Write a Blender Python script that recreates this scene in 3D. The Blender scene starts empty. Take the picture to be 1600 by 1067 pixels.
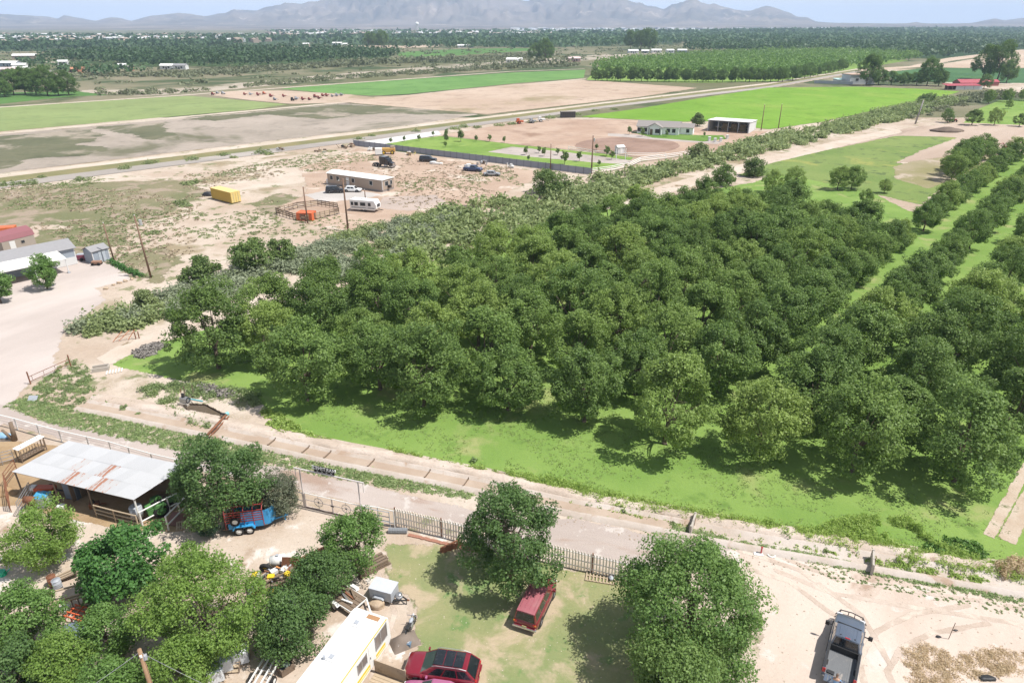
import bpy, bmesh, math, random
import numpy as np
from mathutils import Vector, Matrix

random.seed(7)
rng = np.random.default_rng(7)
PI = math.pi
sc = bpy.context.scene
C = sc.collection

# ------------------------------------------------------------------ camera, light, exposure
CAM_H, CAM_PITCH, FOC = 38.0, math.radians(25.0), 1067.0      # drone height (m), pitch, focal length in photo pixels (1600 wide)
cam_d = bpy.data.cameras.new('camera')
cam_d.sensor_width = 36.0
cam_d.lens = 36.0 * FOC / 1600.0
cam_d.clip_start = 0.5
cam_d.clip_end = 60000
cam = bpy.data.objects.new('camera', cam_d)
cam.location = (0, 0, CAM_H)
cam.rotation_euler = (PI / 2 - CAM_PITCH, 0, 0)
C.objects.link(cam)
sc.camera = cam

SUN_EL, SUN_AZ = math.radians(61), math.radians(-12)           # azimuth counted from +X towards +Y
sun_dir = Vector((math.cos(SUN_EL) * math.cos(SUN_AZ), math.cos(SUN_EL) * math.sin(SUN_AZ), math.sin(SUN_EL)))
sd = bpy.data.lights.new('sun', 'SUN')
sd.energy = 5.0
sd.angle = math.radians(0.53)
sd.color = (1.0, 0.965, 0.915)
sun = bpy.data.objects.new('sun', sd)
sun.rotation_euler = sun_dir.to_track_quat('Z', 'Y').to_euler()
sun.location = (0, 0, 300)
C.objects.link(sun)

world = bpy.data.worlds.new('World')
sc.world = world
world.use_nodes = True
wn = world.node_tree
wn.nodes.clear()
w_out = wn.nodes.new('ShaderNodeOutputWorld')
w_bg = wn.nodes.new('ShaderNodeBackground')
w_sky = wn.nodes.new('ShaderNodeTexSky')
w_sky.sky_type = 'NISHITA'
w_sky.sun_disc = False
w_sky.sun_elevation = SUN_EL
w_sky.sun_rotation = PI / 2 - SUN_AZ
w_sky.altitude = 100
w_sky.air_density = 1.0
w_sky.dust_density = 1.0
w_sky.ozone_density = 1.5
w_tc = wn.nodes.new('ShaderNodeTexCoord')
# thin cloud veil: broken by noise, its optical path lengthening towards the horizon on every side alike
w_map = wn.nodes.new('ShaderNodeMapping')
w_map.inputs['Scale'].default_value = (4, 4, 30)
w_noi = wn.nodes.new('ShaderNodeTexNoise')
w_noi.inputs['Scale'].default_value = 1.0
w_noi.inputs['Detail'].default_value = 7
w_noi.inputs['Roughness'].default_value = 0.6
w_rmp = wn.nodes.new('ShaderNodeMapRange')
w_rmp.interpolation_type = 'SMOOTHSTEP'
w_rmp.inputs['From Min'].default_value = 0.34
w_rmp.inputs['From Max'].default_value = 0.68
w_sep = wn.nodes.new('ShaderNodeSeparateXYZ')
def wmath(op, x, y=None):
    m = wn.nodes.new('ShaderNodeMath'); m.operation = op
    for k, v in enumerate((x, y)):
        if v is None: continue
        if hasattr(v, 'links'): wn.links.new(v, m.inputs[k])
        else: m.inputs[k].default_value = v
    return m.outputs[0]
w_mix = wn.nodes.new('ShaderNodeMix')
w_mix.data_type = 'RGBA'
w_mix.inputs[7].default_value = (13.0, 13.3, 13.9, 1)          # sunlit cloud, same physical scale as the sky
wn.links.new(w_tc.outputs['Generated'], w_map.inputs['Vector'])
wn.links.new(w_map.outputs['Vector'], w_noi.inputs['Vector'])
wn.links.new(w_noi.outputs['Fac'], w_rmp.inputs['Value'])
wn.links.new(w_tc.outputs['Generated'], w_sep.inputs[0])
w_path = wmath('DIVIDE', -0.26, wmath('MAXIMUM', w_sep.outputs['Z'], 0.012))
w_fac = wmath('SUBTRACT', 1.0, wmath('EXPONENT', wmath('MULTIPLY', w_path, wmath('ADD', wmath('MULTIPLY', w_rmp.outputs['Result'], 0.7), 0.4))))
wn.links.new(w_fac, w_mix.inputs[0])
wn.links.new(w_sky.outputs['Color'], w_mix.inputs[6])
wn.links.new(w_mix.outputs[2], w_bg.inputs['Color'])
w_bg.inputs['Strength'].default_value = 0.07
wn.links.new(w_bg.outputs['Background'], w_out.inputs['Surface'])

sc.view_settings.view_transform = 'Standard'
sc.view_settings.look = 'None'
sc.view_settings.exposure = 0.32
sc.view_settings.gamma = 1.0
sc.view_settings.use_curve_mapping = False
sc.render.engine = 'CYCLES'
cy = sc.cycles
cy.use_denoising = True
cy.denoiser = 'OPENIMAGEDENOISE'
cy.max_bounces = 6
cy.diffuse_bounces = 3
cy.glossy_bounces = 2
cy.transmission_bounces = 2
cy.transparent_max_bounces = 10
cy.volume_bounces = 1
cy.use_adaptive_sampling = True
cy.adaptive_threshold = 0.02
cy.sample_clamp_indirect = 6
sc.render.film_transparent = False

# ------------------------------------------------------------------ helpers
def at(px, py, h=0.0):
    """Ground point (at height h) seen at photo pixel px, py: used once to survey the plan."""
    u = (px - 800.0) / FOC
    v = (py - 533.5) / FOC
    dn = math.sin(CAM_PITCH) + v * math.cos(CAM_PITCH)
    d = (CAM_H - h) / dn
    return Vector((d * u, d * (math.cos(CAM_PITCH) - v * math.sin(CAM_PITCH)), h))

def P(L):
    return [tuple(at(*p)[:2]) for p in L]

def lin(r, g, b):
    f = lambda c: (c / 255 / 12.92) if c <= 10 else ((c / 255 + 0.055) / 1.055) ** 2.4
    return (f(r), f(g), f(b), 1)

def tag(o, label=None, cat=None, group=None, kind=None):
    if label: o['label'] = label
    if cat: o['category'] = cat
    if group: o['group'] = group
    if kind: o['kind'] = kind
    return o

def thing(name, label, cat, loc=(0, 0, 0), rz=0.0, group=None):
    o = bpy.data.objects.new(name, None)
    o.empty_display_size = 0.3
    o.location = loc
    o.rotation_euler = (0, 0, rz)
    C.objects.link(o)
    return tag(o, label, cat, group)

def link(name, me, mat=None, parent=None, loc=None, rot=None):
    o = bpy.data.objects.new(name, me)
    if mat is not None and len(me.materials) == 0: me.materials.append(mat)
    C.objects.link(o)
    if parent is not None: o.parent = parent
    if loc is not None: o.location = loc
    if rot is not None: o.rotation_euler = rot
    return o

KIDS = {}
def copy_tree(root, loc, rz, scale=None, label=None, group=None):
    """A thing with copies of its parts and sub-parts; meshes are shared."""
    if root.name not in KIDS:
        KIDS[root.name] = [(c, list(c.children)) for c in root.children]
    r = root.copy()
    C.objects.link(r)
    r.location = loc
    r.rotation_euler = (0, 0, rz)
    if scale is not None: r.scale = scale if not isinstance(scale, (int, float)) else (scale,) * 3
    if label: r['label'] = label
    if group: r['group'] = group
    for ch, sub in KIDS[root.name]:
        c = ch.copy(); C.objects.link(c); c.parent = r
        for g in sub:
            d = g.copy(); C.objects.link(d); d.parent = c
    return r

def np_mesh(name, V, F, attrs=None, smooth=False):
    V = np.asarray(V, dtype=np.float32); F = np.asarray(F, dtype=np.int32)
    k = F.shape[1]; n = len(F)
    me = bpy.data.meshes.new(name)
    me.vertices.add(len(V)); me.vertices.foreach_set('co', V.ravel())
    me.loops.add(n * k); me.loops.foreach_set('vertex_index', F.ravel())
    me.polygons.add(n); me.polygons.foreach_set('loop_start', np.arange(0, n * k, k, dtype=np.int32))
    for an, (dom, arr) in (attrs or {}).items():
        a = me.attributes.new(an, 'FLOAT', dom)
        a.data.foreach_set('value', np.asarray(arr, dtype=np.float32))
    if smooth: me.polygons.foreach_set('use_smooth', np.ones(n, dtype=bool))
    me.update(calc_edges=True)
    return me

class MB:
    """Collects simple solids into one mesh."""
    def __init__(s): s.V = []; s.F = []
    def add(s, vs, fs, M=None):
        b = len(s.V)
        s.V += [tuple(M @ Vector(v)) if M is not None else tuple(v) for v in vs]
        s.F += [tuple(i + b for i in f) for f in fs]
        return s
    def box(s, c, d, rz=0.0, M=None, taper=1.0):
        x, y, z = d[0] / 2, d[1] / 2, d[2] / 2
        t = taper
        vs = [(-x, -y, -z), (x, -y, -z), (x, y, -z), (-x, y, -z), (-x * t, -y * t, z), (x * t, -y * t, z), (x * t, y * t, z), (-x * t, y * t, z)]
        m = Matrix.Translation(c) @ Matrix.Rotation(rz, 4, 'Z')
        if M is not None: m = M @ m
        return s.add(vs, [(0, 3, 2, 1), (4, 5, 6, 7), (0, 1, 5, 4), (1, 2, 6, 5), (2, 3, 7, 6), (3, 0, 4, 7)], m)
    def tube(s, p, q, r, r2=None, n=8, cap=True):
        p, q = Vector(p), Vector(q); r2 = r if r2 is None else r2
        ax = (q - p)
        if ax.length < 1e-6: return s
        ax.normalize()
        a = ax.orthogonal().normalized(); b = ax.cross(a)
        vs = []
        for c, rr in ((p, r), (q, r2)):
            for k in range(n):
                t = 2 * PI * k / n
                vs.append(tuple(c + (a * math.cos(t) + b * math.sin(t)) * rr))
        fs = [(k, (k + 1) % n, n + (k + 1) % n, n + k) for k in range(n)]
        if cap: fs += [tuple(range(n - 1, -1, -1)), tuple(range(n, 2 * n))]
        return s.add(vs, fs)
    def path(s, pts, r, n=6):
        for a, b in zip(pts[:-1], pts[1:]): s.tube(a, b, r, n=n)
        return s
    def bar(s, p, q, w, t):
        """Rectangular bar from p to q, w wide (horizontal), t thick."""
        p, q = Vector(p), Vector(q); ax = (q - p); L = ax.length; ax.normalize()
        up = Vector((0, 0, 1)) if abs(ax.z) < 0.95 else Vector((0, 1, 0))
        a = ax.cross(up).normalized() * w / 2; b = a.cross(ax).normalized() * t / 2
        vs = [p - a - b, p + a - b, p + a + b, p - a + b, q - a - b, q + a - b, q + a + b, q - a + b]
        return s.add([tuple(v) for v in vs], [(0, 3, 2, 1), (4, 5, 6, 7), (0, 1, 5, 4), (1, 2, 6, 5), (2, 3, 7, 6), (3, 0, 4, 7)])
    def poly(s, vs): return s.add(vs, [tuple(range(len(vs)))])
    def prism(s, prof, y0, y1, M=None):
        """Profile in x,z extruded along y."""
        n = len(prof)
        vs = [(x, y0, z) for x, z in prof] + [(x, y1, z) for x, z in prof]
        fs = [(k, (k + 1) % n, n + (k + 1) % n, n + k) for k in range(n)] + [tuple(range(n - 1, -1, -1)), tuple(range(n, 2 * n))]
        return s.add(vs, fs, M)
    def slab(s, quad, t):
        """Four points (a sheet) given thickness t along its normal."""
        q = [Vector(v) for v in quad]
        nrm = (q[1] - q[0]).cross(q[3] - q[0]).normalized() * t
        vs = [tuple(v) for v in q] + [tuple(v - nrm) for v in q]
        return s.add(vs, [(0, 1, 2, 3), (7, 6, 5, 4), (0, 4, 5, 1), (1, 5, 6, 2), (2, 6, 7, 3), (3, 7, 4, 0)])
    def ball(s, c, r, n=8, m=6):
        r = (r, r, r) if isinstance(r, (int, float)) else r
        vs = [(c[0], c[1], c[2] - r[2])]
        for i in range(1, m):
            ph = -PI / 2 + PI * i / m
            for k in range(n):
                t = 2 * PI * k / n
                vs.append((c[0] + r[0] * math.cos(ph) * math.cos(t), c[1] + r[1] * math.cos(ph) * math.sin(t), c[2] + r[2] * math.sin(ph)))
        vs.append((c[0], c[1], c[2] + r[2]))
        fs = [(0, 1 + (k + 1) % n, 1 + k) for k in range(n)]
        for i in range(m - 2):
            for k in range(n):
                a = 1 + i * n
                fs.append((a + k, a + (k + 1) % n, a + n + (k + 1) % n, a + n + k))
        a = 1 + (m - 2) * n
        fs += [(a + k, a + (k + 1) % n, len(vs) - 1) for k in range(n)]
        return s.add(vs, fs)
    def torus(s, c, R, r, axis='Y', n=16, m=8):
        M = {'Y': Matrix.Rotation(PI / 2, 4, 'X'), 'X': Matrix.Rotation(PI / 2, 4, 'Y'), 'Z': Matrix.Identity(4)}[axis]
        vs = []
        for i in range(n):
            t = 2 * PI * i / n
            for k in range(m):
                p = 2 * PI * k / m
                vs.append(((R + r * math.cos(p)) * math.cos(t), (R + r * math.cos(p)) * math.sin(t), r * math.sin(p)))
        fs = [(i * m + k, ((i + 1) % n) * m + k, ((i + 1) % n) * m + (k + 1) % m, i * m + (k + 1) % m) for i in range(n) for k in range(m)]
        return s.add(vs, fs, Matrix.Translation(c) @ M)
    def build(s, name, mat, parent=None, loc=None, rz=None, bevel=0.0, smooth=False, seg=2, sub=0):
        me = bpy.data.meshes.new(name)
        me.from_pydata(s.V, [], s.F)
        me.validate()
        if bevel > 0 or sub:
            bm = bmesh.new(); bm.from_mesh(me)
            bmesh.ops.recalc_face_normals(bm, faces=bm.faces)
            if bevel > 0:
                ed = [e for e in bm.edges if len(e.link_faces) == 2 and e.calc_face_angle(0) > 0.5]
                bmesh.ops.bevel(bm, geom=ed, offset=bevel, segments=seg, profile=0.6, affect='EDGES', clamp_overlap=True)
            bm.to_mesh(me); bm.free()
        else:
            bm = bmesh.new(); bm.from_mesh(me)
            bmesh.ops.recalc_face_normals(bm, faces=bm.faces)
            bm.to_mesh(me); bm.free()
        if smooth:
            me.polygons.foreach_set('use_smooth', [True] * len(me.polygons))
        return link(name, me, mat, parent, loc, None if rz is None else (0, 0, rz))

# ------------------------------------------------------------------ materials
class NT:
    def __init__(s, name):
        s.m = bpy.data.materials.new(name); s.m.use_nodes = True
        s.t = s.m.node_tree; s.t.nodes.clear()
        s.out = s.t.nodes.new('ShaderNodeOutputMaterial')
        s.tc = None
    def n(s, typ, **kw):
        nd = s.t.nodes.new(typ)
        for k, v in kw.items(): setattr(nd, k, v)
        return nd
    def L(s, a, b): s.t.links.new(a, b)
    def coord(s, scale=(1, 1, 1), rz=0.0, which='Object'):
        if s.tc is None: s.tc = s.n('ShaderNodeTexCoord')
        if scale == (1, 1, 1) and rz == 0: return s.tc.outputs[which]
        r = s.n('ShaderNodeMapping', vector_type='POINT')
        r.inputs['Rotation'].default_value = (0, 0, -rz)
        s.L(s.tc.outputs[which], r.inputs['Vector'])
        m = s.n('ShaderNodeMapping'); m.inputs['Scale'].default_value = scale
        s.L(r.outputs[0], m.inputs['Vector'])
        return m.outputs[0]
    def noise(s, scale, detail=4, rough=0.55, vec=None, dist=0.0):
        nd = s.n('ShaderNodeTexNoise')
        nd.inputs['Scale'].default_value = scale; nd.inputs['Detail'].default_value = detail
        nd.inputs['Roughness'].default_value = rough; nd.inputs['Distortion'].default_value = dist
        s.L(vec if vec is not None else s.coord(), nd.inputs['Vector'])
        return nd.outputs['Fac']
    def ramp(s, fac, a, b):
        r = s.n('ShaderNodeMapRange'); r.interpolation_type = 'SMOOTHSTEP'
        r.inputs['From Min'].default_value = a; r.inputs['From Max'].default_value = b
        s.L(fac, r.inputs['Value'])
        return r.outputs['Result']
    def mix(s, fac, a, b, mode='MIX'):
        m = s.n('ShaderNodeMix', data_type='RGBA', blend_type=mode)
        for nm, v in (('Factor', fac), ('A', a), ('B', b)):
            i = m.inputs[nm]
            if nm != 'Factor': i = m.inputs[6 if nm == 'A' else 7]
            else: i = m.inputs[0]
            if hasattr(v, 'is_linked') or hasattr(v, 'links'): s.L(v, i)
            else: i.default_value = v
        return m.outputs[2]
    def math(s, op, a, b=None):
        m = s.n('ShaderNodeMath', operation=op)
        for k, v in enumerate((a, b)):
            if v is None: continue
            if hasattr(v, 'links'): s.L(v, m.inputs[k])
            else: m.inputs[k].default_value = v
        return m.outputs[0]
    def attr(s, name):
        a = s.n('ShaderNodeAttribute'); a.attribute_name = name
        return a.outputs['Fac']
    def bsdf(s, col, rough=0.9, metal=0.0, spec=0.3, bump=None, bstr=0.3, bdist=0.05):
        b = s.n('ShaderNodeBsdfPrincipled')
        if hasattr(col, 'links'): s.L(col, b.inputs['Base Color'])
        else: b.inputs['Base Color'].default_value = col
        b.inputs['Roughness'].default_value = rough; b.inputs['Metallic'].default_value = metal
        b.inputs['Specular IOR Level'].default_value = spec
        if bump is not None:
            bp = s.n('ShaderNodeBump'); bp.inputs['Strength'].default_value = bstr; bp.inputs['Distance'].default_value = bdist
            s.L(bump, bp.inputs['Height']); s.L(bp.outputs[0], b.inputs['Normal'])
        return b
    def done(s, sh):
        s.L(sh.outputs[0] if hasattr(sh, 'outputs') else sh, s.out.inputs['Surface'])
        return s.m

def ground_mat(name, c1, c2, s1=0.05, c3=None, s3=0.2, t3=(0.55, 0.62), c4=None, s4=0.6, t4=(0.6, 0.64), speck=0.35, ss=6.0, edge=None,
               stretch=None, bump=0.35, t1=(0.35, 0.65), rows=None):
    """Soil or turf: two large tones, up to two kinds of patches, fine grain; ragged border from the sheet's own distance attribute."""
    t = NT(name)
    vec = t.coord() if stretch is None else t.coord(scale=(stretch[1], 1, 1), rz=stretch[0])
    col = t.mix(t.ramp(t.noise(s1, 5, 0.6, vec), *t1), c1, c2)
    if c3 is not None: col = t.mix(t.ramp(t.noise(s3, 5, 0.62, vec, 0.4), *t3), col, c3)
    if c4 is not None: col = t.mix(t.ramp(t.noise(s4, 5, 0.65), *t4), col, c4)
    if rows is not None:
        w = t.n('ShaderNodeTexWave'); w.wave_type = 'BANDS'; w.bands_direction = 'Y'
        w.inputs['Scale'].default_value = rows[1]; w.inputs['Distortion'].default_value = 1.2; w.inputs['Detail'].default_value = 2
        t.L(t.coord(scale=(1, 1, 1.0001), rz=rows[0]), w.inputs['Vector'])
        col = t.mix(t.math('MULTIPLY', w.outputs['Fac'], rows[2]), col, rows[3])
    g = t.noise(ss, 6, 0.7)
    g2 = t.math('ADD', t.math('MULTIPLY', t.math('SUBTRACT', g, 0.5), 2 * speck), 1.0)
    mx = t.n('ShaderNodeVectorMath', operation='SCALE'); t.L(col, mx.inputs[0]); t.L(g2, mx.inputs['Scale'])
    b = t.bsdf(mx.outputs[0], 0.95, spec=0.15, bump=g, bstr=bump, bdist=0.12)
    if edge is None: return t.done(b)
    amp, es, wd = edge
    e = t.math('ADD', t.attr('sdf'), t.math('MULTIPLY', t.math('SUBTRACT', t.noise(es, 8, 0.74), 0.5), 2 * amp))
    a = t.ramp(e, -wd * 0.07, wd * 0.07)
    tr = t.n('ShaderNodeBsdfTransparent'); ms = t.n('ShaderNodeMixShader')
    t.L(a, ms.inputs[0]); t.L(tr.outputs[0], ms.inputs[1]); t.L(b.outputs[0], ms.inputs[2])
    return t.done(ms.outputs[0])

def plain(name, col, rough=0.6, metal=0.0, spec=0.4, var=0.12, scale=3.0, dirt=None, dirt_t=(0.55, 0.7), bump=0.0):
    """Painted or bare surface with slight mottling and optional dirt or rust."""
    t = NT(name)
    n = t.noise(scale, 5, 0.6)
    d = tuple(c * (1 - var) for c in col[:3]) + (1,)
    u = tuple(min(1, c * (1 + var)) for c in col[:3]) + (1,)
    c = t.mix(n, d, u)
    if dirt is not None: c = t.mix(t.ramp(t.noise(scale * 0.7, 6, 0.65, None, 0.6), *dirt_t), c, dirt)
    return t.done(t.bsdf(c, rough, metal, spec, bump=n if bump else None, bstr=bump, bdist=0.03))

def leaf_mat(name, dark, light, yellow=None, trans=0.3, obj_var=0.25, rough=0.55):
    t = NT(name)
    f = t.attr('tint')
    c = t.mix(f, dark, light)
    oi = t.n('ShaderNodeObjectInfo')
    if yellow is not None:
        c = t.mix(t.math('MULTIPLY', t.ramp(oi.outputs['Random'], 0.45, 1.0), 0.55), c, yellow)
    k = t.math('ADD', t.math('MULTIPLY', t.math('SUBTRACT', oi.outputs['Random'], 0.5), obj_var), 1.0)
    mx = t.n('ShaderNodeVectorMath', operation='SCALE'); t.L(c, mx.inputs[0]); t.L(k, mx.inputs['Scale'])
    b = t.bsdf(mx.outputs[0], rough, spec=0.35)
    tl = t.n('ShaderNodeBsdfTranslucent')
    t.L(mx.outputs[0], tl.inputs['Color'])
    ms = t.n('ShaderNodeMixShader'); ms.inputs[0].default_value = trans
    t.L(b.outputs[0], ms.inputs[1]); t.L(tl.outputs[0], ms.inputs[2])
    return t.done(ms.outputs[0])

# ------------------------------------------------------------------ polygon tools
def sdf_poly(X, Y, poly):
    """Signed distance to a polygon, positive inside."""
    p = np.asarray(poly, float); q = np.roll(p, -1, 0)
    d = np.full(X.shape, 1e18); ins = np.zeros(X.shape, bool)
    for (x0, y0), (x1, y1) in zip(p, q):
        ex, ey = x1 - x0, y1 - y0
        L2 = ex * ex + ey * ey + 1e-12
        t = np.clip(((X - x0) * ex + (Y - y0) * ey) / L2, 0, 1)
        d = np.minimum(d, (X - x0 - t * ex) ** 2 + (Y - y0 - t * ey) ** 2)
        c = ((y0 <= Y) & (y1 > Y)) | ((y1 <= Y) & (y0 > Y))
        xi = x0 + (Y - y0) / (ey if abs(ey) > 1e-12 else 1e-12) * ex
        ins ^= c & (X < xi)
    d = np.sqrt(d)
    return np.where(ins, d, -d)

def sheet(name, poly, z, mat, margin, cells=90, kind='structure'):
    p = np.asarray(poly, float)
    lo = p.min(0) - margin; hi = p.max(0) + margin
    st = max(max(hi - lo) / cells, 0.15)
    nx, ny = int((hi[0] - lo[0]) / st) + 2, int((hi[1] - lo[1]) / st) + 2
    xs = lo[0] + st * np.arange(nx); ys = lo[1] + st * np.arange(ny)
    X, Y = np.meshgrid(xs, ys)
    D = sdf_poly(X, Y, p)
    idx = np.arange(nx * ny).reshape(ny, nx)
    F = np.stack([idx[:-1, :-1], idx[:-1, 1:], idx[1:, 1:], idx[1:, :-1]], -1).reshape(-1, 4)
    Dm = np.max(D.ravel()[F], 1)
    F = F[Dm > -margin]
    use = np.zeros(nx * ny, bool); use[F.ravel()] = True
    new = np.cumsum(use) - 1
    V = np.stack([X.ravel(), Y.ravel(), np.full(nx * ny, z)], -1)[use]
    me = np_mesh(name, V, new[F], {'sdf': ('POINT', D.ravel()[use])})
    o = link(name, me, mat)
    o['kind'] = kind
    return o

def strip(pts, w):
    """Polygon of a band of half-width w (number or list) along a line of ground points."""
    pts = [Vector(p[:2]) for p in pts]
    n = len(pts); ws = w if isinstance(w, (list, tuple)) else [w] * n
    Lf, Rt = [], []
    for i, p in enumerate(pts):
        d = (pts[min(i + 1, n - 1)] - pts[max(i - 1, 0)]).normalized()
        nn = Vector((-d.y, d.x))
        Lf.append(tuple(p + nn * ws[i])); Rt.append(tuple(p - nn * ws[i]))
    return Lf + Rt[::-1]

def scatter(poly, n, r):
    p = np.asarray(poly, float); lo, hi = p.min(0), p.max(0)
    out = np.zeros((0, 2))
    for _ in range(60):
        q = lo + r.random((n * 2, 2)) * (hi - lo)
        out = np.vstack([out, q[sdf_poly(q[:, 0], q[:, 1], p) > 0]])
        if len(out) >= n: break
    return out[:n]

def fbm(x, y, seed=0, oct=5):
    r = np.random.default_rng(seed); tab = r.random((256, 256))
    def vn(x, y):
        xi, yi = np.floor(x).astype(int), np.floor(y).astype(int)
        fx, fy = x - xi, y - yi
        fx, fy = fx * fx * (3 - 2 * fx), fy * fy * (3 - 2 * fy)
        a = tab[xi & 255, yi & 255]; b = tab[(xi + 1) & 255, yi & 255]; c = tab[xi & 255, (yi + 1) & 255]; d = tab[(xi + 1) & 255, (yi + 1) & 255]
        return (a * (1 - fx) + b * fx) * (1 - fy) + (c * (1 - fx) + d * fx) * fy
    s = 0; a = 0.5
    for o in range(oct):
        s = s + a * vn(x * 2 ** o + 13.7 * o, y * 2 ** o + 7.1 * o); a *= 0.5
    return s
# ------------------------------------------------------------------ ground, fields, roads
def big_plane(name, half, z, mat, n=24):
    xs = np.linspace(-half, half, n); X, Y = np.meshgrid(xs, xs)
    idx = np.arange(n * n).reshape(n, n)
    F = np.stack([idx[:-1, :-1], idx[:-1, 1:], idx[1:, 1:], idx[1:, :-1]], -1).reshape(-1, 4)
    return link(name, np_mesh(name, np.stack([X.ravel(), Y.ravel(), np.full(n * n, z)], -1), F), mat)

SAND = (0.46, 0.375, 0.3, 1); SAND_D = (0.38, 0.295, 0.225, 1); SAND_L = (0.53, 0.455, 0.38, 1)
DRY = (0.205, 0.155, 0.09, 1); WEED = (0.135, 0.15, 0.065, 1)
m_base = ground_mat('sandy_soil', SAND_D, SAND_L, 0.035, (0.28, 0.225, 0.145, 1), 0.07, (0.5, 0.66), (0.19, 0.195, 0.1, 1), 0.22, (0.57, 0.64), 0.26, 1.8)
tag(big_plane('ground', 15500, 0.0, m_base), kind='structure')

ZN = [0]
def S(name, px, z, mat, margin, cells=90):
    ZN[0] += 1
    return sheet(name, P(px), 0.004 * ZN[0], mat, margin, cells)

# far valley floor
m_scrub = ground_mat('valley_scrub', (0.12, 0.125, 0.06, 1), (0.23, 0.2, 0.135, 1), 0.006, (0.06, 0.085, 0.035, 1), 0.012, (0.47, 0.6), (0.36, 0.3, 0.23, 1), 0.008, (0.6, 0.68), 0.25, 0.3)
S('valley_floor', [(-700, 182), (0, 166), (275, 147), (440, 136), (800, 111), (915, 106), (1345, 104), (1650, 79), (2100, 79), (2100, 41.5), (-700, 41.5)], 0.03, m_scrub, 5, 60)
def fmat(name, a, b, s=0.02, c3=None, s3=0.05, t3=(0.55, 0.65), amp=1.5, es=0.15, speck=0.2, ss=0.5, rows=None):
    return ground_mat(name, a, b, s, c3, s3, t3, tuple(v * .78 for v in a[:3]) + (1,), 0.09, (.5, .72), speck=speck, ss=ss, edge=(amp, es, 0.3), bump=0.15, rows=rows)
m_pale = fmat('river_sand', (0.42, 0.36, 0.29, 1), (0.32, 0.28, 0.22, 1), 0.01, (0.16, 0.155, 0.09, 1), 0.03, (0.52, 0.6), 12, 0.02)
S('river_bed', [(120, 141), (260, 140), (400, 128), (560, 113), (700, 102), (800, 96), (900, 88), (1040, 82), (1040, 86), (880, 97), (700, 109), (560, 121), (450, 131), (300, 148), (120, 151)], 0.08, m_pale, 14)
m_fgreen = fmat('far_green_crop', (0.075, 0.16, 0.04, 1), (0.1, 0.2, 0.05, 1), 0.01, amp=3)
m_ftan = fmat('far_tan_field', (0.42, 0.32, 0.24, 1), (0.5, 0.4, 0.31, 1), 0.01, amp=3)
S('pasture', [(-300, 180), (0, 163), (110, 151), (170, 149), (120, 143), (-300, 150)], 0.1, m_fgreen, 6)
S('far_field', [(340, 79), (420, 72.5), (700, 70), (680, 74), (520, 79)], 0.1, m_ftan, 8)
S('far_field', [(380, 67), (560, 64.5), (760, 62), (770, 63), (560, 66.5), (400, 69)], 0.1, m_ftan, 8)
S('far_green_field', [(-200, 77), (60, 74), (330, 69), (340, 70.5), (100, 77), (-200, 81)], 0.1, m_fgreen, 8)
S('far_field', [(60, 95), (180, 91), (330, 83), (345, 85), (200, 95), (80, 99)], 0.1, m_pale, 8)
S('far_green_field', [(620, 82), (720, 77), (800, 75.5), (880, 77), (790, 82), (700, 88), (625, 91)], 0.1, m_fgreen, 8)
S('plowed_field', [(1445, 105), (1600, 79.5), (1900, 78), (1900, 107), (1500, 106.5)], 0.1, m_ftan, 6)
S('cotton_field', [(1380, 114), (1450, 106), (1500, 107), (1900, 107.5), (1900, 131), (1540, 130), (1400, 127)], 0.12, fmat('dark_green_crop', (0.05, 0.12, 0.045, 1), (0.065, 0.145, 0.05, 1), 0.02, amp=2), 5)
S('far_road', [(1190, 132), (1340, 108), (1420, 104), (1480, 91), (1600, 77.5), (1605, 79), (1490, 95), (1440, 105), (1350, 112), (1200, 139)], 0.11, m_ftan, 5)
# left crop fields
m_f1 = fmat('sage_green_crop', (0.195, 0.245, 0.095, 1), (0.225, 0.285, 0.11, 1), 0.02, (0.17, 0.23, 0.085, 1), 0.05, rows=(math.radians(9), 0.25, 0.25, (0.25, 0.28, 0.13, 1)))
S('crop_field', [(-500, 189), (0, 168.5), (275, 151), (300, 150.5), (450, 163.5), (400, 171), (0, 206), (-500, 250)], 0.035, m_f1, 3)
m_f2 = fmat('bright_green_crop', (0.11, 0.22, 0.06, 1), (0.14, 0.26, 0.075, 1), 0.02)
S('alfalfa_field', [(437, 139), (600, 127), (800, 114), (915, 109.5), (912, 122), (800, 131), (640, 147), (580, 150), (500, 145)], 0.035, m_f2, 4)
m_levee = ground_mat('pale_track', SAND_L, (0.45, 0.38, 0.3, 1), 0.1, WEED, 0.3, (0.62, 0.68), speck=0.15, ss=2, edge=(1.0, 0.25, 0.3))
for L, w in (([(-400, 193), (0, 168), (275, 150), (437, 138), (800, 112), (915, 108)], 2.2), ([(-300, 238), (0, 209), (400, 173), (545, 160), (720, 141), (915, 123.5)], 2.4)):
    sheet('farm_track', strip(P(L), w), 0.004 * ZN[0] + 0.002, m_levee, 2)
m_fallow = fmat('fallow_soil', (0.29, 0.25, 0.205, 1), (0.37, 0.315, 0.265, 1), 0.02, (0.14, 0.135, 0.085, 1), 0.014, (0.56, 0.66), 1.5, 0.15, speck=0.22)
S('fallow_field', [(-400, 250), (0, 211), (400, 175), (540, 162), (750, 179), (640, 196), (400, 223), (0, 271), (-400, 330)], 0.025, m_fallow, 3)
m_weedfield = fmat('olive_weeds', (0.115, 0.12, 0.07, 1), (0.15, 0.145, 0.09, 1), 0.05, (0.31, 0.265, 0.21, 1), 0.035, (0.52, 0.62), 12, 0.04, speck=0.3)
S('weed_patch', [(-300, 245), (0, 214), (125, 202), (160, 212), (150, 222), (90, 226), (170, 232), (140, 245), (40, 250), (20, 264), (-300, 300)], 0.032, m_weedfield, 9)
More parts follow.
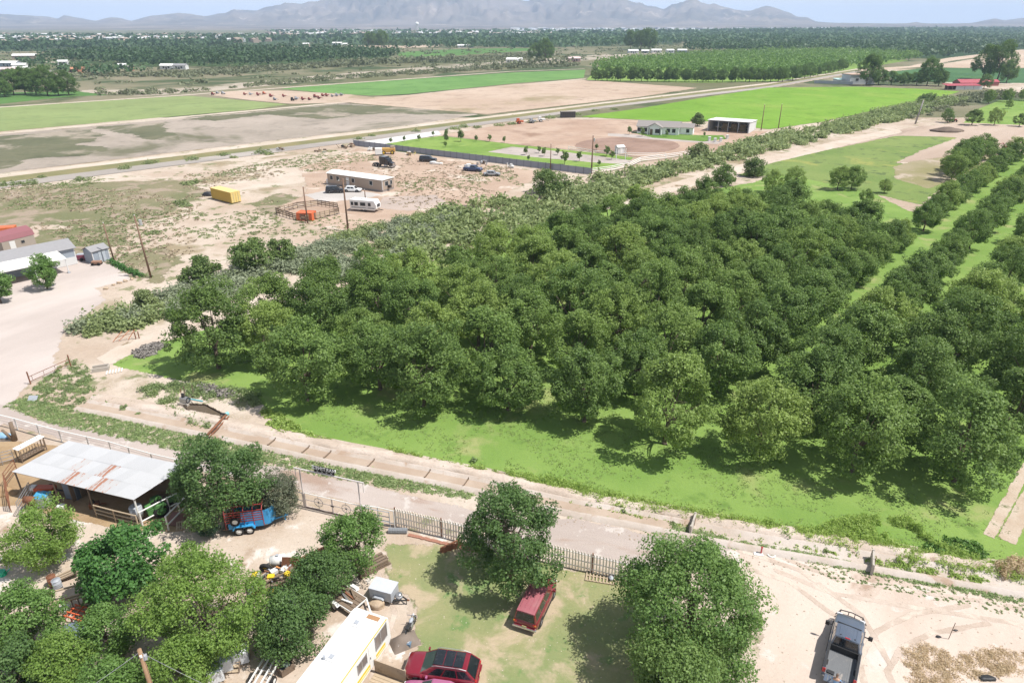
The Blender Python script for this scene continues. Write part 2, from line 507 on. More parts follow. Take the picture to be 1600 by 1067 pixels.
S('weed_patch', [(150, 199), (260, 191), (255, 205), (290, 220), (250, 218), (200, 210)], 0.032, m_weedfield, 9)
S('weed_patch', [(290, 187), (400, 176), (520, 164), (600, 166), (690, 173), (745, 178), (660, 179), (600, 178), (510, 187), (420, 180), (340, 190)], 0.032, m_weedfield, 9)
m_tanf = fmat('pinkish_field', (0.4, 0.3, 0.225, 1), (0.46, 0.36, 0.28, 1), 0.015, (0.27, 0.22, 0.13, 1), 0.02, (0.55, 0.68), 2)
S('bare_field', [(585, 152), (640, 149), (800, 132.5), (910, 125), (1090, 138), (1000, 152), (760, 179), (545, 161)], 0.028, m_tanf, 3)
S('machine_park', [(325, 149), (360, 143), (440, 142), (545, 148), (585, 153), (545, 161), (455, 163), (390, 157)], 0.03, m_tanf, 4)
# highway strip with weedy ditch
m_olive = ground_mat('olive_ditch_weeds', (0.23, 0.2, 0.1, 1), (0.16, 0.165, 0.075, 1), 0.06, speck=0.2, ss=2, edge=(0.6, 0.3, 0.3))
m_grey = ground_mat('grey_gravel_road', (0.3, 0.27, 0.24, 1), (0.38, 0.34, 0.305, 1), 0.02, (0.24, 0.22, 0.2, 1), 0.05, (0.5, 0.65), speck=0.15, ss=2, edge=(0.6, 0.3, 0.3), stretch=(math.radians(13), 0.15))
top = [(-300, 313), (0, 274), (200, 250), (400, 226), (620, 200), (800, 178), (950, 160), (1100, 142), (1200, 130.5), (1345, 107)]
bot = [(-300, 335), (0, 294), (200, 268), (400, 242), (620, 213), (800, 189), (950, 168.5), (1100, 150), (1200, 138), (1345, 112)]
def band(f0, f1):
    a = [(x, y + (y2 - y) * f0) for (x, y), (_, y2) in zip(top, bot)]; b = [(x, y + (y2 - y) * f1) for (x, y), (_, y2) in zip(top, bot)]
    return a + b[::-1]
S('levee_track', band(-0.05, 0.3), 0.03, m_levee, 1.5)
S('weedy_ditch', band(0.22, 0.66), 0.036, m_olive, 1.5)
S('gravel_road', band(0.62, 1.05), 0.042, m_grey, 1.5)
# bright field, house lot, lawns
m_f3 = fmat('vivid_green_crop', (0.145, 0.275, 0.03, 1), (0.19, 0.32, 0.045, 1), 0.02, (0.23, 0.32, 0.06, 1), 0.03, (0.5, 0.68), rows=(math.radians(42), 0.12, 0.45, (0.115, 0.225, 0.025, 1)))
S('sorghum_field', [(905, 183), (1000, 170), (1100, 153), (1200, 137.5), (1340, 136), (1430, 139), (1500, 143.5), (1480, 150), (1370, 172), (1290, 190), (1200, 203), (1115, 190), (1060, 191)], 0.02, m_f3, 3)
m_lot = fmat('reddish_yard', (0.36, 0.25, 0.185, 1), (0.43, 0.32, 0.245, 1), 0.05, (0.26, 0.17, 0.12, 1), 0.03, (0.6, 0.7), 1.2, 0.3)
S('house_yard', [(690, 212), (800, 193), (870, 187), (990, 188), (1060, 193), (1110, 205), (1200, 206), (1160, 222), (1095, 242), (1000, 246), (960, 241), (800, 226)], 0.016, m_lot, 2)
arena = [(980 + 82 * math.cos(a), 228.5 + 13.5 * math.sin(a)) for a in np.linspace(0, 2 * PI, 24, endpoint=False)]
S('riding_arena', arena, 0.03, fmat('arena_sand', (0.25, 0.165, 0.125, 1), (0.3, 0.205, 0.16, 1), 0.1, amp=0.8, es=0.4), 1.5)
m_lawn = fmat('mown_lawn', (0.15, 0.245, 0.05, 1), (0.2, 0.29, 0.07, 1), 0.05, (0.22, 0.3, 0.075, 1), 0.15, amp=0.6, es=0.4)
S('lawn', [(600, 224), (690, 213), (800, 226), (960, 243), (990, 247), (965, 262), (905, 270), (850, 263), (700, 246), (620, 237)], 0.018, m_lawn, 1)
m_gdrive = fmat('grey_drive', (0.36, 0.31, 0.275, 1), (0.42, 0.37, 0.335, 1), 0.1, amp=0.6, es=0.4)
S('driveway', [(762, 238), (800, 230), (880, 238), (960, 248), (990, 252), (968, 257), (920, 254), (830, 246)], 0.026, m_gdrive, 1)
S('driveway', [(950, 209), (990, 211), (1070, 217), (1130, 222), (1120, 226), (1050, 221), (950, 213)], 0.03, m_gdrive, 1)
S('concrete_strip', [(550, 224), (684, 205), (690, 211), (600, 226)], 0.03, fmat('pale_concrete', (0.58, 0.56, 0.53, 1), (0.64, 0.62, 0.59, 1), 0.1, amp=0.1), 0.4)
S('lawn', [(985, 207), (1010, 206), (1090, 212), (1130, 212), (1135, 218), (1100, 222), (1020, 216)], 0.034, fmat('house_lawn', (0.1, 0.19, 0.035, 1), (0.14, 0.23, 0.05, 1), 0.1, amp=0.4, es=0.5), 1)
ZN[0] = 0
# left lot patches
m_lotveg = ground_mat('lot_weeds', (0.155, 0.16, 0.08, 1), (0.215, 0.19, 0.115, 1), 0.06, (0.3, 0.24, 0.18, 1), 0.16, (0.5, 0.6), speck=0.35, ss=1.6, edge=(6, 0.12, 0.8))
for q in ([(-100, 310), (50, 292), (150, 285), (330, 280), (260, 300), (250, 340), (150, 360), (60, 350), (-100, 380)], [(200, 290), (300, 283), (330, 300), (270, 330), (240, 345)],
          [(60, 360), (200, 345), (200, 380), (120, 395), (60, 380)], [(180, 400), (250, 385), (290, 410), (240, 440), (190, 425)], [(390, 320), (440, 300), (470, 310), (430, 340)]):
    S('weed_patch', q, 0.006, m_lotveg, 6)
m_pink = ground_mat('bare_pink_soil', (0.36, 0.26, 0.195, 1), (0.43, 0.325, 0.25, 1), 0.08, SAND_L, 0.1, (0.55, 0.65), speck=0.15, ss=2, edge=(4, 0.15, 0.8))
S('bare_lot', [(470, 262), (560, 232), (700, 248), (840, 268), (830, 285), (770, 310), (640, 345), (560, 365), (480, 350), (430, 330), (480, 300)], 0.005, m_pink, 5)
m_ggravel = ground_mat('light_gravel', (0.42, 0.39, 0.36, 1), (0.5, 0.46, 0.43, 1), 0.1, speck=0.12, ss=3, edge=(1.5, 0.3, 0.5))
S('gravel_pad', [(475, 305), (510, 298), (560, 298), (600, 305), (560, 312), (500, 316)], 0.009, m_ggravel, 2)
S('gravel_pad', [(600, 308), (680, 305), (700, 318), (640, 330), (590, 325)], 0.009, ground_mat('mauve_gravel', (0.35, 0.29, 0.25, 1), (0.42, 0.34, 0.29, 1), 0.1, speck=0.12, ss=3, edge=(1.5, 0.3, 0.5)), 2)
ZN[0] = 0
# compound drive and the dirt road
m_drive = ground_mat('gravel_drive', (0.43, 0.37, 0.335, 1), (0.52, 0.455, 0.415, 1), 0.08, (0.36, 0.28, 0.23, 1), 0.09, (0.58, 0.7), speck=0.14, ss=5, edge=(1.6, 0.3, 0.3), stretch=(math.radians(60), 0.4))
S('gravel_drive', [(-160, 470), (-60, 447), (60, 428), (125, 402), (150, 405), (195, 424), (205, 436), (150, 450), (165, 468), (135, 490), (105, 508), (88, 545), (85, 580), (50, 597), (30, 615), (12, 635), (40, 655), (0, 664), (-160, 640)], 0.008, m_drive, 1.5)
ROAD_A = math.radians(-16)
m_road = ground_mat('packed_dirt_road', (0.37, 0.31, 0.275, 1), (0.46, 0.395, 0.355, 1), 0.12, (0.33, 0.24, 0.19, 1), 0.22, (0.57, 0.68), (0.5, 0.45, 0.41, 1), 0.5, (0.56, 0.64), speck=0.14, ss=6, edge=(0.9, 0.5, 0.2), stretch=(ROAD_A, 0.22))
S('dirt_road', [(10, 634), (60, 655), (120, 668), (200, 684), (290, 701), (430, 728), (480, 738), (560, 755), (640, 775), (720, 792), (830, 812), (900, 810), (1000, 832), (1150, 853), (1220, 862), (1300, 885), (1330, 905), (1260, 915), (1200, 905), (1130, 890), (1000, 888), (860, 852), (640, 800), (560, 788), (470, 765), (300, 732), (120, 692), (0, 660), (-160, 625), (-160, 612)], 0.012, m_road, 1.0, 160)
m_yard = ground_mat('pale_sand_yard', (0.45, 0.36, 0.295, 1), (0.555, 0.465, 0.395, 1), 0.1, (0.34, 0.245, 0.185, 1), 0.16, (0.6, 0.72), (0.56, 0.5, 0.45, 1), 0.3, (0.57, 0.66), speck=0.13, ss=4, edge=(1.5, 0.35, 0.3), stretch=(math.radians(60), 0.35))
S('sand_yard', [(1130, 862), (1220, 862), (1300, 875), (1400, 893), (1600, 928), (1800, 960), (1800, 1200), (1100, 1200), (1190, 1020), (1180, 930)], 0.008, m_yard, 1.5, 120)
m_yardl = ground_mat('trampled_yard', (0.4, 0.31, 0.235, 1), (0.5, 0.42, 0.345, 1), 0.15, (0.6, 0.55, 0.5, 1), 0.35, (0.55, 0.66), (0.3, 0.215, 0.15, 1), 0.25, (0.6, 0.7), speck=0.2, ss=4, edge=(1.3, 0.4, 0.3))
S('bare_yard', [(-200, 720), (60, 715), (240, 770), (330, 800), (380, 830), (470, 788), (560, 808), (700, 840), (690, 850), (610, 852), (600, 900), (640, 940), (640, 1000), (600, 1200), (-200, 1200)], 0.006, m_yardl, 1.2, 120)
m_manure = ground_mat('corral_soil', (0.3, 0.205, 0.115, 1), (0.37, 0.265, 0.16, 1), 0.3, (0.2, 0.14, 0.08, 1), 0.4, (0.56, 0.68), speck=0.25, ss=4, edge=(0.5, 0.6, 0.3))
S('corral_ground', [(-160, 690), (40, 690), (120, 700), (250, 760), (300, 800), (290, 830), (200, 830), (60, 800), (30, 790), (-160, 800)], 0.011, m_manure, 1)
m_turf = ground_mat('patchy_lawn', (0.19, 0.23, 0.095, 1), (0.27, 0.265, 0.13, 1), 0.14, (0.41, 0.33, 0.225, 1), 0.22, (0.49, 0.62), (0.14, 0.215, 0.075, 1), 0.35, (0.56, 0.66), speck=0.2, ss=5, edge=(1.6, 0.35, 0.35))
S('yard_lawn', [(605, 852), (690, 850), (760, 862), (860, 882), (980, 908), (1000, 930), (1030, 1000), (1040, 1200), (640, 1200), (655, 1010), (645, 945), (610, 905)], 0.013, m_turf, 1.5, 120)
ZN[0] = 0
# orchard turf and meadow
m_orch = ground_mat('orchard_grass', (0.145, 0.24, 0.052, 1), (0.195, 0.29, 0.072, 1), 0.09, (0.28, 0.3, 0.12, 1), 0.12, (0.54, 0.7), (0.12, 0.2, 0.045, 1), 0.3, (0.56, 0.68), speck=0.2, ss=4, edge=(1.4, 0.35, 0.3))
S('orchard_grass', [(168, 568), (250, 588), (330, 602), (410, 628), (440, 655), (480, 684), (540, 692), (620, 704), (720, 732), (830, 748), (880, 770), (960, 792), (1060, 802), (1150, 822), (1200, 832), (1260, 846), (1340, 868), (1400, 880), (1480, 890), (1560, 900), (1800, 935), (1900, 700), (1900, 330), (1800, 225), (1600, 240), (1500, 290), (1430, 335), (1360, 300), (1240, 258), (1180, 285), (1000, 315), (850, 352), (700, 400), (560, 445), (450, 485), (410, 505), (300, 518), (220, 540)], 0.004, m_orch, 1.5, 150)
m_mead = ground_mat('meadow_grass', (0.135, 0.2, 0.055, 1), (0.19, 0.245, 0.075, 1), 0.05, (0.26, 0.275, 0.08, 1), 0.06, (0.55, 0.68), (0.1, 0.14, 0.05, 1), 0.2, (0.53, 0.66), speck=0.35, ss=2, edge=(2.5, 0.2, 0.6))
S('meadow', [(1150, 275), (1205, 252), (1290, 233), (1345, 222), (1400, 213), (1480, 211), (1500, 214), (1470, 226), (1400, 254), (1440, 262), (1500, 270), (1440, 320), (1350, 300), (1240, 275)], 0.007, m_mead, 3)
m_mound = ground_mat('dry_olive_grass', (0.23, 0.21, 0.1, 1), (0.3, 0.255, 0.165, 1), 0.06, (0.4, 0.33, 0.26, 1), 0.09, (0.54, 0.64), speck=0.2, ss=2, edge=(2, 0.2, 0.6))
S('dry_grass_mound', [(1395, 262), (1430, 250), (1500, 240), (1545, 243), (1550, 252), (1510, 275), (1450, 295), (1400, 280)], 0.011, m_mound, 3)
S('pasture', [(1500, 197), (1530, 170), (1560, 158), (1700, 152), (1700, 205), (1600, 200), (1540, 196)], 0.014, m_lawn, 2)
m_dirt2 = ground_mat('farm_yard_soil', (0.36, 0.275, 0.215, 1), (0.45, 0.36, 0.29, 1), 0.05, (0.27, 0.21, 0.165, 1), 0.08, (0.58, 0.7), speck=0.15, ss=2, edge=(2, 0.2, 0.6), stretch=(math.radians(48), 0.2))
S('farm_yard', [(1290, 236), (1350, 215), (1420, 200), (1500, 192), (1600, 196), (1900, 205), (1900, 245), (1640, 240), (1545, 245), (1480, 245), (1400, 256), (1440, 235), (1500, 215), (1400, 212)], 0.010, m_dirt2, 3)
m_rut = ground_mat('bare_rut', (0.4, 0.31, 0.23, 1), (0.48, 0.4, 0.32, 1), 0.3, WEED, 0.6, (0.6, 0.7), speck=0.2, ss=5, edge=(0.35, 0.9, 0.15))
for a, b, w in (((1545, 838), (1598, 742), 0.42), ((1572, 845), (1625, 745), 0.62)):
    pa, pb = at(*a), at(*b)
    sheet('wheel_rut', strip([pa, pa.lerp(pb, 0.5), pb, pb + (pb - pa) * 3], w), 0.004 * ZN[0] + 0.003 + a[0] * 1e-6, m_rut, 0.6, 120)
m_bank = ground_mat('drain_bank', SAND_L, SAND, 0.1, DRY, 0.3, (0.6, 0.68), speck=0.15, ss=3, edge=(0.9, 0.4, 0.3))
S('bank_track', [(150, 560), (190, 538), (260, 512), (360, 478), (440, 450), (600, 398), (620, 402), (470, 462), (400, 490), (270, 530), (200, 556), (170, 572)], 0.010, m_bank, 1)
S('bank_track', [(1000, 300), (1100, 272), (1200, 246), (1300, 222), (1400, 200), (1410, 207), (1330, 226), (1210, 254), (1120, 281), (1010, 312)], 0.012, m_bank, 1)

# ------------------------------------------------------------------ irrigation ditch, berm, water
CAN = P([(130, 634), (190, 645), (300, 668), (420, 693), (520, 715), (640, 738), (750, 760), (830, 780), (900, 795), (1000, 813), (1100, 833), (1200, 852), (1300, 868), (1400, 885), (1500, 902), (1600, 919), (1750, 945)])
def resample(pts, st):
    pts = [Vector(p[:2]) for p in pts]; out = [pts[0]]
    for a, b in zip(pts[:-1], pts[1:]):
        n = max(1, int((b - a).length / st))
        out += [a.lerp(b, (k + 1) / n) for k in range(n)]
    return out
CANR = resample(CAN, 0.6)
def extrude_path(name, path, prof, mat, jit=0.0, seed=1, kind='structure', parent=None):
    """Cross profile (offset, z) swept along a ground path, offset counted to the far side."""
    r = np.random.default_rng(seed); V = []; n = len(path); k = len(prof)
    for i, p in enumerate(path):
        d = (path[min(i + 1, n - 1)] - path[max(i - 1, 0)]).normalized(); nn = Vector((-d.y, d.x))
        for j, (o, z) in enumerate(prof):
            e = 0 if j in (0, k - 1) else jit
            q = p + nn * (o + e * (r.random() - 0.5)); V.append((q.x, q.y, z * (1 + (e * 1.2) * (r.random() - 0.5))))
    F = [(i * k + j, i * k + j + 1, (i + 1) * k + j + 1, (i + 1) * k + j) for i in range(n - 1) for j in range(k - 1)]
    o = link(name, np_mesh(name, V, F, smooth=True), mat, parent)
    if kind: o['kind'] = kind
    return o
m_conc = ground_mat('stained_concrete', (0.43, 0.36, 0.3, 1), (0.5, 0.44, 0.39, 1), 0.3, (0.37, 0.27, 0.2, 1), 0.35, (0.54, 0.66), speck=0.15, ss=4)
extrude_path('irrigation_canal', CANR, [(-1.25, 0.0), (-0.9, 0.3), (-0.72, 0.31), (-0.3, 0.03), (0.3, 0.03), (0.72, 0.36), (0.86, 0.37), (0.9, 0.3)], m_conc, 0.05)
m_mud = ground_mat('silty_water', (0.36, 0.275, 0.21, 1), (0.42, 0.335, 0.265, 1), 0.3, speck=0.06, ss=2, bump=0.05)
nw = max(i for i, p in enumerate(CANR) if p.x < 14)
extrude_path('canal_water', CANR[:nw], [(-0.5, 0.165), (0.0, 0.167), (0.46, 0.165)], m_mud)
m_berm = ground_mat('sandy_berm', (0.46, 0.375, 0.305, 1), (0.56, 0.475, 0.405, 1), 0.25, (0.33, 0.25, 0.19, 1), 0.6, (0.6, 0.7), WEED, 1.3, (0.66, 0.7), speck=0.22, ss=4, bump=0.6)
extrude_path('sand_berm', CANR, [(0.88, 0.28), (1.1, 0.5), (1.5, 0.55), (1.9, 0.42), (2.3, 0.22), (2.9, 0.0)], m_berm, 0.38, 3)
m_pitrim = m_berm

# ------------------------------------------------------------------ hills on the horizon
prof = [(-500, 30), (-250, 20), (-100, 26), (0, 22), (50, 25), (75, 26), (90, 30), (100, 24), (112, 26), (148, 33), (175, 27), (190, 29), (205, 33), (235, 25), (258, 23), (280, 21), (300, 22), (320, 26), (340, 22), (352, 20), (365, 14), (378, 15), (400, 17),
        (415, 11), (430, 8), (445, 5), (470, 7), (490, 2), (510, 0), (530, -6), (560, -14), (600, -24), (640, -20), (680, -30), (720, -26), (760, -16), (800, -6), (815, 2), (826, 1), (845, -7), (862, -2), (872, 2), (885, -5), (920, -12), (950, -8), (975, -2), (995, 4), (1010, 7), (1038, 14), (1050, 8), (1062, 3), (1085, -1), (1100, 4), (1115, 7), (1130, 10), (1150, 17), (1165, 17), (1175, 18), (1190, 10),
        (1203, 10), (1225, 17), (1245, 26), (1262, 28), (1275, 34), (1300, 36), (1340, 37), (1400, 38), (1415, 37), (1432, 35), (1450, 38), (1490, 38.5), (1520, 36), (1540, 32), (1555, 29), (1568, 32), (1580, 31), (1600, 28), (1640, 24), (1700, 30), (1800, 26), (2000, 33), (2300, 36)]
pxs = np.linspace(-450, 2250, 640)
ys = np.interp(pxs, [p[0] for p in prof], [p[1] for p in prof])
RC = 8200.0
v_ = (ys - 533.5) / FOC
dn_ = math.sin(CAM_PITCH) + v_ * math.cos(CAM_PITCH)
fw_ = math.cos(CAM_PITCH) - v_ * math.sin(CAM_PITCH)
HC = CAM_H - dn_ / fw_ * RC
jag = fbm((pxs - 800) * 0.085 + 2, pxs * 0 + 5, 21, 5) - 0.47
HC = HC + np.clip(HC - 55, 0, 200) * 0.22 * jag
u_ = (pxs - 800) / FOC / fw_
rows_ = np.concatenate([np.linspace(4300, 6300, 12), np.linspace(6450, 9300, 50)])
U, R = np.meshgrid(u_, rows_)
Hm = np.broadcast_to(HC, U.shape)
n1 = fbm(U * 26 + 3, R / 900, 3, 5); n2 = fbm(U * 70 + 9, R / 420, 5, 5)
rid = 1 - np.abs(2 * n1 - 1); rid2 = 1 - np.abs(2 * n2 - 1)
t = np.clip((R - 6300) / (RC - 6300), 0, 1)
tb = np.clip((R - RC) / 1100, 0, 1)
fan = np.clip((R - 4300) / 2600, 0, 1) ** 1.4 * 40
pk = np.maximum(Hm - 30, 0)
Z = fan * (1 - t) + (Hm * t ** 1.25) * np.where(t < 1, 1 - (1 - t) ** 0.7 * 1.1 * (1 - rid), 1) + pk * (rid2 - 0.6) * 0.9 * t * (1 - t) * 2.6
Z = np.where(R > RC, Hm * (1 - tb), Z)
Z = np.maximum(Z, 0.0) - np.where(R < 4350, 0.5, 0)
nx_ = len(u_); idx = np.arange(U.size).reshape(U.shape)
F = np.stack([idx[:-1, :-1], idx[:-1, 1:], idx[1:, 1:], idx[1:, :-1]], -1).reshape(-1, 4)
tm = NT('arid_rock')
cm = tm.mix(tm.ramp(tm.noise(0.0016, 8, 0.65), 0.38, 0.62), (0.11, 0.1, 0.09, 1), (0.22, 0.18, 0.15, 1))
cm = tm.mix(tm.ramp(tm.noise(0.004, 8, 0.7), 0.57, 0.66), cm, (0.4, 0.33, 0.27, 1))
tm.done(tm.bsdf(cm, 0.95, spec=0.1))
tag(link('mountains', np_mesh('mountains', np.stack([(U * R).ravel(), R.ravel(), Z.ravel()], -1), F, smooth=True), tm.m), kind='structure')

# ------------------------------------------------------------------ the air
hz = MB().box((0, 4000, 199.2), (31800, 30000, 400.4))
tz = NT('valley_haze')
vz = tz.n('ShaderNodeVolumePrincipled')
vz.inputs['Color'].default_value = (0.58, 0.735, 1.0, 1)
vz.inputs['Density'].default_value = 0.000112
vz.inputs['Anisotropy'].default_value = 0.0
tz.L(vz.outputs[0], tz.out.inputs['Volume'])
tag(hz.build('haze', tz.m), kind='stuff')

m_trk = ground_mat('pressed_sand', (0.42, 0.335, 0.27, 1), (0.5, 0.415, 0.35, 1), 0.25, SAND_L, 0.5, (0.5, 0.6), speck=0.2, ss=4, edge=(0.22, 0.7, 0.2))
for i, L in enumerate(([(1215, 880), (1300, 915), (1420, 935), (1560, 955), (1700, 985)], [(1380, 1090), (1365, 1040), (1390, 1000), (1440, 975), (1530, 958)], [(560, 1060), (600, 960), (560, 870), (500, 815)], [(1150, 870), (1240, 900), (1330, 965), (1372, 1040)])):
    c = resample(P(L), 1.0)
    for s in (-0.85, 0.85):
        pts = []
        for k in range(len(c)):
            d = (c[min(k + 1, len(c) - 1)] - c[max(k - 1, 0)]).normalized(); pts.append(c[k] + Vector((-d.y, d.x)) * (s + 0.06 * math.sin(k * .35)))
        sheet('wheel_track', strip(pts, 0.2), 0.0185 + 0.0007 * (2 * i + (s > 0)), m_trk, 0.5, 150)
# ------------------------------------------------------------------ vegetation builders
def leaves(Pt, Nr, size, r, asp=0.62, jit=0.7):
    """Rhombic leaf faces at points Pt, facing Nr more or less."""
    n = len(Pt)
    N = Nr / (np.linalg.norm(Nr, axis=1, keepdims=True) + 1e-9) + jit * r.normal(size=(n, 3))
    N /= np.linalg.norm(N, axis=1, keepdims=True) + 1e-9
    T = np.cross(N, r.normal(size=(n, 3))); T /= np.linalg.norm(T, axis=1, keepdims=True) + 1e-9
    B = np.cross(N, T)
    s = (np.asarray(size) * 0.5).reshape(-1, 1) * np.ones((n, 1))
    V = np.empty((n, 4, 3))
    V[:, 0] = Pt + T * s; V[:, 1] = Pt + B * s * asp + N * s * 0.15; V[:, 2] = Pt - T * s; V[:, 3] = Pt - B * s * asp + N * s * 0.15
    return V.reshape(-1, 3), np.arange(4 * n).reshape(n, 4)

def unit(n, r):
    d = r.normal(size=(n, 3)); return d / np.linalg.norm(d, axis=1, keepdims=True)

def crown_mesh(name, R, Hc, zc, nc, nl, size, seed, rc=(0.7, 1.25), low=-0.75, flat=0.85, lob=0.3, upn=0.85, lobes=15, lr=0.36):
    """Crown of limb-borne lobes, each lobe a shell of leaf clumps, each clump a puff of single leaf faces."""
    r = np.random.default_rng(seed)
    d = unit(lobes * 4, r); d = d[d[:, 2] > low]
    keep = [d[0]]
    for v in d[1:]:
        if len(keep) < lobes and max(float(v @ k) for k in keep) < 0.8: keep.append(v)
    d = np.array(keep + [np.array([r.normal() * .15, r.normal() * .15, 1.0])]); nlb = len(d)
    k_ = r.uniform(1 - lob, 1 + lob * 0.55, nlb)
    lc = d * (k_ * 0.62)[:, None] * np.array([R, R, Hc / 2]) + np.array([0, 0, zc])
    lrad = R * lr * r.uniform(0.75, 1.2, nlb)
    which = r.integers(0, nlb, nc * 3)
    q0 = unit(nc * 3, r)
    ok = (np.sum(q0 * d[which], 1) > -0.25)
    which, q0 = which[ok][:nc], q0[ok][:nc]; nc = len(which)
    cen = lc[which] + q0 * (lrad[which] * r.uniform(0.65, 1.02, nc))[:, None] * np.array([1, 1, min(1.25, Hc / (2 * R) + .2)])
    cr = r.uniform(*rc, nc)
    k = np.repeat(np.arange(nc), nl)
    q = unit(len(k), r); rr = r.uniform(0.3, 1.0, len(k)) ** 0.6
    Pt = cen[k] + q * (cr[k] * rr)[:, None] * np.array([1, 1, flat])
    Nr = q * 0.7 + q0[k] * 0.55 + d[which[k]] * 0.25 + np.array([0, 0, upn])
    V, F = leaves(Pt, Nr, size * r.uniform(0.55, 1.35, len(k)), r)
    lt, ct = r.uniform(0, 1, nlb), r.uniform(0, 1, nc)
    tint = np.clip(0.2 * lt[which[k]] + 0.35 * ct[k] + 0.45 * r.random(len(k)), 0, 1)
    V[:, 2] = np.maximum(V[:, 2], 0.05)
    return np_mesh(name, V, F, {'tint': ('FACE', tint)}), np.vstack([lc, lc * np.array([.8, .8, 1])])

def trunk_mb(h, r0, cen, r, nb=7, fork=0.3):
    mb = MB()
    z1 = h * fork
    top = Vector((r.uniform(-.15, .15), r.uniform(-.15, .15), z1))
    mb.tube((0, 0, -0.1), (0, 0, 0.25), r0 * 1.35, r0, n=8); mb.tube((0, 0, 0.22), top, r0, r0 * 0.8, n=8)
    pick = r.permutation(len(cen))[:nb]
    for i in pick:
        c = Vector(cen[i]); m = top.lerp(c, 0.45) + Vector((0, 0, 0.35 * r.random()))
        mb.tube(top - Vector((0, 0, 0.2)), m, r0 * 0.55, r0 * 0.32, n=6, cap=False); mb.tube(m, c, r0 * 0.32, r0 * 0.08, n=5, cap=False)
        j = pick[r.integers(len(pick))]
        mb.tube(m, m.lerp(Vector(cen[j]), 0.55), r0 * 0.22, r0 * 0.06, n=5, cap=False)
    return mb

m_bark = plain('grey_brown_bark', (0.13, 0.1, 0.075, 1), 0.95, var=0.35, scale=4)
m_pecan = leaf_mat('pecan_leaf', (0.1, 0.18, 0.045, 1), (0.265, 0.385, 0.1, 1), (0.31, 0.39, 0.1, 1), 0.42, 0.3)

def make_tree(name, label, cat, lm, R, Hc, zc, nc, nl, size, seed, loc=(0, 0, 0), rz=0, group=None, r0=0.22, nb=8, fork=0.35, **kw):
    t = thing(name, label, cat, loc, rz, group)
    me, cen = crown_mesh('crown', R, Hc, zc, nc, nl, size, seed, **kw)
    link('crown', me, lm, t)
    trunk_mb(zc + Hc / 2, r0, cen, np.random.default_rng(seed + 100), nb, fork).build('trunk', m_bark, t, smooth=True)
    return t

# ------------------------------------------------------------------ the pecan orchard
UR = Vector((0.665, 0.747)); NR = Vector((0.747, -0.665))
ORCH = [(-40, 71), (43, 46), (176, 200), (168, 222), (142, 216), (116, 184), (96, 161), (79, 137), (76, 130), (64, 142), (50, 152), (34, 146), (14, 128), (0, 116), (-16, 100), (-34, 88)]
pec = []
LBL_IN = 'mature pecan tree with dark green crown closed in by others inside the dense orchard'
G_PEC = 'pecan trees of the orchard'
for k in range(6):
    R = [4.5, 4.8, 4.3, 5.0, 4.6, 4.2][k]
    pec.append(make_tree('pecan_tree', LBL_IN, 'tree', m_pecan, R, [8.4, 9.0, 8.0, 8.6, 9.2, 8.2][k], [4.7, 4.9, 4.5, 4.8, 5.0, 4.6][k], 200, 92, 0.25, 30 + k, group=G_PEC, low=-0.75, rc=(0.45, 0.9), lob=0.32, fork=0.25, lobes=[15, 18, 13, 17, 20, 14][k]))
npec = [0] * 6
def place_pecan(x, y, s, label, k=None, group=G_PEC):
    k = random.randrange(6) if k is None else k
    sc3 = (s * random.uniform(0.93, 1.08), s * random.uniform(0.93, 1.08), s * random.uniform(0.92, 1.08))
    rz = random.uniform(0, 2 * PI)
    npec[k] += 1
    if npec[k] == 1:
        o = pec[k]; o.location = (x, y, 0); o.rotation_euler = (0, 0, rz); o.scale = sc3; o['label'] = label; o['group'] = group
        return o
    return copy_tree(pec[k], (x, y, 0), rz, sc3, label, group)
front = [(-35.6, 73.8, 1.12, 'broad pecan tree standing apart beside the old pump and the brush-lined drain', 1),
         (-22.6, 66.0, 1.1, 'pecan tree of the front edge next past the pump pit, shading the weedy bank', 4),
         (-9.6, 64.6, 1.1, 'wide pecan tree of the front edge with a lighter rounded crown, third from the pump', 3),
         (-0.4, 64.0, 0.97, 'smaller pecan tree of the front edge directly beyond the yard pecan', 2),
         (7.6, 61.6, 0.92, 'narrow pecan tree of the front edge with a yellowish low branch', 5),
         (15.2, 57.4, 1.08, 'tall dark pecan tree of the front edge whose shadow is notched by sunlit grass', 0),
         (23.9, 55.2, 1.05, 'pecan tree of the front edge at the mouth of the first grass aisle', 2),
         (31.8, 52.7, 1.02, 'pecan tree of the front edge with bare branches showing, between two grass gaps', 4),
         (40.4, 51.2, 1.1, 'large corner pecan tree nearest the two wheel ruts', 1)]
occ = []
for x, y, s, l, k in front:
    place_pecan(x, y, s, l, k); occ.append((x, y))
ORD = 'first second third fourth fifth sixth seventh eighth ninth tenth eleventh twelfth thirteenth fourteenth fifteenth sixteenth seventeenth eighteenth nineteenth twentieth'.split() + ['twenty-' + w for w in 'first second third fourth fifth sixth seventh eighth ninth'.split()] + ['thirtieth']
LBL_ROW = '%s pecan tree behind the front edge in the %s row in from the wheel ruts'
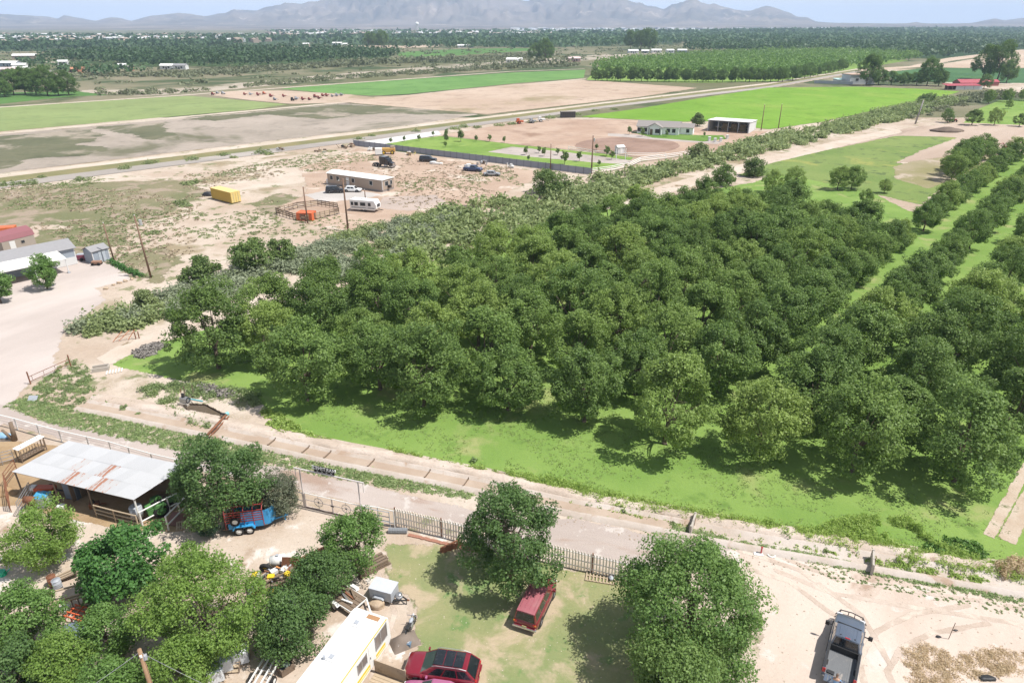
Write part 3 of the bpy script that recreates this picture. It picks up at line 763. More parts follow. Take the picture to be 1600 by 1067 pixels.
for row_, s_ in enumerate([-1.5, -9.6, -18.3, -27.6] + [-34.8 - 7.4 * i for i in range(9)]):
    t0 = random.uniform(0, 4); nth = 0
    for j in range(-4, 40):
        t_ = t0 + j * 8.1
        p = UR * t_ + NR * s_
        x, y = p.x + random.uniform(-.7, .7), p.y + random.uniform(-.7, .7)
        if sdf_poly(np.array([x]), np.array([y]), ORCH)[0] < 1.5: continue
        if any((x - a) ** 2 + (y - b) ** 2 < 5.0 ** 2 for a, b in occ): continue
        lab = LBL_ROW % (ORD[nth], ORD[row_]); nth += 1
        sz = 0.97 - (0.27 * min(1, max(0, (y - 84) / 24)) if s_ > -28 else 0.07 * min(1, max(0, (y - 110) / 60)))
        place_pecan(x, y, sz * random.uniform(0.88, 1.1), lab); occ.append((x, y))
for px_, py_, s, l in ((1330, 296, .62, 'dark pecan tree standing alone on the meadow behind the orchard'), (1308, 297, .6, 'dark pecan tree leaning on its lone neighbour on the meadow behind the orchard'),
                       (1352, 318, .42, 'small pecan tree in the meadow gap, nearer to the outer rows'), (1381, 302, .36, 'smallest pecan sapling at the foot of the dry grass mound'),
                       (1237, 300, .6, 'dark pecan tree on the far orchard edge facing the meadow'), (1206, 302, .58, 'slim pecan tree on the far orchard edge beside the drain bank')):
    p = at(px_, py_); place_pecan(p.x, p.y, s * 1.02, l, group='outlying pecan trees')

# ------------------------------------------------------------------ brush along the drain, weeds, tufts (masses nobody would count)
def shrub_field(name, spots, lm, nl=60, size=0.3, seed=1, dome=0.8, kind='stuff', up=1.0, asp=0.62, blades=False):
    """spots: rows of x, y, radius, height, base z."""
    r = np.random.default_rng(seed); s = np.asarray(spots, float)
    if s.shape[1] == 4: s = np.hstack([s, np.zeros((len(s), 1))])
    nper = np.maximum(4, (nl * (s[:, 2] / s[:, 2].mean()) ** 1.5).astype(int))
    k = np.repeat(np.arange(len(s)), nper)
    q = unit(len(k), r); q[:, 2] = np.abs(q[:, 2]) if not blades else np.abs(q[:, 2]) * 1.6
    rr = r.uniform(0.25, 1.0, len(k)) ** 0.5
    bump = 0.8 + 0.35 * np.sin(q[:, 0] * 5 + k) * np.cos(q[:, 1] * 4 + 2 * k)
    Pt = np.stack([s[k, 0] + q[:, 0] * s[k, 2] * rr * bump, s[k, 1] + q[:, 1] * s[k, 2] * rr * bump, s[k, 4] + q[:, 2] * s[k, 3] * rr * dome * bump], -1)
    Nr = q + np.array([0, 0, up])
    if blades: Nr = q * np.array([1, 1, 0.2]) + 0.3 * r.normal(size=q.shape)
    V, F = leaves(Pt, Nr, size * r.uniform(0.6, 1.4, len(k)), r, asp)
    ct = r.random(len(s)); tint = np.clip(0.55 * ct[k] + 0.45 * r.random(len(k)), 0, 1)
    o = link(name, np_mesh(name, V, F, {'tint': ('FACE', tint)}), lm)
    if kind: o['kind'] = kind
    return o

m_sage = leaf_mat('sage_leaf', (0.26, 0.31, 0.19, 1), (0.44, 0.49, 0.32, 1), None, 0.4)
m_willow = leaf_mat('willow_leaf', (0.190, 0.247, 0.098, 1), (0.345, 0.408, 0.178, 1), None, 0.42)
m_weed = leaf_mat('weed_leaf', (0.189, 0.268, 0.109, 1), (0.392, 0.486, 0.203, 1), None, 0.42)
m_tall = leaf_mat('tall_grass_blade', (0.276, 0.414, 0.086, 1), (0.517, 0.655, 0.196, 1), None, 0.5)
m_dryw = leaf_mat('dry_weed', (0.55, 0.42, 0.25, 1), (0.8, 0.66, 0.45, 1), None, 0.4)
m_greyw = leaf_mat('grey_dead_brush', (0.26, 0.235, 0.21, 1), (0.42, 0.385, 0.35, 1), None, 0.25)
m_dark = leaf_mat('mesquite_leaf', (0.11, 0.18, 0.055, 1), (0.24, 0.33, 0.1, 1), None, 0.4)
m_far = leaf_mat('far_leaf', (0.05, 0.105, 0.04, 1), (0.085, 0.155, 0.055, 1), None, 0.3)
m_farg = leaf_mat('far_brush', (0.14, 0.165, 0.085, 1), (0.25, 0.265, 0.15, 1), None, 0.3)

def spots_in(poly, n, r, rr, hh, seed):
    q = scatter(poly, n, np.random.default_rng(seed)); g = np.random.default_rng(seed + 1)
    rad = g.uniform(*rr, len(q)); hg = g.uniform(*hh, len(q))
    return np.stack([q[:, 0], q[:, 1], rad, hg], -1)
def clus(s, seed, cut=0.52, f=0.05):
    return s[fbm(s[:, 0] * f + 50, s[:, 1] * f + 50, seed, 4) > cut]
sage = P([(108, 522), (130, 505), (230, 474), (300, 446), (400, 425), (450, 400), (560, 364), (640, 343), (700, 332), (730, 348), (640, 410), (560, 434), (480, 452), (400, 460), (310, 488), (230, 508), (150, 527)])
sg_ = clus(spots_in(sage, 820, 0, (1.0, 2.3), (1.2, 3.0), 5), 12, .37, .12)
pick_ = fbm(sg_[:, 0] * .09 + 9, sg_[:, 1] * .09 + 9, 31, 4) > .5
shrub_field('sagebrush_thicket', sg_[~pick_], m_sage, 165, 0.42, 5)
shrub_field('willow_thicket', sg_[pick_], m_willow, 150, 0.42, 6)
will = P([(620, 362), (700, 330), (760, 318), (860, 294), (960, 275), (1060, 254), (1180, 219), (1290, 197), (1380, 174), (1480, 154), (1510, 158), (1400, 190), (1300, 214), (1200, 239), (1100, 264), (1000, 292), (900, 345), (800, 385), (700, 415), (620, 430)])
shrub_field('willow_thicket', clus(spots_in(will, 860, 0, (1.5, 3.2), (1.8, 4.4), 8), 14, .31, .08), m_willow, 105, 0.8, 9)
shrub_field('willow_thicket', spots_in(P([(1380, 172), (1480, 150), (1560, 143), (1650, 140), (1650, 152), (1540, 158), (1440, 185), (1390, 190)]), 150, 0, (2, 4), (1.8, 3.4), 9), m_farg, 70, 0.9, 10)
deadb = P([(205, 553), (245, 535), (262, 540), (225, 560)])
shrub_field('dead_brush', spots_in(deadb, 60, 0, (0.4, 0.8), (0.4, 0.7), 11), m_greyw, 50, 0.3, 11)
# pump pit growth
shrub_field('pit_weeds', np.vstack([spots_in(P([(215, 610), (250, 600), (300, 600), (360, 606), (410, 618), (405, 635), (350, 625), (290, 622), (255, 635)]), 120, 0, (0.4, 0.9), (0.5, 1.1), 12), spots_in(P([(265, 635), (300, 650), (345, 668), (330, 672), (290, 660), (258, 645)]), 60, 0, (0.4, 0.7), (0.5, 1.0), 13)]), m_weed, 80, 0.18, 12)
shrub_field('dead_brush', spots_in(P([(310, 605), (345, 607), (370, 620), (350, 622), (315, 614)]), 40, 0, (0.4, 0.8), (0.5, 0.9), 14), m_greyw, 70, 0.28, 14)
# weeds along the road verge
verge = P([(20, 628), (100, 651), (200, 670), (300, 692), (420, 711), (520, 734), (640, 754), (740, 773)])
vs = strip(verge, [1.0, 1.5, 1.6, 1.5, 1.2, 1.1, 1.2, 0.6])
shrub_field('roadside_weeds', spots_in(vs, 2600, 0, (0.2, 0.45), (0.08, 0.3), 15), m_weed, 19, 0.15, 15, up=2)
vs2 = strip(P([(890, 797), (950, 806), (1020, 822), (1110, 842), (1180, 856), (1280, 874), (1370, 892), (1480, 915), (1600, 938)]), [0.9, 0.5, 0.7, 0.7, 0.5, 0.5, 0.5, 0.4, 0.4])
shrub_field('roadside_weeds', spots_in(vs2, 1300, 0, (0.12, 0.35), (0.06, 0.25), 16), m_weed, 20, 0.12, 16, up=2)
shrub_field('corner_weeds', spots_in(P([(40, 615), (60, 600), (110, 560), (140, 575), (145, 610), (130, 640), (70, 632), (40, 628)]), 170, 0, (0.25, 0.7), (0.15, 0.6), 17), m_weed, 60, 0.16, 17)
# tall grass between the berm and the orchard turf
tg = [(600, 703), (700, 724), (800, 742), (860, 748), (940, 770), (1040, 792), (1150, 812), (1260, 828), (1330, 810), (1420, 812), (1460, 850), (1540, 880), (1640, 905), (1640, 918), (1500, 893), (1400, 879), (1260, 848), (1100, 818), (960, 795), (880, 772), (760, 742), (620, 709)]
shrub_field('tall_grass', clus(spots_in(P(tg), 4200, 0, (0.2, 0.45), (0.2, 0.85), 18), 5, .37, .25), m_tall, 26, 0.26, 18, asp=0.22, blades=True)
shrub_field('bank_weeds', spots_in(strip(P([(600, 706), (760, 743), (880, 775), (1000, 803), (1130, 824), (1260, 848), (1400, 879), (1540, 902)]), 0.75), 900, 0, (0.15, 0.45), (0.12, 0.5), 19), m_tall, 26, 0.17, 19)
shrub_field('bank_weeds', spots_in(P([(410, 640), (440, 650), (480, 680), (520, 690), (470, 692), (430, 680)]), 120, 0, (0.3, 0.7), (0.3, 0.8), 20), m_tall, 50, 0.24, 20)
OW = P([(175, 572), (250, 545), (420, 600), (480, 672), (620, 700), (800, 738), (1000, 792), (1200, 826), (1350, 850), (1500, 880), (1560, 890), (1600, 740), (1600, 600), (1000, 600), (700, 560), (430, 520), (260, 530)])
m_turfb = leaf_mat('turf_blade', (0.17, 0.25, 0.065, 1), (0.3, 0.38, 0.13, 1), None, 0.4)
shrub_field('orchard_turf', clus(spots_in(OW, 11000, 0, (0.15, 0.4), (0.01, 0.05), 21), 6, .42, .3), m_turfb, 7, 0.13, 21, up=6)
shrub_field('vine_weeds', spots_in(P([(1430, 862), (1480, 845), (1530, 850), (1540, 872), (1490, 885), (1440, 878)]), 150, 0, (0.3, 0.6), (0.3, 0.6), 22), leaf_mat('vine_leaf', (0.09, 0.2, 0.035, 1), (0.2, 0.35, 0.08, 1), None, 0.4), 50, 0.24, 22)
shrub_field('dry_reeds', spots_in(P([(1550, 885), (1575, 882), (1600, 890), (1605, 905), (1565, 908)]), 40, 0, (0.25, 0.5), (0.8, 1.4), 23), m_dryw, 60, 0.35, 23, asp=0.2, blades=True)
shrub_field('bank_weeds', [(at(x, y).x, at(x, y).y, r, h, 0.1) for x, y, r, h in ((1075, 808, .5, .8), (1228, 843, .55, .9), (1275, 855, .25, .3), (1290, 862, .3, .25), (920, 790, .4, .4), (975, 802, .35, .5), (835, 790, .6, .8), (740, 722, .4, .6), (600, 718, .3, .3), (500, 700, .4, .4), (1420, 893, .3, .2), (1050, 820, .4, .25), (195, 640, .6, .7), (150, 625, .6, .8), (170, 632, .4, .5), (217, 648, .35, .3))], m_weed, 90, 0.2, 24)
# dry weeds and sparse tufts in the sandy yard
shrub_field('dry_weeds', spots_in(P([(1412, 1015), (1450, 1008), (1500, 1022), (1560, 1015), (1620, 1020), (1640, 1050), (1560, 1052), (1500, 1062), (1470, 1090), (1420, 1075)]), 150, 0, (0.25, 0.65), (0.1, 0.34), 25), m_dryw, 110, 0.12, 25, asp=0.3)
shrub_field('sand_tufts', spots_in(P([(1240, 880), (1300, 885), (1400, 905), (1600, 945), (1640, 975), (1500, 945), (1380, 920), (1280, 905)]), 200, 0, (0.06, 0.18), (0.04, 0.12), 26), m_weed, 14, 0.12, 26)
lot = P([(-200, 330), (0, 292), (330, 270), (520, 235), (800, 262), (820, 290), (640, 345), (420, 395), (280, 400), (230, 440), (150, 400), (60, 360), (-200, 400)])
shrub_field('desert_tufts', clus(spots_in(lot, 8000, 0, (0.2, 0.8), (0.08, 0.3), 27), 3, .5), m_willow, 10, 0.34, 27)
shrub_field('dry_tufts', clus(spots_in(lot, 5000, 0, (0.2, 0.7), (0.06, 0.2), 28), 8, .48), leaf_mat('dry_tuft', (0.34, 0.27, 0.18, 1), (0.5, 0.41, 0.29, 1), None, 0.2), 8, 0.45, 28)
shrub_field('roadside_brush', [(at(x, y).x, at(x, y).y, r, h) for x, y, r, h in ((5, 291, 2.4, 1.6), (25, 289, 2.2, 1.4), (48, 288, 3, 1.9), (65, 278, 1.6, 1), (100, 289, 1.5, 1), (128, 282, 3, 1.4), (195, 264, 2.6, 1.6), (235, 256, 2.8, 1.6), (300, 250, 3, 1.8), (350, 243, 2.4, 1.5), (365, 247, 1.8, 1), (410, 240, 3.4, 2), (295, 288, 2.8, 1.2), (305, 286, 2, 1.4), (420, 242, 2, 1.3), (560, 218, 2.2, 1.2), (580, 213, 2, 1.1), (650, 206, 2.4, 1.6), (710, 202, 3, 1.6), (725, 199, 3, 1.8), (745, 200, 2.4, 1.2), (240, 365, 2, 1), (280, 318, 2.4, .9), (290, 322, 2.2, .8), (780, 197, 3, 1.5), (800, 195, 3, 1.5), (830, 192, 3, 1.6), (860, 185, 3.2, 1.8), (900, 180, 3, 1.8), (930, 174, 2.6, 1.4), (960, 172, 2.6, 1.2))], m_willow, 200, 0.5, 29)
mid_b = P([(140, 150), (270, 148), (420, 134), (560, 123), (720, 113), (800, 108), (900, 105), (905, 100), (800, 100), (680, 110), (560, 117), (440, 126), (330, 140), (150, 146)])
shrub_field('drain_brush', spots_in(mid_b, 500, 0, (2, 5), (1.5, 4), 30), m_farg, 26, 1.6, 30)
shrub_field('drain_brush', spots_in(P([(-100, 128), (100, 120), (300, 122), (420, 112), (600, 100), (760, 96), (860, 90), (860, 84), (700, 92), (560, 95), (400, 106), (250, 115), (0, 118), (-100, 122)]), 900, 0, (3, 8), (2, 5), 31), m_farg, 22, 2.4, 31)
shrub_field('valley_brush', spots_in(P([(-200, 160), (-200, 80), (300, 70), (900, 62), (1100, 62), (1100, 85), (900, 104), (400, 125), (100, 148)]), 1500, 0, (2, 6), (1.5, 4.5), 32), m_farg, 12, 2.6, 32)

# ------------------------------------------------------------------ far orchards and woods
def far_wood(name, poly, pitch, R, Hh, nl, size, seed, lm=None, rows=math.radians(48), jit=0.12):
    p = np.asarray(poly, float); c = p.mean(0); ext = np.abs(p - c).max() * 1.5
    k = np.arange(-int(ext / pitch), int(ext / pitch) + 1) * pitch
    X, Y = np.meshgrid(k, k); r = np.random.default_rng(seed)
    x = c[0] + X * math.cos(rows) - Y * math.sin(rows) + r.normal(size=X.shape) * pitch * jit
    y = c[1] + X * math.sin(rows) + Y * math.cos(rows) + r.normal(size=X.shape) * pitch * jit
    m = sdf_poly(x.ravel(), y.ravel(), p) > 0
    x, y = x.ravel()[m], y.ravel()[m]; n = len(x)
    if n == 0: return
    sc_ = r.uniform(0.8, 1.15, n)
    s = np.stack([x, y, R * sc_, Hh * sc_], -1)
    kk = np.repeat(np.arange(n), nl)
    q = unit(len(kk), r); rr = r.uniform(0.5, 1, len(kk))
    Pt = np.stack([s[kk, 0] + q[:, 0] * s[kk, 2] * rr, s[kk, 1] + q[:, 1] * s[kk, 2] * rr, s[kk, 3] * (0.56 + 0.42 * q[:, 2] * rr)], -1)
    V, F = leaves(Pt, q + np.array([0, 0, .4]), size * r.uniform(.7, 1.3, len(kk)), r, 0.75, 0.6)
    tint = np.clip(0.5 * r.random(n)[kk] + 0.3 * r.random(len(kk)) + .1, 0, 1)
    o = link(name, np_mesh(name, V, F, {'tint': ('FACE', tint)}), lm or m_far); o['kind'] = 'stuff'
    return o
m_mido = leaf_mat('mid_orchard_leaf', (0.094, 0.175, 0.040, 1), (0.188, 0.294, 0.075, 1), None, 0.4)
S('orchard_grass', [(915, 127), (1100, 130), (1240, 128), (1340, 108), (1420, 95), (1340, 88), (1200, 88), (1050, 95), (935, 104)], 0.05, m_lawn, 3)
far_wood('far_orchard', P([(925, 112), (1000, 116), (1100, 119), (1200, 121), (1260, 117), (1330, 106), (1440, 94), (1430, 86), (1300, 83), (1200, 84), (1050, 92), (940, 102)]), 11.5, 5.0, 9, 42, 2.0, 41, m_mido)
S('wood_floor', [(50, 95), (200, 103), (400, 105), (620, 93), (600, 84), (350, 82), (200, 86)], 0.06, fmat('dark_green_turf', (0.05, 0.09, 0.03, 1), (0.07, 0.11, 0.04, 1), 0.02, amp=2), 4)  # dark green floor, so gaps between the trees come out dark green
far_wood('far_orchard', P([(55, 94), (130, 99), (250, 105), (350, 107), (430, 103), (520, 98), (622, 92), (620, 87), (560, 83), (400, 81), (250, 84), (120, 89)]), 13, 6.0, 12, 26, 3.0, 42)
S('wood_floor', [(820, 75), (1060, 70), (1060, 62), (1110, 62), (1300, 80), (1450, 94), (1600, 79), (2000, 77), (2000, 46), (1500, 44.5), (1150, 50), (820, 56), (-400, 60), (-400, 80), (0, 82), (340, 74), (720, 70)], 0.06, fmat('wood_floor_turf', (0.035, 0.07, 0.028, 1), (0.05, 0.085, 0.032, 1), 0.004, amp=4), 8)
far_wood('distant_woods', P([(1060, 79), (1200, 83), (1300, 80), (1400, 88), (1460, 93), (1600, 78), (1700, 77), (1700, 66), (1400, 66), (1100, 68)]), 17, 8, 11, 16, 4.5, 43)
far_wood('distant_woods', P([(1050, 69), (1650, 66), (1720, 52), (1400, 52), (1100, 55), (830, 58), (800, 76), (900, 75)]), 26, 13, 12, 9, 8, 44)
far_wood('distant_woods', P([(820, 58), (1720, 52), (1720, 46.5), (1500, 46.2), (1150, 50)]), 60, 28, 13, 7, 22, 45)
far_wood('distant_woods', P([(-80, 84), (120, 78), (380, 74), (340, 69), (120, 71), (-80, 75)]), 20, 10, 12, 12, 6, 46)
far_wood('distant_woods', P([(430, 72), (700, 69), (860, 66), (860, 64), (600, 67)]), 26, 13, 13, 9, 8, 47)
far_wood('distant_woods', P([(330, 66), (560, 63), (860, 61), (860, 58), (600, 59), (330, 63)]), 30, 15, 13, 8, 10, 51)
for i_, q_ in enumerate(([(60, 112), (120, 108), (190, 110), (190, 116), (100, 119), (60, 118)], [(140, 116), (185, 112), (240, 112), (240, 117), (150, 120)], [(0, 103), (60, 98), (110, 98), (60, 104)], [(180, 101), (330, 88), (345, 84), (300, 84), (180, 95)], [(520, 105), (640, 97), (720, 93), (720, 97), (560, 108)], [(740, 108), (850, 100), (900, 98), (900, 102), (780, 110)])):
    far_wood('far_grove', P(q_), 17, 6.5, 8, 20, 3.0, 60 + i_, m_far if i_ not in (4, 5) else m_farg, jit=.4)
far_wood('distant_woods', P([(620, 76), (720, 76), (820, 75), (860, 72), (700, 70), (560, 71)]), 22, 10, 13, 10, 6, 48)
# ------------------------------------------------------------------ yard trees and single bushes
def yard_leaf(name, d, l, tr=0.44): return leaf_mat(name, d, l, None, tr, 0.06)
def tree_at(px, py, zc, *a, **k):
    p = at(px, py, zc)
    return make_tree(*a[:4], *a[4:], loc=(p.x, p.y, 0), zc=zc, **k)
def yt(px, py, zc, name, label, lm, R, Hc, nc, nl, size, seed, cat='tree', group='trees of the yard', **kw):
    p = at(px, py, zc)
    return make_tree(name, label, cat, lm, R, Hc, zc, nc, int(nl * .84), size * 1.06, seed, loc=(p.x, p.y, 0), group=group, **kw)
L_dk = yard_leaf('dark_yard_leaf', (0.075, 0.15, 0.045, 1), (0.175, 0.285, 0.085, 1))
L_lt = yard_leaf('light_yard_leaf', (0.155, 0.265, 0.05, 1), (0.32, 0.47, 0.115, 1), 0.5)
L_md = yard_leaf('mid_yard_leaf', (0.105, 0.205, 0.045, 1), (0.225, 0.37, 0.1, 1))
L_bg = yard_leaf('ash_leaf', (0.095, 0.19, 0.05, 1), (0.25, 0.385, 0.105, 1))
L_br = yard_leaf('rich_green_leaf', (0.055, 0.16, 0.04, 1), (0.14, 0.3, 0.075, 1))
L_tam = yard_leaf('tamarisk_leaf', (0.13, 0.155, 0.095, 1), (0.235, 0.26, 0.165, 1))
yt(342, 748, 3.9, 'elm_tree', 'dark airy elm tree shading the end of the corrugated shed beside the blue trailer', L_dk, 4.5, 7.2, 150, 195, 0.195, 201, low=-0.85, rc=(0.5, 1.1), lob=0.4, r0=0.25)
yt(430, 768, 2.3, 'tamarisk_bush', 'grey-green feathery tamarisk bush between the elm and the arched gate', L_tam, 1.9, 4.2, 70, 221, 0.125, 202, 'bush', low=-0.95, rc=(0.4, 0.8), lob=0.3, r0=0.1)
yt(552, 843, 2.9, 'fruit_tree', 'fresh green round tree growing in front of the tubular gate', L_md, 2.35, 4.6, 80, 195, 0.156, 203, low=-0.8, rc=(0.45, 0.8), lob=0.3, r0=0.13)
yt(502, 900, 2.5, 'fruit_tree', 'dark green tree right beside the white flatbed trailer tongue', L_dk, 2.35, 4.2, 84, 195, 0.156, 204, low=-0.85, rc=(0.45, 0.8), r0=0.12)
yt(452, 968, 2.4, 'fruit_tree', 'dark green tree leaning towards the white roof of the trailer home', L_dk, 2.6, 4.3, 95, 195, 0.156, 205, low=-0.85, rc=(0.45, 0.85), r0=0.13)
yt(312, 945, 3.9, 'desert_willow', 'biggest feathery light green tree in the junk yard, left of the junk trailer', L_lt, 4.5, 7.0, 200, 208, 0.156, 206, low=-0.85, rc=(0.5, 1.0), lob=0.3, r0=0.24)
yt(190, 880, 3.0, 'mulberry_tree', 'rich green broad-leaved mulberry tree behind the stacked timber frames', L_br, 3.3, 5.2, 110, 156, 0.234, 207, low=-0.8, rc=(0.5, 0.95), lob=0.35, r0=0.18)
yt(68, 838, 2.6, 'desert_willow', 'feathery light green tree in front of the open shed front', L_lt, 2.75, 4.6, 110, 195, 0.148, 208, low=-0.85, rc=(0.45, 0.85), r0=0.16)
yt(38, 965, 2.6, 'desert_willow', 'feathery yellow-green tree overhanging the timber frames at the yard edge', L_md, 2.5, 4.6, 100, 182, 0.156, 209, low=-0.85, rc=(0.45, 0.85), r0=0.14)
yt(95, 1040, 2.2, 'desert_willow', 'low yellow-green tree just short of the red metal frame', L_lt, 2.3, 4.0, 90, 182, 0.148, 210, low=-0.85, rc=(0.45, 0.8), r0=0.12)
yt(165, 985, 2.2, 'desert_willow', 'small olive tree squeezed between the red metal frame and the biggest tree', L_md, 1.9, 3.8, 80, 182, 0.148, 211, low=-0.85, rc=(0.4, 0.75), r0=0.11)
yt(15, 1058, 2.2, 'desert_willow', 'dark low tree at the bottom corner of the yard', L_dk, 2.4, 4.0, 90, 182, 0.156, 212, low=-0.85, rc=(0.45, 0.8), r0=0.12)
yt(170, 1070, 1.8, 'desert_willow', 'bushy green tree right beside the brown utility pole', L_md, 1.8, 3.4, 80, 182, 0.148, 213, low=-0.85, rc=(0.4, 0.75), r0=0.1)
yt(280, 1040, 2.2, 'desert_willow', 'light green tree over the white tote stack behind the utility pole', L_lt, 2.0, 4.2, 90, 182, 0.148, 214, low=-0.85, rc=(0.4, 0.8), r0=0.11)
yt(800, 838, 4.2, 'pecan_tree', 'upright yard pecan tree standing against the picket fence and shading the lawn', L_dk, 3.9, 7.8, 140, 195, 0.187, 215, low=-0.85, rc=(0.5, 1.0), lob=0.42, r0=0.22)
yt(1078, 950, 4.4, 'ash_tree', 'huge dense ash tree between the lawn and the sandy yard', L_bg, 5.5, 8.2, 300, 195, 0.172, 216, low=-0.8, rc=(0.55, 1.05), lob=0.25, r0=0.35, flat=0.9)
yt(1062, 1052, 3.6, 'ash_tree', 'lighter low ash tree growing in front of the huge one', yard_leaf('pale_ash_leaf', (0.13, 0.22, 0.055, 1), (0.27, 0.39, 0.12, 1)), 3.4, 5.2, 150, 195, 0.156, 217, low=-0.8, rc=(0.5, 0.95), lob=0.3, r0=0.22)
yt(325, 822, 0.7, 'juniper_bush', 'small blue-green bush beside the wooden pallet', yard_leaf('blue_green_leaf', (0.06, 0.14, 0.075, 1), (0.14, 0.25, 0.14, 1)), 0.9, 1.3, 26, 169, 0.094, 218, 'bush', low=-0.6, rc=(0.25, 0.45), r0=0.06, nb=5)
G_M = 'mesquite trees on the drain bank'
yt(392, 398, 2.8, 'mesquite_tree', 'largest dark mesquite tree on the drain bank', m_dark, 3.7, 5.0, 90, 90, 0.34, 219, group=G_M, low=-0.9, rc=(0.6, 1.1), r0=0.2)
yt(438, 392, 2.2, 'mesquite_tree', 'dark mesquite tree merging with the largest one on the drain bank', m_dark, 2.9, 4.0, 60, 90, 0.34, 220, group=G_M, low=-0.9, rc=(0.6, 1.1), r0=0.18)
yt(312, 422, 2.2, 'mesquite_tree', 'rounded mesquite tree on the drain bank nearest the tall utility pole', m_dark, 3.2, 4.0, 70, 90, 0.34, 221, group=G_M, low=-0.9, rc=(0.6, 1.0), r0=0.18)
yt(225, 468, 1.5, 'mesquite_tree', 'small grey-green mesquite by the bend of the gravel drive', m_willow, 1.5, 3.0, 36, 80, 0.26, 222, group=G_M, low=-0.9, rc=(0.4, 0.7), r0=0.1)
yt(855, 286, 2.8, 'mesquite_tree', 'bushy mesquite on the drain bank near the white pipe fence', m_dark, 5.2, 5.6, 90, 80, 0.45, 223, group=G_M, low=-0.9, rc=(0.8, 1.4), r0=0.2)
yt(1092, 237, 2.6, 'mesquite_tree', 'rounded mesquite on the drain bank nearest the white stone posts', m_willow, 3.4, 5.0, 60, 80, 0.5, 224, group=G_M, low=-0.9, rc=(0.7, 1.2), r0=0.16)
yt(1135, 275, 2.4, 'mesquite_tree', 'dark mesquite on the bank track where the orchard corner meets the drain', m_dark, 3.4, 5.0, 60, 80, 0.4, 225, group=G_M, low=-0.9, rc=(0.7, 1.2), r0=0.16)
yt(1180, 262, 2.4, 'mesquite_tree', 'second dark mesquite along the bank track at the orchard corner', m_dark, 3.0, 5.0, 60, 80, 0.4, 226, group=G_M, low=-0.9, rc=(0.7, 1.2), r0=0.16)
yt(1450, 154, 2.6, 'mesquite_tree', 'round dark bush standing proud of the willow belt beside the vivid crop', m_dark, 4.6, 5.0, 60, 70, 0.6, 227, group=G_M, low=-0.9, rc=(0.9, 1.5), r0=0.2)
yt(66, 424, 2.9, 'ash_tree', 'bright green tree standing alone on the gravel before the white canopy', L_md, 2.35, 4.6, 70, 110, 0.24, 228, group='trees by the grey barn', low=-0.85, rc=(0.45, 0.8), r0=0.14, lob=0.15)
yt(-8, 445, 2.9, 'ash_tree', 'bright green tree partly out of view before the canopy', L_md, 2.2, 4.6, 60, 110, 0.24, 229, group='trees by the grey barn', low=-0.85, rc=(0.45, 0.8), r0=0.14, lob=0.15)
yt(1091, 187, 2.6, 'shade_tree', 'round dark tree between the white house and the open hay barn', m_dark, 2.7, 4.6, 60, 80, 0.45, 230, group='trees of the white house', low=-0.9, rc=(0.6, 1.0), r0=0.2, lob=0.08)
hd = thing('hedge', 'low clipped green hedge at the end of the gravel drive', 'hedge', tuple(at(176, 412)))
hm_p = [at(174, 411).lerp(at(218, 432), k / 9) - at(176, 412) for k in range(10)]
hs = [(p.x + random.uniform(-.15, .15), p.y, 0.85, 1.3) for p in hm_p]
ho = shrub_field('foliage', hs, L_br, 220, 0.24, 231, kind=None); ho.parent = hd

# small planted trees on the lawn beyond the metal fence
sap = make_tree('sapling', 'young tree', 'tree', m_dark, 0.75, 1.7, 1.7, 14, 40, 0.3, 240, low=-0.9, rc=(0.25, 0.45), r0=0.05, nb=4, fork=0.4)
G_S = 'young trees on the lawn behind the metal fence'
spots = [(611, 225, .8, 'next to the far end of the pale concrete strip'), (632, 222, .8, 'beside the middle of the pale concrete strip'), (655, 221, .9, 'under the concrete strip\'s near end, second in its row'), (677, 214, .8, 'closest to the corner of the concrete strip'),
         (698, 214, 1.1, 'farthest of the row of four heading to the fence'), (697, 224, 1.3, 'tallest sapling of the row of four heading to the fence'), (696, 231, .8, 'nearest the metal fence in the row of four'),
         (720, 222, 1.6, 'the darkest and widest of the planted saplings'), (744, 222, .9, 'between the darkest sapling and the riding arena'), (765, 222, 1.0, 'at the lawn edge facing the reddish yard'), (788, 224, .9, 'slightly thin, at the lawn corner by the reddish yard'),
         (822, 243, 1.1, 'bushy, right below the grey drive by the metal fence'), (842, 240, .9, 'on the grey drive edge near the left wooden pole'), (850, 245, 1.1, 'beside the left of two wooden poles'), (871, 243, .9, 'halfway between the two wooden poles, far side'),
         (882, 258, 1.6, 'stout sapling halfway between the two wooden poles, near side'), (905, 253, 1.2, 'slim sapling closest to the taller wooden pole'), (826, 252, .7, 'tiny sapling by the metal fence panels'), (932, 235, .8, 'behind the taller wooden pole, on the arena edge'),
         (948, 245, 1.3, 'dark sapling beside the white guard shed'), (956, 250, 1.1, 'sapling between the guard shed and the white pipe fence'), (936, 260, .7, 'small one next to the pipe fence'), (983, 211, 1.2, 'before the left end of the white house'), (1003, 214, 1.3, 'before the porch of the white house'),
         (1041, 214, .9, 'before the right end of the white house'), (1100, 214, .7, 'on the lawn corner by the open barn')]
for i, (x, y, s, l) in enumerate(spots):
    p = at(x, y); lab = 'sapling ' + l.replace("'s", '')
    if i == 0:
        sap.location = p; sap.scale = (s * 0.95,) * 3; sap['label'] = lab; sap['group'] = G_S
    else: copy_tree(sap, p, random.uniform(0, 6), s * 0.95, lab, G_S)
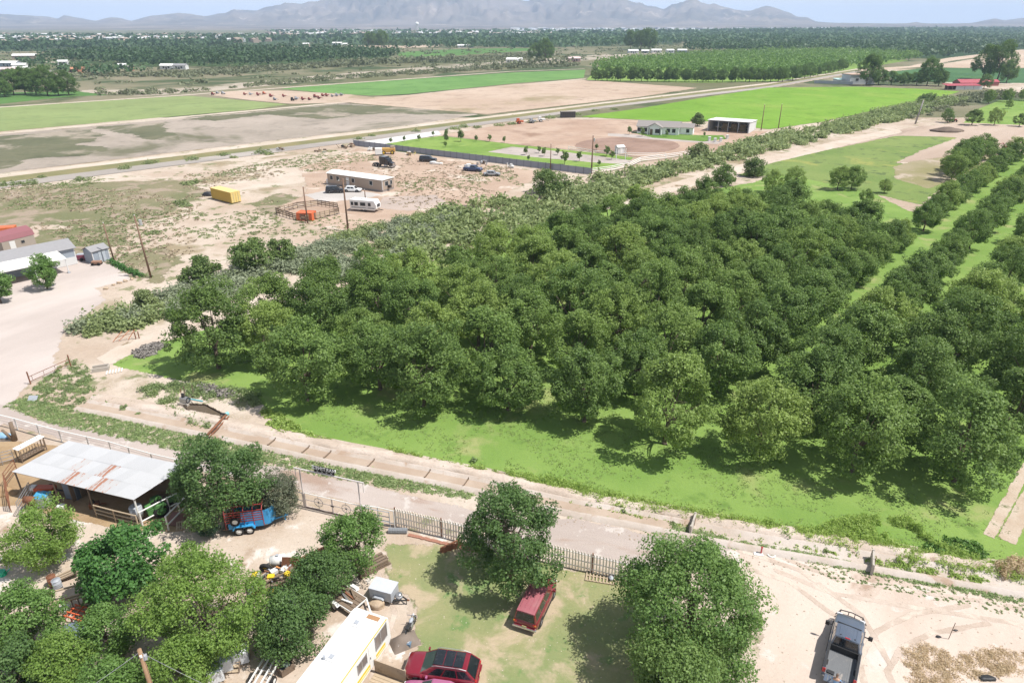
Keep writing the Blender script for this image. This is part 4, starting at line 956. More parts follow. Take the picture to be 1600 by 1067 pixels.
# orchard rows beyond the farm yard
G_R = 'round trees of the grove beyond the farm yard'
for x, y, s, l in ((1480, 192, .62, 'round dark tree overhanging the little canopied tractor'), (1518, 196, .78, 'tallest bushy tree at the front edge of the grove'), (1553, 196, .7, 'slim-trunked tree second at the front edge of the grove'), (1592, 198, .62, 'tree third at the front edge of the grove by the frame edge'),
                   (1544, 162, .7, 'tree at the far corner of the grove beside the willow belt'), (1573, 160, .8, 'wide tree in the far row of the grove'), (1575, 170, .45, 'small tree tucked before the wide far-row tree'), (1600, 158, .85, 'dark tree in the far row of the grove at the frame edge')):
    p = at(x, y); place_pecan(p.x, p.y, s, l, group=G_R)
# trees round the far houses
def far_tree(px, py, s, zs, label, group, name='shade_tree'):
    p = at(px, py); k = random.randrange(6)
    o = copy_tree(pec[k], p, random.uniform(0, 6), (s, s, s * zs), label, group); o.name = name
    for c in o.children:
        if c.name.startswith('crown'): c.material_slots[0].link = 'OBJECT'; c.material_slots[0].material = m_mido
G_F = 'trees round the far houses'
for x, y, s, zs, l in ((1353, 134, 2.0, 1.25, 'tall dark tree beside the flat-roofed beige house'), (1372, 133, 1.6, .9, 'dark tree second along the row right of the beige house'), (1392, 133, 1.4, .8, 'squat green tree third along the row right of the beige house'), (1412, 134, 1.4, .8, 'squat green tree fourth along the row right of the beige house'),
                      (1432, 134, 1.5, .85, 'round tree fifth along the row right of the beige house'), (1448, 134, 1.7, 1.25, 'peaked dark tree of the row near the white yard post'), (1466, 135, 1.5, .95, 'last tree of the row before the red-roofed barn'),
                      (1535, 124, 2.3, 1.3, 'tall blue-green conifer-like tree behind the red roof'), (1558, 126, 2.5, 1.25, 'wide tall tree behind the end of the red roof'), (1572, 130, 1.6, 1.2, 'smaller tall tree last behind the red roof'), (1537, 139, 1.0, 1.0, 'dark round tree before the red-roofed barn wall')):
    far_tree(x, y, s * .92, zs, l, G_F)
for x, y, s, zs, l in ((8, 152, 1.3, 1, 'cut-off dark tree at the frame edge of the left pasture'), (22, 149, 1.6, 1, 'first full tree of the pasture row at left'), (40, 148, 1.7, 1.05, 'second full tree of the pasture row at left'), (57, 148, 1.6, 1, 'third tree of the pasture row at left'), (75, 150, 1.7, 1.05, 'forked tree in the middle of the left pasture row'), (92, 150, 1.4, 1, 'small-crowned tree right of the forked one in the pasture row'), (108, 149, 1.5, 1, 'last tree of the left pasture row')):
    far_tree(x, y, s * .95, zs, l, 'trees of the left pasture row')
G_K = 'dark clumped trees by the far river houses'
for x, y, s, l in ((836, 96, 1.7, 'dark clump tree left of the far pink-roofed house'), (852, 96, 2.1, 'denser dark clump tree left of the far pink-roofed house'), (858, 90, 1.8, 'taller dark clump tree behind the far river houses'), (985, 78, 2.6, 'tall poplar-like tree left of the far white sheds'), (1001, 79, 2.8, 'tall poplar-like tree in the middle of the far white sheds'), (1014, 80, 2.9, 'tall poplar-like tree right of the far white sheds'), (576, 74, 2.2, 'first dark tree in the far field row'), (583, 74, 2.4, 'second dark tree in the far field row'), (591, 75, 2.2, 'third dark tree in the far field row'), (599, 75, 2.6, 'fourth dark tree in the far field row')):
    far_tree(x, y, s, 1.15, l, G_K)
G_O = 'front row of the far pecan orchard'
for i in range(38):
    f = i / 37
    x = 930 + f * 390 + random.uniform(-3, 3); y = 126.5 + (2.2 * math.sin(f * 3)) - max(0, (x - 1230)) * 0.19
    far_tree(x, y, random.uniform(.85, 1.15), 1, 'pecan tree %s in the front row of the far orchard, counted from the bare field' % ((ORD[i]) if i < 30 else 'thirty-' + ORD[i - 30]), G_O, 'pecan_tree')
# ------------------------------------------------------------------ vehicles
def paint(name, col, rough=0.25, dirt=0.0, coat=0.5):
    t = NT(name)
    n = t.noise(1.5, 5, 0.65)
    c = t.mix(t.math('MULTIPLY', t.ramp(n, 0.45, 0.75), dirt), col, (0.42, 0.36, 0.3, 1))
    b = t.bsdf(c, rough, 0.0, 0.5)
    b.inputs['Coat Weight'].default_value = coat; b.inputs['Coat Roughness'].default_value = 0.08
    return t.done(b)
m_glass = paint('dark_glass', (0.012, 0.016, 0.02, 1), 0.06, 0.06, 0.3)
m_glassg = paint('greenish_glass', (0.05, 0.075, 0.07, 1), 0.06, 0.1, 0.3)
m_rub = plain('tyre_rubber', (0.022, 0.021, 0.02, 1), 0.85, var=0.3)
m_blk = plain('black_plastic', (0.025, 0.025, 0.026, 1), 0.55)
m_chr = plain('bright_metal', (0.55, 0.55, 0.56, 1), 0.25, 0.9)
m_alu = plain('dull_aluminium', (0.42, 0.42, 0.43, 1), 0.45, 0.7, dirt=(0.3, 0.26, 0.22, 1))
m_redl = paint('red_lamp', (0.42, 0.012, 0.012, 1), 0.2)
m_whl = paint('clear_lamp', (0.62, 0.63, 0.65, 1), 0.15)
m_orl = paint('amber_lamp', (0.6, 0.2, 0.02, 1), 0.2)
m_plate = plain('number_plate', (0.55, 0.5, 0.25, 1), 0.5)

def wheel(parent, x, y, r, w, rimm, z=None):
    s = 1 if y > 0 else -1
    z = r if z is None else z
    mb = MB(); n = 20
    vs = []; prof = [(r * .62, -w / 2), (r * .93, -w / 2), (r, -w * .32), (r, w * .32), (r * .93, w / 2), (r * .62, w / 2)]
    for i in range(n):
        a = 2 * PI * i / n
        for rr, o in prof: vs.append((rr * math.cos(a), o, rr * math.sin(a)))
    k = len(prof); fs = [(i * k + j, i * k + j + 1, ((i + 1) % n) * k + j + 1, ((i + 1) % n) * k + j) for i in range(n) for j in range(k - 1)]
    mb.add(vs, fs)
    t = mb.build('wheel', m_rub, parent, (x, y, z), smooth=True)
    rm = MB(); rm.tube((0, s * w * .05, 0), (0, s * w * .38, 0), r * .63, r * .6, n=16)
    for i in range(5):
        a = 2 * PI * i / 5; rm.bar((0, s * w * .4, 0), (r * .56 * math.cos(a), s * w * .42, r * .56 * math.sin(a)), r * .16, w * .08)
    rm.build('rim', rimm, t)
    return t

def hull(stations, sec):
    """Loft: stations (x, half width, z low, z high, crown); sec: half section (fraction of width, fraction of height)."""
    V, F = [], []; k = 0
    for x, hw, zl, zh, cr in stations:
        half = [(hw * a, zl + (zh - zl) * b + (cr * c)) for a, b, c in sec]
        ring = half + [(-y, z) for y, z in half[::-1]]
        k = len(ring); V += [(x, y, z) for y, z in ring]
    n = len(stations)
    for i in range(n - 1):
        for j in range(k):
            F.append((i * k + j, i * k + (j + 1) % k, (i + 1) * k + (j + 1) % k, (i + 1) * k + j))
    F.append(tuple(range(k))); F.append(tuple(range((n - 1) * k + k - 1, (n - 1) * k - 1, -1)))
    return MB().add(V, F)
SEC = [(0.05, 0, 0), (.86, 0, 0), (.965, .1, 0), (1.0, .42, 0), (.985, .78, 0), (.94, .96, 0), (.88, 1.0, .1), (.5, 1.0, .8), (0.05, 1.0, 1)]

def face_pt(q, u, v, off):
    a, b, c, d = [Vector(p) for p in q]
    p = a.lerp(b, u).lerp(d.lerp(c, u), v)
    n = (b - a).cross(d - a).normalized()
    return p + n * off
def pane(mb, q, u0, u1, v0, v1, off=0.007, cut=0.0):
    pts = [face_pt(q, u0, v0, off), face_pt(q, u1, v0, off), face_pt(q, u1 - cut, v1, off), face_pt(q, u0 + cut, v1, off)]
    mb.slab([tuple(p) for p in pts], 0.012)

def cabin(root, xr, xf, wb, zb, xtr, xtf, wt, zt, bm, gm, wins, roofm=None, sunroof=None, name='cabin', crown=0.05, gmf=None):
    B = [(xr, wb, zb), (xf, wb, zb), (xf, -wb, zb), (xr, -wb, zb)]
    T = [(xtr, wt, zt), (xtf, wt, zt), (xtf, -wt, zt), (xtr, -wt, zt)]
    c = MB(); c.add(B + T, [(0, 3, 2, 1), (4, 5, 6, 7), (0, 1, 5, 4), (1, 2, 6, 5), (2, 3, 7, 6), (3, 0, 4, 7)])
    c.build(name, bm, root, bevel=0.04, smooth=False)
    r = MB(); nx, ny = 6, 6; V = []
    for i in range(nx + 1):
        for j in range(ny + 1):
            u, v = i / nx, j / ny
            z = zt + 0.004 + crown * (1 - (2 * v - 1) ** 2) * (0.35 + 0.65 * math.sin(PI * (0.1 + 0.8 * u)))
            V.append((xtr + (xtf - xtr) * u, -wt * .98 + 2 * wt * .98 * v, z))
    r.add(V, [(i * (ny + 1) + j, (i + 1) * (ny + 1) + j, (i + 1) * (ny + 1) + j + 1, i * (ny + 1) + j + 1) for i in range(nx) for j in range(ny)])
    r.build('roof', roofm or bm, root, smooth=True)
    fq = [B[1], B[2], T[2], T[1]]; rq = [B[3], B[0], T[0], T[3]]
    lq = [B[0], B[1], T[1], T[0]]; rgq = [B[2], B[3], T[3], T[2]]
    for q, nm in ((fq, 'windshield'), (rq, 'rear_window')):
        n = (Vector(q[1]) - Vector(q[0])).cross(Vector(q[3]) - Vector(q[0]))
        g = MB(); cx = Vector(((xr + xf) / 2, 0, zb))
        sgn = 1 if n.dot(Vector(q[0]) - cx) > 0 else -1
        pts = [face_pt(q, u, v, sgn * .008) for u, v in ((.06, .08), (.94, .08), (.93, .9), (.07, .9))]
        g.slab([tuple(p) for p in pts], 0.01 * sgn); g.build(nm, gmf if (gmf and nm == 'windshield') else gm, root)
    for q in (lq, rgq):
        n = (Vector(q[1]) - Vector(q[0])).cross(Vector(q[3]) - Vector(q[0]))
        sgn = 1 if n.y * q[0][1] > 0 else -1
        for u0, u1 in wins:
            if q is rgq: u0, u1 = 1 - u1, 1 - u0
            g = MB(); pts = [face_pt(q, u, v, sgn * .008) for u, v in ((u0, .1), (u1, .1), (u1, .86), (u0, .86))]
            g.slab([tuple(p) for p in pts], 0.01 * sgn); g.build('side_window', gm, root)

def car(name, label, cat, loc, rz, L, W, H, bm, group=None, belt=None, hood=0.27, trunk=0.0, roofm=None, gm=None, rimm=None, detail=True, low=0.28, wr=0.36, slant=(0.35, 0.12), fdrop=.12, gmf=None, crown=.05):
    t = thing(name, label, cat, tuple(loc), rz, group)
    gm = gm or m_glass; rimm = rimm or m_alu
    belt = belt or H * .58; hl = L / 2; hw = W / 2
    xf = hl - hood * L; xr = -hl + trunk * L
    st = [(-hl, hw * .86, low + .12, belt * .82, .0), (-hl + .06, hw * .93, low + .04, belt * .95, .01), (-hl + .3, hw * .985, low, belt, .015), (-hl * .5, hw, low, belt, .02), (0, hw, low, belt, .02),
          (xf - .1, hw, low, belt, .03), (xf + .25, hw * .99, low, belt - .01, .05), (hl - .45, hw * .96, low, belt - fdrop * .6, .05), (hl - .15, hw * .88, low + .03, belt - fdrop, .04), (hl - .03, hw * .78, low + .08, belt - fdrop - .12, .02), (hl, hw * .7, low + .14, belt - fdrop - .24, .0)]
    hull(st, SEC).build('body', bm, t, smooth=True)
    zt = H - .04
    cabin(t, xr + .02, xf + .1, hw * .9, belt - .03, xr + slant[1] * (H - belt) * 2, xf - slant[0] * (H - belt) * 2.6, hw * .74, zt, bm, gm, [(.06, .3), (.33, .6), (.63, .86)] if trunk < .1 else [(.14, .48), (.52, .84)], roofm, gmf=gmf, crown=crown)
    wx = L * .29
    for x in (-wx - .03, wx + .02):
        for s in (1, -1):
            a = MB(); a.tube((x, s * (hw - .14), wr), (x, s * (hw + .004), wr), wr * 1.17, n=18); a.build('wheel_arch', m_blk, t)
            wheel(t, x, s * (hw - .09), wr, .22, rimm)
    for s in (1, -1):
        MB().box((-hl + .05, s * hw * .76, belt * .8), (.14, .2, .22)).build('tail_light', m_redl, t, bevel=.02)
        MB().box((hl - .12, s * hw * .66, belt - fdrop - .16), (.2, .34, .14)).build('headlight', m_whl, t, bevel=.03)
        if detail:
            m = MB(); m.box((xf - .12, s * (hw + .1), belt + .06), (.13, .22, .16)); m.build('mirror', bm, t, bevel=.03)
            for x in (xf - .95, xf - 1.95):
                if x > xr + .5: MB().box((x, s * (hw + .005), belt * .84), (.17, .03, .035)).build('door_handle', bm, t)
            MB().box((0, s * (hw - .02), low + .02), (L * .4, .06, .08)).build('sill', m_blk, t)
    MB().box((-hl - .02, 0, low + .2), (.14, W * .86, .2)).build('bumper', m_blk if not detail else bm, t, bevel=.03)
    MB().box((hl - .02, 0, low + .17), (.14, W * .74, .18)).build('bumper', m_blk, t, bevel=.03)
    if detail:
        MB().box((-hl - .1, 0, low + .34), (.02, .32, .16)).build('number_plate', m_plate, t)
        g = MB(); g.box((hl - .02, 0, belt - fdrop - .22), (.05, W * .4, .14)); g.build('grille', m_blk, t)
    return t

def heading(a, b):
    return math.atan2(b[1] - a[1], b[0] - a[0])
def mid(a, b): return ((a[0] + b[0]) / 2, (a[1] + b[1]) / 2, 0)

# --- silver pickup with an open bed
pa, pb = at(1311, 1056, 0.95), at(1331, 960, 1.0)
pk_rz = heading(pa, pb)
pc = Vector(mid(pa, pb))
m_silv = paint('silver_blue_paint', (0.135, 0.165, 0.215, 1), 0.3, 0.12, 0.6)
m_silv.node_tree.nodes['Principled BSDF'].inputs['Metallic'].default_value = 0.45
pk = thing('pickup_truck', 'silver pickup truck with long ribbed open bed, black tow mirrors and a person behind it', 'pickup truck', pc, pk_rz)
PL, PW = 5.7, 2.0
hl = PL / 2; hw = PW / 2
hull([(-.55, hw * .99, .42, 1.12, 0), (-.2, hw, .4, 1.14, .02), (.7, hw, .4, 1.14, .02), (1.25, hw * .98, .4, 1.13, .04), (1.5, hw * .97, .4, 1.1, .06), (2.3, hw * .94, .42, 1.02, .06), (2.62, hw * .88, .46, .95, .04), (2.76, hw * .8, .5, .82, .02), (hl, hw * .72, .52, .74, 0)], SEC).build('body', m_silv, pk, smooth=True)
cabin(pk, -.62, 1.5, hw * .9, 1.1, -.42, .72, hw * .74, 1.8, m_silv, m_glass, [(.2, .47), (.5, .8)], crown=.06)
for k in range(6):
    MB().box((.14, -.5 + k * .2, 1.845), (.95, .05, .022)).build('roof_rib', m_silv, pk, bevel=.008)
MB().box((-.36, .0, 1.83), (.08, .3, .05)).build('brake_light', m_redl, pk, bevel=.01)
for y in (-.42, .42): MB().tube((-.25, y, 1.82), (-.25, y, 1.87), .04, n=8).build('roof_lamp', m_blk, pk)
# bed: floor with ribs, side walls, rails, tailgate folded down
m_bed = plain('grey_bed_liner', (0.15, 0.155, 0.16, 1), 0.7, dirt=(0.36, 0.32, 0.28, 1))
MB().box((-1.72, 0, .68), (2.2, 1.66, .06)).build('bed_floor', m_bed, pk)
for k in range(13):
    MB().box((-1.72, -.72 + k * .12, .716), (2.14, .05, .018)).build('bed_rib', m_bed, pk)
for s in (1, -1):
    mb = MB(); mb.prism([(-2.82, .46), (-.6, .46), (-.6, 1.14), (-.62, 1.17), (-2.8, 1.16), (-2.82, 1.1)], s * .83, s * hw * .995); mb.build('bed_side', m_silv, pk, bevel=.03)
    MB().box((-1.7, s * .9, 1.185), (2.15, .15, .03)).build('bed_rail', m_blk, pk, bevel=.01)
    MB().box((-2.8, s * .9, .96), (.1, .2, .34)).build('tail_light', m_redl, pk, bevel=.03)
    MB().box((2.68, s * .72, .84), (.2, .34, .16)).build('headlight', m_whl, pk, bevel=.03)
    arm = MB(); arm.box((1.02, s * (hw + .12), 1.2), (.08, .3, .06)); arm.box((1.0, s * (hw + .32), 1.24), (.14, .26, .3)); arm.build('tow_mirror', m_blk, pk, bevel=.03)
    for x in (.55, -.3): MB().box((x, s * (hw + .004), .98), (.2, .03, .04)).build('door_handle', m_silv, pk)
    MB().box((.3, s * (hw - .02), .44), (2.0, .1, .05)).build('side_step', m_blk, pk)
MB().box((-.66, 0, .92), (.06, 1.64, .5)).build('bed_front', m_blk, pk)
tg_ = MB(); tg_.box((-3.12, 0, .69), (.56, 1.6, .06)); tg_.build('tailgate', m_silv, pk, bevel=.015)
for k in range(8): MB().box((-3.12, -.6 + k * .17, .727), (.48, .05, .014)).build('tailgate_rib', m_bed, pk)
MB().box((-2.86, 0, .5), (.12, 1.8, .18)).build('bumper', m_chr, pk, bevel=.03)
tb = MB(); tb.box((-2.62, .5, .76), (.26, .42, .1)); tb.build('step_box', m_blk, pk, bevel=.02)
g_ = MB(); g_.path([(2.6, -.98, .75), (2.98, -.7, .95), (3.05, 0, 1.0), (2.98, .7, .95), (2.6, .98, .75)], .035); g_.path([(2.6, -.98, .5), (3.0, -.7, .6), (3.06, 0, .62), (3.0, .7, .6), (2.6, .98, .5)], .035)
for y in (-.7, -.2, .2, .7): g_.tube((3.03, y, .6), (3.02, y, .98), .025)
g_.build('grille_guard', m_blk, pk)
MB().box((1.55, 0, 1.165), (.06, 1.5, .03)).build('wiper_cowl', m_blk, pk)
for x in (-1.85, 1.72):
    for s in (1, -1):
        a = MB(); a.tube((x, s * (hw - .16), .4), (x, s * (hw + .003), .4), .47, n=20); a.build('wheel_arch', m_blk, pk)
        wheel(pk, x, s * (hw - .12), .4, .27, m_alu)

# --- person standing at the tailgate, leaning on it
def skin_chain(name, mat, verts, edges, radii, parent=None, sub=1, root=0):
    me = bpy.data.meshes.new(name); me.from_pydata(verts, edges, []); 
    o = bpy.data.objects.new(name, me); C.objects.link(o)
    me.materials.append(mat)
    md = o.modifiers.new('skin', 'SKIN'); md.use_smooth_shade = True
    for i, sv in enumerate(me.skin_vertices[0].data):
        r = radii[i]; sv.radius = (r, r) if isinstance(r, (int, float)) else r
        sv.use_root = (i == root)
    s = o.modifiers.new('sub', 'SUBSURF'); s.levels = sub; s.render_levels = sub
    if parent is not None: o.parent = parent
    return o
m_skin = plain('skin', (0.42, 0.25, 0.17, 1), 0.55, var=0.05)
m_shirt = plain('blue_shirt', (0.2, 0.33, 0.5, 1), 0.85, scale=8)
m_jean = plain('dark_jeans', (0.05, 0.07, 0.12, 1), 0.9, scale=8)
m_hair = plain('grey_brown_hair', (0.16, 0.11, 0.085, 1), 0.8)
pw = pk_rz
pr_ = Matrix.Rotation(pw, 4, 'Z') @ Vector((-3.72, .12, 0))
per = thing('person', 'person in a light blue shirt leaning on the lowered tailgate, seen from above', 'person', pc + pr_, pw)
bv = [(0, 0, .94), (.03, 0, 1.1), (.08, 0, 1.3), (.12, 0, 1.43), (.14, 0, 1.52), (.17, 0, 1.6), (.17, 0, 1.72),
      (.1, .19, 1.41), (.24, .27, 1.18), (.5, .2, 1.02), (.1, -.19, 1.41), (.24, -.27, 1.18), (.5, -.2, 1.02),
      (-.02, .1, .88), (.02, .11, .5), (-.03, .12, .1), (-.02, -.1, .88), (.0, -.11, .5), (-.06, -.12, .1), (.14, .13, .05), (.1, -.13, .05), (.6, .17, 1.0), (.6, -.17, 1.0)]
be = [(0, 1), (1, 2), (2, 3), (3, 4), (4, 5), (5, 6), (3, 7), (7, 8), (8, 9), (9, 21), (3, 10), (10, 11), (11, 12), (12, 22), (0, 13), (13, 14), (14, 15), (15, 19), (0, 16), (16, 17), (17, 18), (18, 20)]
br = [(.15, .12), (.145, .12), (.165, .12), (.13, .1), (.06, .06), (.075, .085), (.085, .095), .07, .05, .036, .07, .05, .036, .1, .072, .05, .1, .072, .05, .045, .045, .032, .032]
skin_chain('body', m_skin, bv, be, br, per, 2)
sh = skin_chain('shirt', m_shirt, [(0, 0, .92), (.03, 0, 1.1), (.08, 0, 1.3), (.115, 0, 1.43), (.1, .19, 1.41), (.2, .255, 1.24), (.1, -.19, 1.41), (.2, -.255, 1.24)], [(0, 1), (1, 2), (2, 3), (3, 4), (4, 5), (3, 6), (6, 7)], [(.168, .14), (.165, .14), (.185, .14), (.145, .12), .088, .07, .088, .07], per, 2)
skin_chain('jeans', m_jean, [(0, 0, .95), (-.02, .1, .86), (.02, .11, .5), (-.03, .12, .1), (-.02, -.1, .86), (.0, -.11, .5), (-.06, -.12, .1)], [(0, 1), (1, 2), (2, 3), (0, 4), (4, 5), (5, 6)], [(.165, .14), .115, .088, .07, .115, .088, .07], per, 2)
hr = MB(); hr.ball((.155, 0, 1.755), (.098, .088, .085), 12, 8); hr.build('hair', m_hair, per, smooth=True)
for s in (1, -1):
    MB().ball((.262, s * .034, 1.69), .014, 6, 5).build('eye', m_blk, per)
    MB().ball((.17, s * .088, 1.68), (.025, .012, .035), 6, 5).build('ear', m_skin, per)
    for f in range(4):
        skin_chain('finger', m_skin, [(.6, s * (.15 + f * .02 - .01), 1.0), (.645, s * (.14 + f * .02), .995), (.685 - abs(f - 1.4) * .008, s * (.138 + f * .02), .975)], [(0, 1), (1, 2)], [.011, .0095, .008], per, 1)
    skin_chain('thumb', m_skin, [(.58, s * .15, 1.0), (.615, s * .115, .99), (.645, s * .105, .98)], [(0, 1), (1, 2)], [.012, .011, .009], per, 1)
    sh_ = MB(); sh_.box((.05, s * .125, .045), (.29, .105, .09)); sh_.build('shoe', m_blk, per, bevel=.03)
MB().ball((.268, 0, 1.655), (.018, .014, .022), 6, 5).build('nose', m_skin, per)
MB().box((.252, 0, 1.615), (.012, .045, .01)).build('mouth', m_redl, per)

# --- red SUV (square back) on the lawn
m_red = paint('faded_red_paint', (0.17, 0.014, 0.022, 1), 0.3, 0.12)
m_redf = paint('sun_bleached_red', (0.33, 0.105, 0.125, 1), 0.45, 0.15, 0.2)
ra, rb = at(823, 972, .5), at(852, 909, .7)
suv = car('parked_suv', 'maroon square-backed suv with sun-bleached pink roof parked by the yard pecan', 'suv', mid(ra, rb), heading(ra, rb), 4.65, 1.8, 1.72, m_red, 'cars parked on the lawn', belt=1.0, hood=.26, roofm=m_redf, slant=(.36, .1), fdrop=.08)
for y in (-.5, -.17, .17, .5): MB().box((-.75, y, 1.735), (2.1, .035, .03)).build('roof_rack', m_redf, suv)
for s in (1, -1): MB().box((-2.33, s * .78, .86), (.05, .1, .1)).build('turn_lamp', m_orl, suv)
MB().box((-2.38, 0, .48), (.16, 1.72, .14)).build('step_bumper', m_chr, suv, bevel=.03)
# --- dark red SUV with a glass roof
ca, cb = at(742, 1050, .75), at(640, 1036, .75)
m_wine = paint('wine_red_paint', (0.19, 0.01, 0.022, 1), 0.2, 0.05, 0.8)
su2 = car('parked_suv', 'glossy wine-red suv with black panelled glass roof beside the yellow-striped trailer home', 'suv', mid(ca, cb), heading(ca, cb), 4.75, 1.9, 1.68, m_wine, 'cars parked on the lawn', belt=1.02, hood=.25, slant=(.5, .5), gmf=m_glassg, crown=.07)
for k, x in enumerate((-1.35, -.72, -.08)):
    MB().box((x + .16, 0, 1.713), (.6, 1.16, .02)).build('roof_glass', m_glass, su2, bevel=.01)
for s in (1, -1):
    MB().path([(-1.75, s * .68, 1.63), (-1.3, s * .7, 1.74), (.2, s * .7, 1.74), (.45, s * .68, 1.64)], .022).build('roof_rail', m_alu, su2)
# --- faded magenta car, mostly below the frame
m_mag = paint('faded_magenta_paint', (0.34, 0.1, 0.2, 1), 0.4, 0.25, 0.3)
du = (Vector(cb) - Vector(ca)).normalized(); dn2 = Vector((-du.y, du.x, 0))
mc = Vector(mid(ca, cb)) + dn2 * 1.98 - du * .1
mc.z = 0
car('parked_car', 'faded magenta car beside the wine-red suv, mostly cut off by the frame', 'car', mc, heading(ca, cb), 4.4, 1.75, 1.45, m_mag, 'cars parked on the lawn', belt=.9, hood=.28, trunk=.16, gmf=m_glassg, slant=(.5, .6))
# ------------------------------------------------------------------ trailer home with yellow stripes
def frame_from(pa, pb):
    rz = heading(pa, pb); return rz
m_rvw = plain('chalky_white_skin', (0.78, 0.77, 0.74, 1), 0.5, var=0.04, scale=2, dirt=(0.62, 0.55, 0.45, 1), dirt_t=(0.66, 0.8))
m_yel = plain('yellow_stripe_paint', (0.72, 0.5, 0.03, 1), 0.5)
m_rvg = plain('dusty_window', (0.2, 0.17, 0.15, 1), 0.15, spec=0.5)
m_tan = plain('weathered_plywood', (0.36, 0.28, 0.2, 1), 0.85, var=0.2, dirt=(0.25, 0.2, 0.15, 1))
m_rust = plain('rusty_steel', (0.2, 0.085, 0.045, 1), 0.85, var=0.35, scale=5, dirt=(0.3, 0.16, 0.09, 1))
m_wht = plain('white_painted_steel', (0.72, 0.71, 0.68, 1), 0.5, var=0.05, dirt=(0.5, 0.36, 0.26, 1), dirt_t=(0.66, 0.78))
m_gry = plain('grey_painted_steel', (0.36, 0.38, 0.41, 1), 0.45, var=0.06)
m_gal = plain('galvanised_sheet', (0.5, 0.5, 0.49, 1), 0.45, 0.35, var=0.09, scale=0.9, dirt=(0.42, 0.38, 0.34, 1))
m_wood = plain('bleached_timber', (0.42, 0.33, 0.23, 1), 0.9, var=0.25, scale=6)
m_woodd = plain('weathered_dark_timber', (0.19, 0.14, 0.1, 1), 0.9, var=0.3, scale=6)
e0, e1 = at(583, 950, 2.9), at(507, 1052, 2.9)
rv_rz = heading(e1, e0); rvc = Vector((e0.x, e0.y, 0))
rvd = Vector((math.cos(rv_rz), math.sin(rv_rz), 0))
RL, RW, RH = 10.5, 2.4, 2.9
rv = thing('trailer_home', 'long white trailer home with yellow stripes and one wide end-side window', 'trailer', rvc - rvd * RL / 2, rv_rz)
b = MB(); b.prism([(-RL / 2, .5), (RL / 2 - .25, .5), (RL / 2, .8), (RL / 2 - .12, RH - .25), (RL / 2 - .45, RH), (-RL / 2, RH)], -RW / 2, RW / 2); b.build('body', m_rvw, rv, bevel=.06)
MB().box((-.25, 0, RH + .012), (RL - .9, RW - .12, .03)).build('roof_skin', m_rvw, rv, bevel=.01)
S_ = -1                                                    # the side that faces the lawn
MB().box((0, S_ * (RW / 2 + .006), RH - .13), (RL - .7, .02, .09)).build('stripe', m_yel, rv)
MB().box((-.3, S_ * (RW / 2 + .006), 1.02), (RL - .9, .02, .2)).build('stripe', m_yel, rv)
MB().box((-.3, S_ * (RW / 2 + .006), .78), (RL - .9, .02, .07)).build('stripe', m_yel, rv)
def rv_win(x, w, z, h, name='window'):
    f = MB(); 
    for dx in (-w / 2, w / 2): f.box((x + dx, S_ * (RW / 2 + .015), z), (.05, .05, h + .05))
    for dz in (-h / 2, h / 2): f.box((x, S_ * (RW / 2 + .015), z + dz), (w + .05, .05, .05))
    fo = f.build(name, m_alu, rv)
    for k in range(2): MB().box((x - w / 4 + k * w / 2, S_ * (RW / 2 + .006), z), (w / 2 - .04, .02, h - .04)).build('pane', m_rvg, fo)
rv_win(4.1, 1.35, 2.0, 1.1); rv_win(1.9, 1.0, 1.95, .75); rv_win(-.2, .7, 1.95, .6); rv_win(-2.4, 1.1, 1.95, .75)
d_ = MB(); d_.box((3.0, S_ * (RW / 2 + .012), 1.6), (.7, .03, 1.95)); do_ = d_.build('door', m_rvw, rv); MB().box((2.75, S_ * (RW / 2 + .045), 1.55), (.04, .04, .14)).build('handle', m_blk, do_)
for x, y in ((3.7, .3), (.9, .25), (-1.6, .1)):
    v = MB(); v.box((x, y, RH + .07), (.5, .5, .1)); vo = v.build('roof_vent', m_rvw, rv, bevel=.02)
    MB().box((x + .06, y, RH + .145), (.3, .3, .05)).build('lid', m_gry, vo)
MB().tube((.72, .62, RH), (.72, .62, RH + .28), .09, n=10).build('vent_pipe', m_gry, rv)
MB().box((4.55, -.45, RH + .03), (.35, .9, .012)).build('rust_patch', plain('peeled_roof', (0.36, 0.2, 0.1, 1), 0.9), rv)
for x in (-1.2, -2.1):
    for s in (1, -1): wheel(rv, x, s * (RW / 2 - .2), .36, .2, m_wht)
tr_ = MB(); tr_.bar((RL / 2 - .3, .5, .5), (RL / 2 + 1.2, 0, .48), .1, .1); tr_.bar((RL / 2 - .3, -.5, .5), (RL / 2 + 1.2, 0, .48), .1, .1); tr_.build('drawbar', m_blk, rv)
def rvp(x, y, z=0):
    return Matrix.Translation(rv.location) @ Matrix.Rotation(rv_rz, 4, 'Z') @ Vector((x, y, z))
# plywood screens standing out from the trailer
for i, (x, l, lab) in enumerate(((3.05, 2.3, 'brown plywood screen standing out from the trailer home beside its door'), (.85, 2.2, 'brown plywood screen standing out from the trailer home next to the crate pile'))):
    p = rvp(x, -RW / 2 - .05 - l / 2)
    t = thing('plywood_screen', lab, 'screen', (p.x, p.y, 0), rv_rz, 'plywood screens by the trailer home')
    MB().box((0, 0, .55), (.05, l, 1.1)).build('panel', m_tan, t)
    for y in (-l / 2 + .06, l / 2 - .06): MB().box((.05, y, .55), (.06, .08, 1.14)).build('stud', m_wood, t)
# porch deck planks between screens
dk = thing('porch_deck', 'bleached plank deck between the plywood screens', 'deck', rvp(1.95, -RW / 2 - 1.15), rv_rz)
for k in range(9): MB().box((-.9 + k * .22, 0, .06), (.2, 2.1, .05)).build('plank', m_wood, dk)
